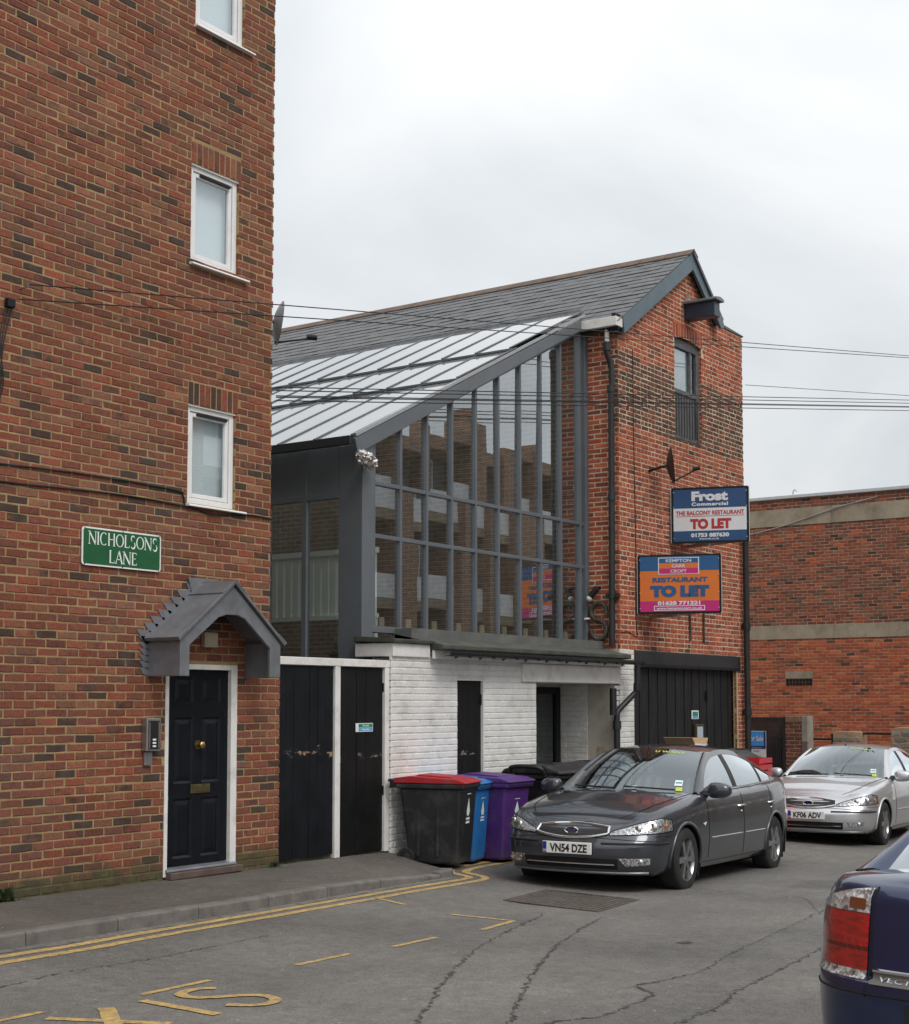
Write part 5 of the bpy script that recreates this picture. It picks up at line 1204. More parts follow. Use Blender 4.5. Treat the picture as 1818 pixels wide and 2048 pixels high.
bbn = thing('litter_bin_base', 'dark bin body under the black rubbish bag', 'bin', (29.6, 11.55, gz(29.6, 10.4)))
MB().lathe([(0, -.45), (.30, -.45), (.34, .05), (.30, .10), (0, .10)], c=(29.6, 11.55, 0), n=18).build('drum', m_black, bbn, smooth=40)
MB().lathe([(.345, .02), (.36, .05), (.345, .08)], c=(29.6, 11.55, 0), n=18).build('rim', m_gm, bbn)

# ================================================================ overhead wires
def wire(a, b, sag, label, r=.011):
    pts = [tuple(np.array(a) * (1 - t) + np.array(b) * t - np.array((0, 0, sag * 4 * t * (1 - t)))) for t in np.linspace(0, 1, 26)]
    tag(MB().tube(pts, r, 5).build('overhead_wire', m_cable, smooth=60), label, 'wire', 'overhead wires across the lane')
wire((7.97, 9.95, 5.32), (30, 8.67, 8.80), .0, 'upper wire from the hook on the left brick wall', .006)
wire((7.90, 9.97, 5.18), (30, 8.67, 8.77), .0, 'lower wire from the box on the left brick wall', .006)
for k, (za, zb) in enumerate(((5.02, 7.93), (4.985, 7.865), (4.93, 7.80), (4.915, 7.785), (4.88, 7.715))):
    wire((11.19, 10.02, za), (30, 8.69, zb), .0, ('topmost', 'second', 'third', 'fourth', 'lowest')[k] + ' wire of the level bundle crossing the glass gable', .0065)
wire((23.05, 10.0, 7.173), (30, 8.69, 7.99), .0, 'single thin wire leaving the right edge of the gable', .005)

tp = thing('telegraph_pole', 'wooden pole carrying the lane wires beyond the right edge of view', 'pole', (30.03, 8.68, gz(30, 8.7)))
m_pole = M_plain('creosoted timber', (.055, .042, .032), .85, var=.3, scale=6, bmp=.4, stretch=(4, 4, .4))
MB().tube([(30.03, 8.68, gz(30, 8.7) - .2), (30.03, 8.68, 5.), (30.03, 8.68, 9.3)], .13, 14, rs=[.15, .13, .10]).build('shaft', m_pole, tp, smooth=60)
for z in (8.72, 7.78): MB().box(29.97, 30.09, 8.18, 9.18, z - .05, z + .05).build('crossarm', m_pole, tp, bevel=.01)

# ================================================================ flats across the street, seen only mirrored in the glass
m_pierb = M_brickwork('flats brickwork', (.32, .17, .105), (.24, .135, .09), (.48, .40, .31))
m_balc = M_plain('balcony render', (.80, .82, .82), .7)
m_dwin = M_plain('dark flat window', (.26, .29, .30), .15, var=.1, spec=.8)
opp = thing('opposite_flats', 'brick flats with balconies mirrored in the tall glazing', 'building', (40, -4, 0))
MB().box(17, 75, -9, -5.2, -1, 9.6).build('rear_wall', m_dwin, opp)
x = 17.; k = 0
while x < 74:
    w_ = .95; MB().box(x, x + w_, -5.2, -4.0, -1, 9.9 + (.6 if k % 3 == 0 else 0)).build('brick_pier', m_pierb, opp)
    for f_ in range(3):
        z = 1.6 + f_ * 2.75
        MB().box(x + w_, x + 3.3, -5.2, -4.25, z, z + .28).build('balcony_slab', m_band, opp); MB().box(x + w_ + .02, x + 3.28, -4.3, -4.27, z + .30, z + 1.0).build('balcony_panel', m_balc, opp)
        MB().box(x + w_ + .1, x + 2.6, -5.18, -5.12, z + .3, z + 2.1).build('window_frame', m_balc, opp); MB().box(x + w_ + .18, x + 2.5, -5.13, -5.10, z + .4, z + 2.0).build('pane', m_dwin, opp)
    x += 3.3; k += 1
MB().box(17, 75, -5.6, -4.15, 9.3, 9.7).build('parapet', m_pierb, opp)
# ================================================================ cars
def M_paint(name, col, metal=.5, rough=.32):
    m, t, N_, L_, b = node_mat(name); vec = coords(t, 'obj')
    fl = noise(t, vec, 900, 1); c = mixc(t, 1., col, ramp(t, fl, [(.3, .85), (.7, 1.2)]), 'MULTIPLY')
    du = ramp(t, noise(t, vec, 3, 7, .65), [(.5, 0.), (.8, .10)]); c = mixc(t, du, c, (.22, .20, .18))     # road film
    L_.new(c, b.inputs['Base Color']); b.inputs['Metallic'].default_value = metal; b.inputs['Roughness'].default_value = rough
    b.inputs['Coat Weight'].default_value = 1.; L_.new(mth(t, 'ADD', mth(t, 'MULTIPLY', noise(t, vec, 5, 5), .10), -.01, True), b.inputs['Coat Roughness'])
    return m
m_tyre = M_plain('tyre rubber', (.014, .014, .014), .8, var=.25, scale=12, space='obj', bmp=.2, dirt=(.05, .047, .043), dirt_amt=.4)
m_rim = M_plain('alloy wheel', (.42, .42, .43), .32, metal=.9, var=.1, space='obj', dirt=(.10, .09, .08), dirt_amt=.4)
m_chrome = M_plain('chrome', (.75, .75, .76), .10, metal=1., var=.04, space='obj')
m_blk = M_plain('black trim', (.014, .014, .015), .5, var=.2, space='obj')
m_gap = M_plain('panel gap', (.004, .004, .004), .9, space='obj')
m_cglass = M_glass('car glass', (.30, .36, .34), 3.0, .11)
m_wglass = M_glass('windscreen glass', (.62, .72, .68), 2.6, .10)
m_lens = M_glass('lamp cover', (.92, .92, .92), 1.2, .03)
def M_facet(name, lo, hi, metal):
    """moulded reflector: glints painted in as dark and bright cell colours"""
    m, t, N_, L_, b = node_mat(name); vec = coords(t, 'obj'); v = N_.new('ShaderNodeTexVoronoi'); v.inputs['Scale'].default_value = 62; L_.new(vec, v.inputs['Vector'])
    L_.new(ramp(t, v.outputs['Color'], [(.15, lo), (.5, tuple((a + b_) / 2 for a, b_ in zip(lo, hi))), (.85, hi)]), b.inputs['Base Color']); b.inputs['Metallic'].default_value = metal; b.inputs['Roughness'].default_value = .15  # sparkle of the facets is put into the base colour, cell by cell
    bump(t, b, v.outputs['Distance'], .6, .006); return m
m_refl = M_facet('clear lamp reflector', (.16, .155, .15), (.95, .95, .93), .25)
m_hl = M_facet('headlamp reflector', (.12, .12, .125), (.72, .72, .72), .55)
m_seat = M_plain('dark seat cloth', (.02, .021, .022), .9, space='obj')
m_cover = None
def M_stripes(name):
    m, t, N_, L_, b = node_mat(name); vec = coords(t, 'obj'); w_ = N_.new('ShaderNodeTexWave'); w_.bands_direction = 'Y'; w_.inputs['Scale'].default_value = 2.6; w_.inputs['Distortion'].default_value = .4
    L_.new(vec, w_.inputs['Vector']); L_.new(ramp(t, w_.outputs['Fac'], [(.45, (.02, .022, .022)), (.5, (.75, .78, .76))]), b.inputs['Base Color']); b.inputs['Roughness'].default_value = .9; return m
m_stripe = M_stripes('striped seat cover')
m_plate = M_plain('white number plate', (.78, .78, .75), .4, var=.03, space='obj'); m_plt = M_plain('plate black', (.008, .008, .009), .5, space='obj'); m_pblue = M_plain('plate blue', (.015, .03, .22), .4, space='obj')
m_red = M_plain('red lamp lens', (.46, .004, .009), .12, var=.55, scale=11, space='obj', coat=1., bmp=.4, bscale=55, stretch=(1, 1, 5)); m_amber = M_plain('amber lens', (.55, .13, .02), .15, space='obj', coat=1.)
m_sticker = M_plain('paper sticker', (.70, .76, .74), .6, space='obj'); m_ygt = M_plain('yellow-green film', (.50, .60, .08), .6, space='obj')

def car(name, label, paint, loc, rz, plate, rear_style='plain', emblem=None, rear_text=None, banner=True):
    T = thing(name, label, 'car', loc, rz)
    L_ = 4.73; zb = .20
    half = smoothpath([(0, 0), (.012, .22), (.045, .43), (.115, .62), (.25, .765), (.46, .845), (.93, .885), (1.6, .900), (2.4, .905), (3.2, .903), (3.75, .893), (4.2, .855), (4.48, .765), (4.62, .60), (4.695, .35), (4.73, 0)], 40)
    h = np.array(half); seg = np.r_[0, np.cumsum(np.hypot(*np.diff(h, axis=0).T))]; NP = 260
    q = np.linspace(0, seg[-1], NP); px, py = np.interp(q, seg, h[:, 0]), np.interp(q, seg, h[:, 1])
    tx_, ty_ = np.gradient(px), np.gradient(py); ln = np.hypot(tx_, ty_); nx, ny = -ty_ / ln * 1., tx_ / ln
    nx = -ty_ / ln; ny = tx_ / ln                                   # outward normal (front: -x, side: +y)
    k5 = np.ones(9) / 9; nx[5:-5] = np.convolve(nx, k5, 'same')[5:-5]; ny[5:-5] = np.convolve(ny, k5, 'same')[5:-5]
    def zt(x): return np.interp(x, [0, .12, .3, .6, 1.0, 1.35, 2, 3, 3.7, 4.2, 4.5, 4.73], [.69, .715, .768, .84, .90, .94, .96, .985, 1.015, 1.05, 1.06, 1.05])
    def crown(x): return np.interp(x, [0, .3, 1.2, 2, 3.6, 4.2, 4.73], [.015, .032, .058, .06, .06, .055, .03])
    ss = lambda v: v * v * (3 - 2 * v)
    wF = ss(np.clip(-nx, 0, 1)); wR = ss(np.clip(nx, 0, 1)); wS = 1 - wF - wR
    iF = lambda s: np.interp(s, [0, .08, .2, .38, .55, .63, .70, .8, .9, .96, 1], [.10, .045, .012, 0, .0, .022, .05, .075, .12, .17, .25])
    iS = lambda s: np.interp(s, [0, .05, .1, .2, .42, .6, .75, .86, .93, .97, 1], [.085, .045, .025, .014, .0, .003, .012, .026, .045, .065, .095])
    iR = lambda s: np.interp(s, [0, .1, .25, .45, .53, .56, .62, .8, .93, .98, 1], [.10, .03, .005, .0, .0, .035, .042, .055, .07, .10, .14])
    def inset(i, s): return wF[i] * iF(s) + wS[i] * iS(s) + wR[i] * iR(s)
    def at(i, z, sg=1, off=0.):
        i0 = int(min(max(i, 0), NP - 1)); i1 = min(i0 + 1, NP - 1); f = min(max(i - i0, 0), 1); s = (z - zb) / (float(zt(px[i0] * (1 - f) + px[i1] * f)) - zb); s = min(max(s, 0), 1)
        d = inset(i0, s) * (1 - f) + inset(i1, s) * f - off
        X = px[i0] * (1 - f) + px[i1] * f - (nx[i0] * (1 - f) + nx[i1] * f) * d; Y = py[i0] * (1 - f) + py[i1] * f - (ny[i0] * (1 - f) + ny[i1] * f) * d
        return (X, sg * max(Y, 0), z)
    iy = lambda y: float(np.interp(y, py[:NP // 3], np.arange(NP // 3)))
    ix = lambda x: float(np.interp(x, px, np.arange(NP)))
    iyr = lambda y: float(np.interp(-y, -py[2 * NP // 3:], np.arange(2 * NP // 3, NP)))
    fr = lambda y, z, off=0.: at(iy(abs(y)), z, 1 if y >= 0 else -1, off)
    rr = lambda y, z, off=0.: at(iyr(abs(y)), z, 1 if y >= 0 else -1, off)
    P_ = lambda mb, nm, mat, par=T, sm=50, bv=0: mb.build(nm, mat, par, smooth=sm, bevel=bv, local=True)
    # --- lower body shell with wheel openings
    S = np.array([0, .03, .06, .1, .15, .2, .25, .3, .35, .4, .45, .5, .535, .56, .6, .64, .68, .72, .76, .8, .84, .87, .9, .925, .945, .96, .975, .99, 1.])
    WX, WZ, RA = (.93, 3.684), .316, .362
    body = MB()
    for sg in (1, -1):
        G = np.zeros((NP, len(S), 3))
        for j, s in enumerate(S):
            d = np.array([inset(i, s) for i in range(NP)]); G[:, j, 0] = px - nx * d; G[:, j, 1] = np.maximum(py - ny * d, 0) * sg; G[:, j, 2] = zb + s * (zt(px) - zb)
        G[0, :, 1] = 0; G[-1, :, 1] = 0
        ins = np.zeros((NP, len(S)), bool)
        for wx in WX: ins |= (np.hypot(G[:, :, 0] - wx, G[:, :, 2] - WZ) < RA) & (np.abs(G[:, :, 1]) > .5)
        keep = ~(ins[:-1, :-1] & ins[1:, :-1] & ins[:-1, 1:] & ins[1:, 1:])
        for i, j in zip(*np.nonzero(ins)):
            wx = min(WX, key=lambda w_: abs(G[i, j, 0] - w_)); v = np.array((G[i, j, 0] - wx, G[i, j, 2] - WZ)); n_ = np.hypot(*v) or 1
            G[i, j, 0] = wx + v[0] / n_ * RA; G[i, j, 2] = WZ + v[1] / n_ * RA
        b0 = len(body.v); body.v += [tuple(v) for v in G.reshape(-1, 3)]; m_ = len(S)
        for i in range(NP - 1):
            for j in range(m_ - 1):
                if keep[i, j]:
                    f = (b0 + i * m_ + j, b0 + (i + 1) * m_ + j, b0 + (i + 1) * m_ + j + 1, b0 + i * m_ + j + 1); body.f.append(f if sg > 0 else f[::-1]); body.m.append(0)
        if sg > 0: top = G[:, -1, :].copy()
    ytop = lambda x: float(np.interp(x, top[:, 0], top[:, 1]))
    # --- bonnet and boot deck
    us = np.linspace(-1, 1, 33)
    def deck(x, y, yw=None, ztx=None): yw = yw or max(ytop(x), .01); return float(zt(x) if ztx is None else ztx) + float(crown(x)) * min(1., yw / .55) * (1 - min(1, (y / yw) ** 2))
    cow = lambda y: 1.20 + .26 * (y / .74) ** 2; rw_ = lambda y: 4.16 - .20 * (y / .66) ** 2
    rows = []
    for i in range(NP):
        x, yw, z = top[i]
        rows.append([(x, u * yw, z + float(crown(x)) * min(1., yw / .55) * (1 - u * u)) for u in us])
    b0 = len(body.v); body.v += [p for r_ in rows for p in r_]; m_ = len(us)
    for i in range(NP - 1):
        for j in range(m_ - 1):
            c = rows[i][j]
            if cow(c[1]) + .07 < c[0] < rw_(c[1]) - .07 and abs(c[1]) < .9 and ytop(c[0]) - abs(c[1]) > .04: continue
            body.f.append((b0 + i * m_ + j, b0 + (i + 1) * m_ + j, b0 + (i + 1) * m_ + j + 1, b0 + i * m_ + j + 1)); body.m.append(0)
    # --- cabin
    cx = [1.42, 1.60, 1.80, 2.0, 2.2, 2.45, 2.7, 2.95, 3.2, 3.45, 3.7, 3.9, 4.02]
    czs = [.0, 1.055, 1.185, 1.285, 1.350, 1.385, 1.395, 1.385, 1.350, 1.285, 1.195, 1.105, .0]
    cys = [.80, .755, .695, .645, .610, .592, .587, .590, .602, .632, .678, .725, .76]
    czs[0] = float(zt(1.42)) + .012; czs[-1] = float(zt(4.02)) + .012; cys[0] = ytop(1.42) - .01; cys[-1] = ytop(4.02) - .02
    crv = smoothpath(list(zip(cx, cys, czs)), 8); crv = np.array(crv)
    Rr = lambda x: (x, float(np.interp(x, crv[:, 0], crv[:, 1])), float(np.interp(x, crv[:, 0], crv[:, 2])))
    XA, XB = 2.22, 3.22; bow = lambda x: np.interp(x, [XA, 2.6, 2.9, XB], [-.27, -.12, .08, .22])
    def roofp(x, u): e = Rr(x); return (x + float(bow(x)) * (1 - u * u), u * e[1], e[2] + .055 * (1 - u * u))
    roof = MB().grid([[roofp(x, u) for u in np.linspace(-1, 1, 25)] for x in np.linspace(XA, XB, 22)])
    ue, ur = .925, .90
    W0e, W0c = (1.44, .735, float(zt(1.44)) + .01), (1.18, 0, deck(1.18, 0) - .012)
    W1e, W1c = roofp(XA, ue), roofp(XA, 0)
    R1e, R1c = (4.0, .655, deck(4.0, .655) - .01), (4.18, 0, deck(4.18, 0) - .012)
    R0e, R0c = roofp(XB, ur), roofp(XB, 0)
    def screen(t, u, E0, C0, E1, C1, bulge):
        e = [E0[k] + (E1[k] - E0[k]) * t for k in range(3)]; c = [C0[k] + (C1[k] - C0[k]) * t for k in range(3)]; w_ = 1 - u * u; b = bulge * math.sin(math.pi * t)
        return (e[0] + (c[0] - e[0]) * w_ - b * .45 * (1 if E1[0] > E0[0] and bulge > 0 and E0[0] < 3 else -1), u * e[1], e[2] + (c[2] - e[2]) * w_ + b)
    ws = lambda t, u: screen(t, u, W0e, W0c, W1e, W1c, .028)
    rs = lambda t, u: screen(t, u, R0e, R0c, R1e, R1c, .03)
    P_(MB().grid([[ws(t, u) for u in np.linspace(-1, 1, 21)] for t in np.linspace(0, 1, 14)]), 'windscreen', m_wglass)
    P_(MB().grid([[rs(t, u) for u in np.linspace(-1, 1, 21)] for t in np.linspace(0, 1, 14)]), 'rear_window', m_cglass)
    for sg in (1, -1):                                               # pillars beside the screens
        body.grid([[(ws(t, 1)[0] * (1 - k) + Rr(1.44 + (XA - 1.44) * t)[0] * k, sg * (ws(t, 1)[1] * (1 - k) + Rr(1.44 + (XA - 1.44) * t)[1] * k), ws(t, 1)[2] * (1 - k) + Rr(1.44 + (XA - 1.44) * t)[2] * k + .012 * math.sin(math.pi * k)) for k in (0, .25, .5, .75, 1)] for t in np.linspace(0, 1, 18)])
        body.grid([[(rs(t, 1)[0] * (1 - k) + Rr(XB + (4.02 - XB) * t)[0] * k, sg * (rs(t, 1)[1] * (1 - k) + Rr(XB + (4.02 - XB) * t)[1] * k), rs(t, 1)[2] * (1 - k) + Rr(XB + (4.02 - XB) * t)[2] * k + .012 * math.sin(math.pi * k)) for k in (0, .25, .5, .75, 1)] for t in np.linspace(0, 1, 18)])
    # side glazing: columns of the side surface, three bands high
    def sidep(x, hh, sg, off=0.):
        e = Rr(x); b = (x, ytop(x) - .002, float(zt(x))); return (x + .03 * (hh - .5) * 0, sg * (b[1] + (e[1] - b[1]) * hh + .018 * math.sin(math.pi * hh) + off), b[2] + (e[2] - b[2]) * hh)
    spans_ = [(1.62, 2.50, 'g'), (2.62, 3.42, 'g'), (3.48, 3.80, 'g')]
    for sg in (1, -1):
        edges = [1.42, 1.52] + [v for s_ in spans_ for v in s_[:2]] + [3.92, 4.02]
        cols = []
        for a, b in zip(edges[:-1], edges[1:]): cols += list(np.linspace(a, b, max(2, int((b - a) / .06)), endpoint=False))
        cols.append(4.02)
        band = lambda x: (min(.5, .022 / max(Rr(x)[2] - float(zt(x)), .03)), max(.5, 1 - .05 / max(Rr(x)[2] - float(zt(x)), .06)))
        win = [MB() for _ in spans_]; trim = [MB(), MB()]
        for a, b in zip(cols[:-1], cols[1:]):
            mid = (a + b) / 2; wi = [k for k, s_ in enumerate(spans_) if s_[0] <= mid <= s_[1]]
            (la, ha), (lb_, hb) = band(a), band(b)
            body.grid([[sidep(a, 0, sg), sidep(a, la, sg)], [sidep(b, 0, sg), sidep(b, lb_, sg)]], flip=sg < 0)
            body.grid([[sidep(a, ha, sg), sidep(a, (ha + 1) / 2, sg), sidep(a, 1, sg)], [sidep(b, hb, sg), sidep(b, (hb + 1) / 2, sg), sidep(b, 1, sg)]], flip=sg < 0)
            tgt = win[wi[0]] if wi else (trim[mid > 3] if 2.4 < mid < 3.6 else body)
            hs = np.linspace(0, 1, 7); tgt.grid([[sidep(a, la + (ha - la) * k, sg, -.004 if wi else 0) for k in hs], [sidep(b, lb_ + (hb - lb_) * k, sg, -.004 if wi else 0) for k in hs]], flip=sg < 0)
        for w_ in win: P_(w_, 'side_window', m_cglass)
        for q_ in trim: P_(q_, 'pillar_trim', m_blk)
        P_(MB().tube([sidep(x, .01, sg, .004) for x in np.linspace(1.55, 3.9, 30)], .007, 6), 'waist_trim', m_chrome)
        P_(MB().tube([(lambda e: (e[0], sg * (e[1] + .002), e[2] - .030))(Rr(x)) for x in np.linspace(1.62, 3.86, 36)], .009, 6), 'window_trim', m_blk)
    P_(roof, 'roof', paint)
    P_(body, 'body', paint, sm=38)
    # --- underside, wheel wells, interior tub
    P_(MB().box(.35, 4.45, -.74, .74, .19, .30), 'underside', m_blk, sm=0)
    for wx in WX:
        for sg in (1, -1):
            P_(MB().grid([[(wx + (RA + .01) * math.cos(t), sg * y, WZ + (RA + .01) * math.sin(t)) for y in (.50, .70, .878 if wx < 2 else .885)] for t in np.linspace(-.35, math.pi + .35, 22)]), 'wheel_well', m_gap)
            P_(MB().quad((wx - RA, sg * .5, .1), (wx + RA, sg * .5, .1), (wx + RA, sg * .5, .72), (wx - RA, sg * .5, .72)), 'wheel_well', m_gap, sm=0)
            lip = []
            for t in np.linspace(-.16, math.pi + .16, 34):
                xx, zz = wx + RA * math.cos(t), WZ + RA * math.sin(t); i_ = ix(xx); lip.append(at(i_, max(zz, .22), sg, -.002))
            P_(MB().tube(lip, .017, 8), 'arch_lip', paint)
    # --- wheels
    for wx in WX:
        for sg in (1, -1):
            wc = (wx, sg * .775, WZ); y1 = .105 * sg
            ty = MB().lathe([(.21, -.1), (.255, -.103), (.297, -.098), (.313, -.08), (.316, -.04), (.316, .04), (.313, .08), (.297, .098), (.255, .103), (.212, .098)], c=wc, axis='y', n=40)
            wo2 = P_(ty, 'wheel', m_tyre, sm=50)
            o_ = sg
            rm = MB().lathe([(.214, .098 * o_), (.222, .100 * o_), (.214, .09 * o_), (.200, .06 * o_), (.195, -.05 * o_)], c=wc, axis='y', n=40)
            for k in range(6):
                for dlt in (-.13, .13):
                    a_ = k * math.pi / 3 + dlt; a2 = k * math.pi / 3 + dlt * .62
                    c0 = (wc[0] + .03 * math.cos(a_), wc[1] + .072 * o_, wc[2] + .03 * math.sin(a_)); c1 = (wc[0] + .205 * math.cos(a2), wc[1] + .082 * o_, wc[2] + .205 * math.sin(a2))
                    rm.beam(c0, c1, .03, .034, up=(0, 1, 0))
            rm.lathe([(0, .092 * o_), (.032, .090 * o_), (.06, .078 * o_), (.062, .05 * o_)], c=wc, axis='y', n=20)
            P_(rm, 'rim', m_rim, wo2, sm=35)
            P_(MB().lathe([(0, .0), (.2, .0)], c=(wc[0], wc[1] + .005 * o_, wc[2]), axis='y', n=24), 'brake_disc', m_gap, wo2)
            P_(MB().lathe([(0, .094 * o_), (.026, .093 * o_), (.028, .08 * o_)], c=wc, axis='y', n=16), 'hub_cap', m_rim, wo2)
    for wx in WX:
        for sg in (1, -1): P_(MB().box(wx + .335, wx + .355, sg * .62, sg * .86, .13, .40), 'mud_flap', m_blk, sm=0)
    # --- cabin furniture
    P_(MB().box(1.2, 4.2, -.72, .72, .30, .34), 'cabin_floor', m_seat, sm=0)
    P_(MB().prism([(1.25, .55), (1.85, .60), (1.80, .88), (1.62, .915), (1.25, .93)], -.70, .70, 'y'), 'dashboard', m_seat, bv=.03)
    for sy in (-.37, .37):
        se = P_(MB().prism([(2.05, .42), (2.60, .40), (2.58, .58), (2.05, .62)], sy - .24, sy + .24, 'y'), 'seat', m_stripe, bv=.04)
        P_(MB().prism([(2.52, .50), (2.66, .48), (2.86, 1.06), (2.76, 1.09)], sy - .23, sy + .23, 'y'), 'seat_back', m_stripe, se, bv=.05)
        P_(MB().prism([(2.78, 1.12), (2.86, 1.10), (2.90, 1.25), (2.83, 1.27)], sy - .12, sy + .12, 'y'), 'headrest', m_stripe, se, bv=.03)
    P_(MB().prism([(3.2, .45), (3.75, .5), (3.85, .98), (3.70, 1.0), (3.55, .62), (3.2, .64)], -.62, .62, 'y'), 'rear_seat', m_seat, bv=.05)
    sw = [(1.86 + .05 * math.sin(t), .37 + .18 * math.cos(t), .90 + .17 * math.sin(t)) for t in np.linspace(0, 2 * math.pi, 24)]
    P_(MB().tube(sw, .016, 8), 'steering_wheel', m_blk)
    P_(MB().box(1.95, 1.99, -.13, .13, 1.24, 1.31), 'interior_mirror', m_blk, bv=.01)
    P_(MB().quad((3.75, -.6, 1.0), (4.1, -.55, 1.03), (4.1, .55, 1.03), (3.75, .6, 1.0)), 'parcel_shelf', m_seat, sm=0)
    # --- front end
    def patch(f, us_, vs_, nm, mat, par=T): return P_(MB().grid([[f(u, v) for v in vs_] for u in us_]), nm, mat, par)
    for sg in (1, -1):
        i0, i1 = iy(.415), ix(.60)
        lo = lambda t: .578 + .035 * t + .03 * max(0, t - .75); hi = lambda t: .606 + .165 * t ** .75 - .05 * max(0, t - .8) / .2
        f = lambda off: (lambda t, v: at(i0 + (i1 - i0) * t, lo(t) + (min(hi(t), float(zt(px[int(i0 + (i1 - i0) * t)])) - .012) - lo(t)) * v, sg, off))
        hl = patch(f(.0015), np.linspace(0, 1, 26), np.linspace(0, 1, 8), 'headlight', m_hl)
        patch(f(.009), np.linspace(.02, .985, 26), np.linspace(.03, .97, 8), 'lens', m_lens, hl)
        for tt, vv, r_ in ((.40, .50, .040), (.62, .48, .045), (.83, .45, .028)):
            c_ = f(.004)(tt, vv); P_(MB().ball(c_, r_, 14, 8, (.35, .9, 1)), 'lamp_bowl', m_chrome if tt < .8 else m_amber, hl)
        loop = [f(.003)(t, 0) for t in np.linspace(0, 1, 20)] + [f(.003)(1, v) for v in np.linspace(0, 1, 5)] + [f(.003)(t, 1) for t in np.linspace(1, 0, 20)] + [f(.003)(0, 0)]
        P_(MB().tube(loop, .005, 5), 'seal', m_gap, hl)
        j0, j1 = iy(.50), iy(.765)
        fg = lambda t, v: at(j0 + (j1 - j0) * t, .285 + .02 * t + (.082 - .02 * t) * v - .0, sg, .003)
        fo_ = patch(lambda t, v: fg(t + (.25 * (1 - v) if t < .5 else 0) * (1 - 2 * t), v), np.linspace(0, 1, 12), np.linspace(0, 1, 4), 'fog_lamp', m_hl)
        P_(MB().ball(fg(.66, .5), .032, 12, 8, (.35, 1, 1)), 'bulb_bowl', m_chrome, fo_)
        P_(MB().tube([at(i, .505, sg, .004) for i in np.linspace(iy(.34), ix(.50), 22)], .011, 6), 'bumper_strip', m_blk)
        P_(MB().tube([at(i, .57, sg, .0005) for i in np.linspace(ix(.30), ix(.56), 10)], .0035, 5), 'panel_gap', m_gap)
        # doors, handles, lamps
        for xx, z0, z1 in ((1.50, .30, .93), (2.56, .27, .965), (3.52, .62, 1.0)): P_(MB().tube([at(ix(xx + .10 * ((z - .6) ** 2) * (1 if xx > 3 else 0)), z, sg, .0004) for z in np.linspace(z0, z1, 16)], .0035, 5), 'panel_gap', m_gap)
        P_(MB().tube([at(ix(x), .262, sg, .0004) for x in np.linspace(1.35, 3.28, 24)], .0035, 5), 'panel_gap', m_gap)
        P_(MB().tube([at(ix(x), .50, sg, .003) for x in np.linspace(1.56, 2.53, 14)], .008, 6), 'rub_strip', m_chrome); P_(MB().tube([at(ix(x), .50, sg, .003) for x in np.linspace(2.60, 3.28, 12)], .008, 6), 'rub_strip', m_chrome)
        for xx in (2.40, 3.42):
            a_, b_ = at(ix(xx), .795, sg, .022), at(ix(xx + .17), .80, sg, .022); P_(MB().tube([at(ix(xx - .01), .795, sg, 0), a_, b_, at(ix(xx + .18), .80, sg, 0)], .012, 8), 'door_handle', m_chrome)
            P_(MB().ball(at(ix(xx + .09), .77, sg, -.008), .05, 12, 6, (1.2, .25, .6)), 'handle_cup', m_blk)
            P_(MB().ball(at(ix(xx + .09), .735, sg, .0), .013, 8, 6), 'lock', m_chrome)
        P_(MB().prism([(1.335, .655), (1.42, .668), (1.38, .632)], sg * (abs(at(ix(1.36), .65)[1]) - .004), sg * (abs(at(ix(1.36), .65)[1]) + .006), 'y'), 'side_repeater', m_amber if False else m_sticker)
        mc = (1.60, sg * .975, .985)
        mr = MB().ball((0, 0, 0), 1, 20, 12)
        mr.v = [(mc[0] + math.copysign(abs(v[0]) ** .8, v[0]) * .085 + .01 * v[1] * sg, mc[1] + math.copysign(abs(v[1]) ** .7, v[1]) * .125, mc[2] + math.copysign(abs(v[2]) ** .75, v[2]) * .082 * (1 - .18 * v[1] * sg)) for v in mr.v]
        mo = P_(mr, 'door_mirror', paint, sm=60)
        P_(MB().prism([(1.52, .93), (1.69, .942), (1.66, .99), (1.55, .985)], sg * .80, sg * .90, 'y'), 'mirror_foot', m_blk, mo, bv=.01)
        # rear lamps
        if rear_style == 'plain':
            k0, k1 = iyr(.60), ix(4.30); patch(lambda t, v: at(k0 + (k1 - k0) * t, .76 + .22 * v, sg, .003), np.linspace(0, 1, 14), np.linspace(0, 1, 5), 'tail_light', m_red)
        else:
            k0, k1 = iyr(.545), ix(4.36)
            def rp(z0, z1, nm, mat, par, off=.004, a=0., b=1., taper=0.): return patch(lambda t, v: at(k0 + (k1 - k0) * (a + (b - a) * t), z0 + (z1 - z0 - taper * ((a + (b - a) * t) ** 1.5)) * v, sg, off), np.linspace(0, 1, 24), np.linspace(0, 1, 8), nm, mat, par)
            tl_ = rp(.70, .925, 'tail_light', m_red, T); rp(.775, .792, 'lamp_rib', M_plain('dark red lens', (.12, .002, .004), .2, space='obj', coat=1.), tl_, .005)
            rp(.665, .698, 'reversing_lens', m_refl, tl_); rp(.928, 1.03, 'indicator_lens', m_refl, tl_, .004, 0, 1, .088); rp(.94, .985, 'indicator_bulb', M_plain('smoked amber', (.22, .06, .02), .2, space='obj', coat=1.), tl_, .0055, .06, .30)
            rp(.665, 1.03, 'lens_cover', m_lens, tl_, .008, 0, 1, .088)
    gl_ = lambda y: .550 + .045 * (abs(y) / .40) ** 2; gh = lambda y: .684 - .026 * (abs(y) / .40) ** 1.6
    gx = np.linspace(-.40, .40, 41)
    grl = P_(MB().grid([[fr(y, gl_(y) + (gh(y) - gl_(y)) * v, .002) for v in np.linspace(0, 1, 6)] for y in gx]), 'grille', m_blk)
    ms = MB()
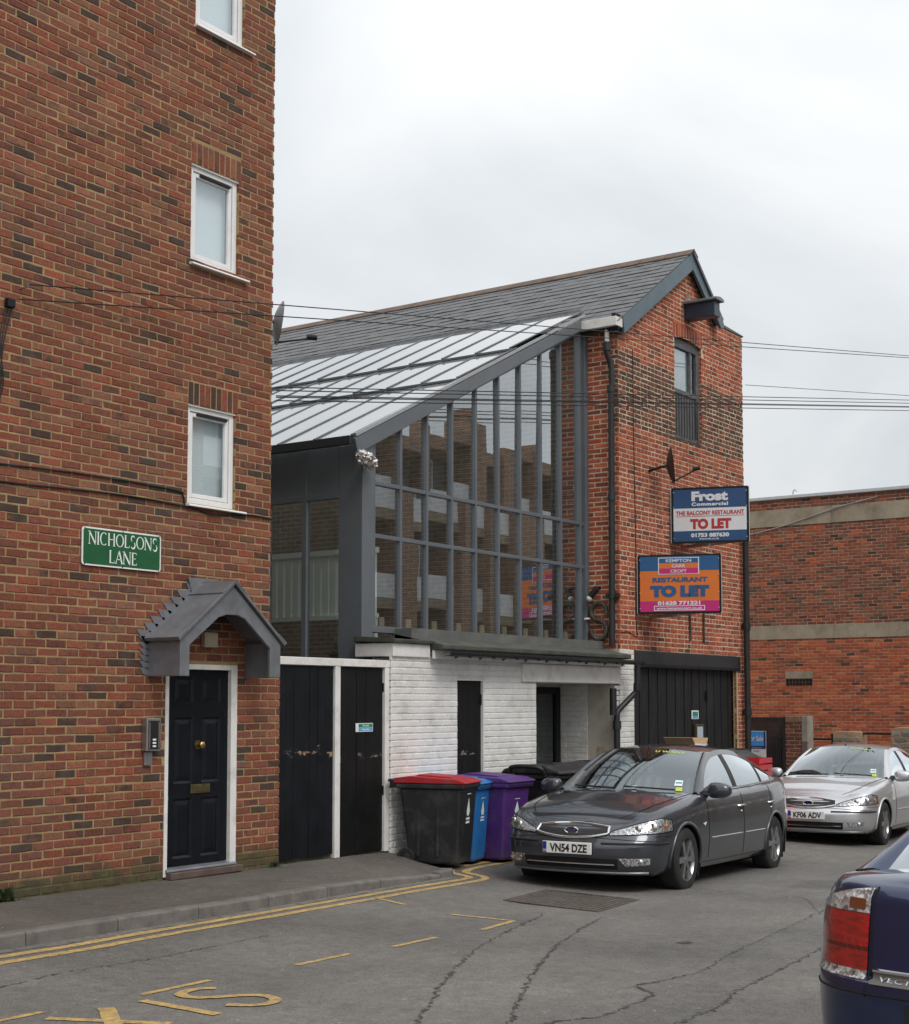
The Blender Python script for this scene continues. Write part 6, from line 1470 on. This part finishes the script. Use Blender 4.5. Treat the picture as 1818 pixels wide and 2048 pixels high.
    for k in range(31):
        y0 = -.40 + k * .026
        for dr in (1, -1):
            pts = [(y0 + dr * (.0 + .05 * v), v) for v in (0., .5, 1.)]; pts = [p for p in pts if abs(p[0]) < .39]
            if len(pts) > 1: ms.tube([fr(p[0], gl_(p[0]) + (gh(p[0]) - gl_(p[0])) * p[1], .006) for p in pts], .0025, 4)
    P_(ms, 'mesh_bars', M_plain('mesh grey', (.035, .035, .037), .4, metal=.5, space='obj'), grl)['kind'] = 'stuff'
    loop = [fr(y, gl_(y), .008) for y in gx] + [fr(y, gh(y), .008) for y in gx[::-1]] + [fr(gx[0], gl_(gx[0]), .008)]
    P_(MB().tube(loop, .0145, 8), 'grille_surround', m_chrome, grl)
    ec = fr(0, .618, .012)
    em = P_(MB().lathe([(0, -.004), (1, -.004), (1, .002), (0, .003)], axis='x', n=28), 'emblem', M_plain('emblem blue', (.012, .025, .10), .2, space='obj', coat=1.), grl)
    em.data.transform(__import__('mathutils').Matrix.Translation(ec) @ __import__('mathutils').Matrix.Diagonal((1, .072, .031, 1)))
    P_(MB().tube([(ec[0] - .004, .072 * math.cos(t), ec[2] + .031 * math.sin(t)) for t in np.linspace(0, 2 * math.pi, 30)], .007, 6), 'emblem_ring', m_chrome, grl)
    if emblem: P_(put_text(MB(), emblem, .035, lambda u, v: (ec[0] - .006, -u, ec[2] - .010 + v), bold=.01, fit=.075), 'emblem_script', m_chrome, grl, sm=0)
    P_(MB().grid([[fr(y, .262 + .10 * v - .012 * abs(y), .002) for v in np.linspace(0, 1, 5)] for y in np.linspace(-.50, .50, 31)]), 'lower_intake', m_gap)
    P_(MB().tube([fr(y, .305, .006) for y in np.linspace(-.47, .47, 31)], .008, 6), 'intake_bar', m_chrome)
    P_(MB().tube([fr(y, .222, .010) for y in np.linspace(-.77, .77, 41)], .014, 8), 'bumper_lip', M_plain('lip grey', (.25, .26, .27), .3, metal=.7, space='obj'))
    P_(MB().tube([fr(y, .556 - .008 * (y / .4) ** 2, .0005) for y in np.linspace(-.82, .82, 41)], .004, 5), 'panel_gap', m_gap)
    for sg in (1, -1):
        hp = [(x, sg * float(np.interp(x, [.20, .5, 1.0, 1.40], [.46, .62, .71, .745]))) for x in np.linspace(.20, 1.40, 20)]
        P_(MB().tube([(x, y, deck(x, y) + .0008) for x, y in hp], .0035, 5), 'panel_gap', m_gap)
    # number plates: read from outside
    fx = fr(0, .45, 0)[0] - .018
    pf = P_(MB().box(fx - .006, fx + .012, -.262, .262, .395, .508), 'number_plate', m_plate, bv=.004)
    P_(put_text(MB(), plate, .105, lambda u, v: (fx - .0075, -.018 - u, .413 + v), bold=.035, fit=.40), 'registration', m_plt, pf, sm=0)
    P_(MB().box(fx - .0075, fx - .006, .218, .258, .399, .504), 'blue_band', m_pblue, pf, sm=0)
    P_(put_text(MB(), 'GB', .03, lambda u, v: (fx - .0085, .238 - u, .41 + v), bold=.01), 'band_letters', m_sticker, pf, sm=0)
    bx = rr(0, .6, 0)[0] + .02
    pr = P_(MB().box(bx - .01, bx + .006, -.262, .262, .72, .833), 'rear_number_plate', M_plain('yellow number plate', (.72, .52, .06), .4, space='obj'), bv=.004)
    P_(put_text(MB(), plate, .105, lambda u, v: (bx + .008, u, .738 + v), bold=.035, fit=.42), 'registration', m_plt, pr, sm=0)
    # wipers, aerial, stickers
    for y0, y1 in ((.02, .55), (-.56, -.06)):
        P_(MB().tube([(lambda q: (q[0] - .02, q[1], q[2] + .014))(ws(.03 + .035 * k, (y0 + (y1 - y0) * k) / .7)) for k in np.linspace(0, 1, 8)], .009, 6), 'wiper', m_blk)
    ra = roofp(2.30, 0.); P_(MB().tube([ra, (ra[0] + .16, 0, ra[2] + .36)], .003, 5), 'aerial', m_blk); P_(MB().ball((ra[0], 0, ra[2]), .018, 10, 6), 'aerial_base', m_blk)
    def onscreen(u, v, off=.004): q = ws(v, u); return (q[0] - off, q[1], q[2] + off * .6)
    if banner:
        bn = put_text(MB(), 'U WANT', .075, lambda u, v: onscreen(-.50 - u * 1.9, .885 + v * 1.0), bold=.02, fit=.27); P_(bn, 'screen_banner', m_ygt, sm=0)
        P_(MB().grid([[onscreen(u, v) for v in np.linspace(.13, .24, 4)] for u in np.linspace(-.86, -.76, 4)]), 'sticker', m_sticker); P_(MB().grid([[onscreen(u, v, .005) for v in np.linspace(.175, .205, 3)] for u in np.linspace(-.85, -.77, 4)]), 'sticker_print', M_plain('sticker teal', (.05, .25, .30), .5, space='obj'))
        P_(MB().grid([[onscreen(u, v) for v in np.linspace(.03, .10, 3)] for u in np.linspace(-.87, -.79, 3)]), 'sticker', m_ygt)
        P_(MB().grid([[onscreen(u, v) for v in np.linspace(.04, .10, 3)] for u in np.linspace(-.26, -.19, 3)]), 'permit', m_sticker)
    if rear_style != 'plain':
        P_(MB().tube([rr(y, .705, .008) for y in np.linspace(-.51, .51, 31)], .009, 6), 'boot_chrome', m_chrome)
        P_(MB().grid([[rr(y, .655 + .042 * v, .006) for v in (0, .5, 1)] for y in np.linspace(-.51, .51, 31)]), 'boot_strip', M_plain('grey strip', (.16, .155, .14), .4, metal=.6, space='obj'))
        if rear_text: P_(put_text(MB(), rear_text, .024, lambda u, v: rr(-.375 + u, .668 + v, .010), bold=.012, fit=.21), 'model_lettering', m_alu, sm=0)
        for sg in (1, -1):
            P_(MB().tube([rr(sg * (.530 - .0 * k), z, .001) for k, z in enumerate(np.linspace(.60, 1.035, 14))], .004, 5), 'panel_gap', m_gap)
        P_(MB().tube([at(i, .612, sgn, .002) for sgn in (1,) for i in np.linspace(ix(4.2), NP - 1, 40)], .004, 5), 'panel_gap', m_gap); P_(MB().tube([at(i, .612, -1, .002) for i in np.linspace(ix(4.2), NP - 1, 40)], .004, 5), 'panel_gap', m_gap)
        P_(MB().grid([[rr(y, .47 + .12 * v, .003) for v in (0, .5, 1)] for y in np.linspace(-.36, .36, 21)]), 'plate_recess', m_blk)
    return T

pg, ps, pb_ = M_paint('dark grey car paint', (.050, .055, .068), .5, .30), M_paint('silver car paint', (.60, .60, .62), .7, .34), M_paint('navy car paint', (.004, .016, .065), .3, .28)
A5 = R(4.5)
def seat_car(wx, wy, rz, k=1., lx=.93, ly=-.87):
    """place a car so that its near front tyre stands at (wx, wy)"""
    lx, ly = lx * k, ly * k; c, s = math.cos(rz), math.sin(rz); x, y = wx - (lx * c - ly * s), wy - (lx * s + ly * c)
    return (x, y, gz(x + 2.3 * c, y + 2.3 * s))
g1 = car('parked_car', 'dark grey saloon with plate VN54 DZE parked before the white building', pg, seat_car(14.0, 6.80, A5, 1.04), A5, 'VN54 DZE', emblem='Ford'); g1.scale = (1.04, 1.04, 1.04)
g2 = car('parked_car', 'silver saloon with plate KF06 ADV parked behind the dark grey car', ps, seat_car(21.43, 7.20, A5, 1.02), A5, 'KF06 ADV', emblem='Ford'); g2.scale = (1.02, 1.02, 1.02)
g3 = car('parked_car', 'navy blue saloon seen from its rear corner at the right edge', pb_, (5.52 + 4.73, 1.45, gz(7.8, 2)), R(180), 'LN03 KXP', rear_style='tall', rear_text='VECTRA', banner=False); g3.scale = (1, 1, .948)
for o_ in (g1, g2, g3): o_.rotation_euler[1] = math.atan(.021) * (1 if o_ is not g3 else -1); o_['group'] = 'cars parked in the lane'

# ================================================================ wheeled bins and rubbish
def M_binp(name, col): return M_plain(name, col, .5, var=.12, scale=5, space='obj', bmp=.15, bscale=90, dirt=tuple(.5 * c + .06 for c in col), dirt_amt=.75)
m_bk = M_binp('black bin plastic', (.014, .014, .015))
def wheelie(label, loc, rz, body, lid, s=(1., 1., 1.), crest=True, grp='wheeled bins along the white wall'):
    """bin: local +x is the front, wheels at the back"""
    T = thing('wheelie_bin', label, 'bin', loc, rz, grp); B = lambda mb, nm, mt, par=T, bv=.012, sm=0: mb.build(nm, mt, par, smooth=sm, bevel=bv, local=True)
    D, W_, H_ = .74 * s[0], .58 * s[1], 1.0 * s[2]
    def ring(x0, x1, hw, z): return [(x0, -hw, z), (x1, -hw, z), (x1, hw, z), (x0, hw, z)]
    rings = [ring(-D * .34, D * .42, W_ * .40, .03), ring(-D * .38, D * .45, W_ * .43, .30 * H_), ring(-D * .47, D * .50, W_ * .485, .93 * H_)]
    mb = MB(); mb.v = [p for r_ in rings for p in r_]; mb.f = [(0, 3, 2, 1)] + [(4 * i + j, 4 * i + (j + 1) % 4, 4 * i + 4 + (j + 1) % 4, 4 * i + 4 + j) for i in range(2) for j in range(4)] + [(8, 9, 10, 11)]; mb.m = [0] * len(mb.f)
    B(mb, 'body', body, bv=.03)
    B(MB().box(-D * .52, D * .55, -W_ * .53, W_ * .53, .925 * H_, .985 * H_), 'rim', body, bv=.014)
    B(MB().box(D * .42, D * .553, -W_ * .50, W_ * .50, .945 * H_, .958 * H_), 'rim_groove', m_gap, bv=0)
    l = MB(); xa, xb, hw = -D * .56, D * .56, W_ * .54
    l.prism([(xa, .99 * H_), (xb + .01, .985 * H_), (xb + .01, 1.005 * H_), (D * .42, 1.045 * H_), (-D * .30, 1.075 * H_), (xa + .02, 1.05 * H_)], -hw, hw, 'y')
    lo = B(l, 'lid', lid, bv=.02)
    B(MB().prism([(-D * .28, 1.07 * H_), (D * .36, 1.042 * H_), (D * .30, 1.068 * H_), (-D * .2, 1.092 * H_)], -hw * .62, hw * .62, 'y'), 'lid_panel', lid, lo, .01)
    for sy in (-.55, .0, .55): B(MB().box(xa - .035, xa + .05, sy * hw - .03, sy * hw + .03, .985 * H_, 1.04 * H_), 'hinge', lid, lo, .008)
    B(MB().tube([(xa - .055, -hw * .9, 1.02 * H_), (xa - .055, hw * .9, 1.02 * H_)], .016, 8), 'handle', body, bv=0, sm=60)
    for sy in (-1, 1):
        B(MB().box(xa - .05, -D * .44, sy * hw * .86 - .012, sy * hw * .86 + .012, .93 * H_, 1.03 * H_), 'handle_arm', body, bv=.005)
        w_ = B(MB().lathe([(.06, -.02), (.098, -.024), (.102, 0), (.098, .024), (.06, .02)], c=(-D * .36, sy * (W_ * .44 + .03), .10), axis='y', n=22), 'wheel', m_tyre, bv=0, sm=50)
        B(MB().lathe([(0, .014 * sy), (.04, .018 * sy), (.062, .008 * sy), (.06, -.01 * sy)], c=(-D * .36, sy * (W_ * .44 + .03), .10), axis='y', n=18), 'hub', m_blk, w_, 0, 40)
    B(MB().tube([(-D * .36, -W_ * .48, .10), (-D * .36, W_ * .48, .10)], .014, 8), 'axle', m_steel, bv=0)
    for sy in (-1, 1):
        for q in (-.18, .12):
            B(MB().prism([(D * q - .02, .12 * H_), (D * q + .02, .12 * H_), (D * q + .022, .90 * H_), (D * q - .022, .90 * H_)], sy * W_ * .415, sy * (W_ * .465), 'y'), 'side_rib', body, bv=.006)
    if crest:
        fx = lambda z: D * (.45 + .05 * (z - .3 * H_) / (.63 * H_)) + .004
        def cp(y, z): return (fx(z), y, z)
        cb = .60 * H_; mbx = MB()
        for poly in ([(-.035, 0), (.035, 0), (.05, .05), (.03, .11), (.012, .17), (0, .20), (-.012, .17), (-.03, .11), (-.05, .05)], [(-.06, -.045), (.06, -.045), (.06, -.02), (-.06, -.02)], [(-.06, -.085), (.06, -.085), (.06, -.06), (-.06, -.06)], [(-.06, .235), (.06, .235), (.06, .245), (-.06, .245)]):
            mbx.plate(poly, f=lambda y, z: cp(y, cb + z * crest))
        B(mbx, 'printed_crest', m_sticker, bv=0)['kind'] = 'stuff'
    return T
def P2(x, y): return (x, y, gz(x, y))
m_redl, m_blu, m_pur = M_binp('red lid plastic', (.36, .012, .020)), M_binp('blue bin plastic', (.015, .15, .42)), M_binp('purple bin plastic', (.075, .022, .16))
zb_ = lambda x, y, o: (x, y, gz(x, y) + o)
wheelie('black wheelie bin with a red lid, nearest the yard door', zb_(13.47, 9.60, .02), R(-75), m_bk, m_redl, (1.02, .95, .925))
wheelie('blue wheelie bin squeezed between the red-lidded and purple bins', zb_(14.0, 9.73, .0), R(-76), m_blu, m_blu, (.95, .80, .915), crest=.8)
wheelie('purple wheelie bin next to the dark grey car bonnet', zb_(14.56, 9.64, .0), R(-88), m_pur, m_pur, (1.10, 1.02, .935), crest=.7)
def big_bin(label, loc, rz, s=1.):
    T = thing('commercial_bin', label, 'bin', loc, rz, 'large black bins'); B = lambda mb, nm, mt, par=T, bv=.015, sm=0: mb.build(nm, mt, par, smooth=sm, bevel=bv, local=True)
    W_, D = 1.25 * s, .75 * s
    mb = MB(); mb.v = [(-.50 * W_ * .92, -D * .42, .15), (.5 * W_ * .92, -D * .42, .15), (.5 * W_ * .92, D * .42, .15), (-.5 * W_ * .92, D * .42, .15), (-.5 * W_, -D * .5, 1.05), (.5 * W_, -D * .5, 1.05), (.5 * W_, D * .5, 1.05), (-.5 * W_, D * .5, 1.05)]
    mb.f = [(0, 3, 2, 1), (4, 5, 6, 7), (0, 1, 5, 4), (1, 2, 6, 5), (2, 3, 7, 6), (3, 0, 4, 7)]; mb.m = [0] * 6; B(mb, 'body', m_bk, bv=.04)
    B(MB().box(-.53 * W_, .53 * W_, -D * .54, D * .54, 1.04, 1.10), 'rim', m_bk); lo = B(MB().prism([(-D * .58, 1.10), (D * .58, 1.10), (D * .5, 1.17), (D * .1, 1.23), (-D * .3, 1.22), (-D * .56, 1.15)], -.54 * W_, .54 * W_, 'x'), 'lid', m_bk, bv=.03)
    B(MB().prism([(-D * .4, 1.19), (D * .4, 1.16), (D * .3, 1.21), (-D * .2, 1.25)], -.30 * W_, .30 * W_, 'x'), 'lid_panel', m_bk, lo)
    for sx in (-1, 1):
        B(MB().tube(smoothpath([(sx * .55 * W_, -D * .3, 1.08), (sx * .62 * W_, -D * .25, 1.20), (sx * .62 * W_, D * .25, 1.20), (sx * .55 * W_, D * .3, 1.08)], 5), .028, 8), 'side_handle', m_bk, bv=0, sm=60)
        for sy in (-1, 1): B(MB().lathe([(.03, -.02), (.08, -.022), (.08, .022), (.03, .02)], c=(sx * W_ * .36, sy * D * .32, .08), axis='y', n=16), 'castor', m_tyre, bv=0, sm=40)
    return T
big_bin('large black lidded bin between the purple bin and the dark grey car', P2(15.85, 9.45), R(0)).scale.z = .92
big_bin('large black bin under the cardboard box behind the grey car roof', P2(18.95, 9.35), R(2), 1.0).scale.z = 1.03
big_bin('large black bin behind the grey car roof, right of the cardboard box', P2(20.25, 9.38), R(-2), 1.0).scale.z = 1.03
cbx = thing('cardboard_box', 'open white cardboard box lying on a bin lid behind the car roof', 'box', (19.03, 9.22, gz(19, 9.3) + 1.29), R(12))
m_card, m_cardw = M_plain('brown card', (.42, .28, .16), .9, var=.1, space='obj'), M_plain('white card', (.66, .66, .70), .7, var=.05, space='obj')
Bx = lambda mb, nm, mt: mb.build(nm, mt, cbx, local=True)
Bx(MB().box(-.42, .42, -.25, .25, .0, .012), 'base', m_cardw)
for bx, mt, nm in (((-.42, .42, -.25, -.24, .0, .13), m_cardw, 'side'), ((-.42, .42, .24, .25, .0, .13), m_cardw, 'side'), ((-.42, -.41, -.24, .24, .0, .13), m_cardw, 'end'), ((.41, .42, -.24, .24, .0, .13), m_cardw, 'end')): Bx(MB().box(*bx), nm, mt)
Bx(MB().prism([(-.42, .13), (-.60, .30), (-.585, .305), (-.405, .14)], -.24, .24, 'y'), 'flap', m_card); Bx(MB().prism([(.42, .13), (.52, .26), (.51, .265), (.41, .135)], -.24, .24, 'y'), 'flap', m_card)
Bx(MB().prism([(-.38, .128), (.38, .135), (.36, .15), (-.37, .14)], .18, .24, 'y'), 'flap', m_card); cbx.scale = (.85, .85, .6); Bx(MB().box(.30, .39, -.253, -.251, .03, .10), 'printed_label', M_plain('navy label', (.02, .03, .12), .5, space='obj'))
crt = thing('red_crate', 'red plastic crate showing behind the dark grey car rear', 'crate', (20.12, 8.70, gz(20.1, 8.7)), R(5)); m_crate = M_plain('red crate plastic', (.50, .015, .022), .4, space='obj')
for k in range(4):
    z = .02 + k * .305
    c_ = MB()
    for bx in ((-.30, .30, -.20, -.18), (-.30, .30, .18, .20), (-.30, -.28, -.18, .18), (.28, .30, -.18, .18)):
        for q in range(3): c_.box(*bx, z + q * .095, z + q * .095 + .07)
    c_.build('crate_wall', m_crate, crt, local=True)['kind'] = 'stuff'; MB().box(-.29, .29, -.19, .19, z - .005, z + .015).build('crate_floor', m_crate, crt, local=True)
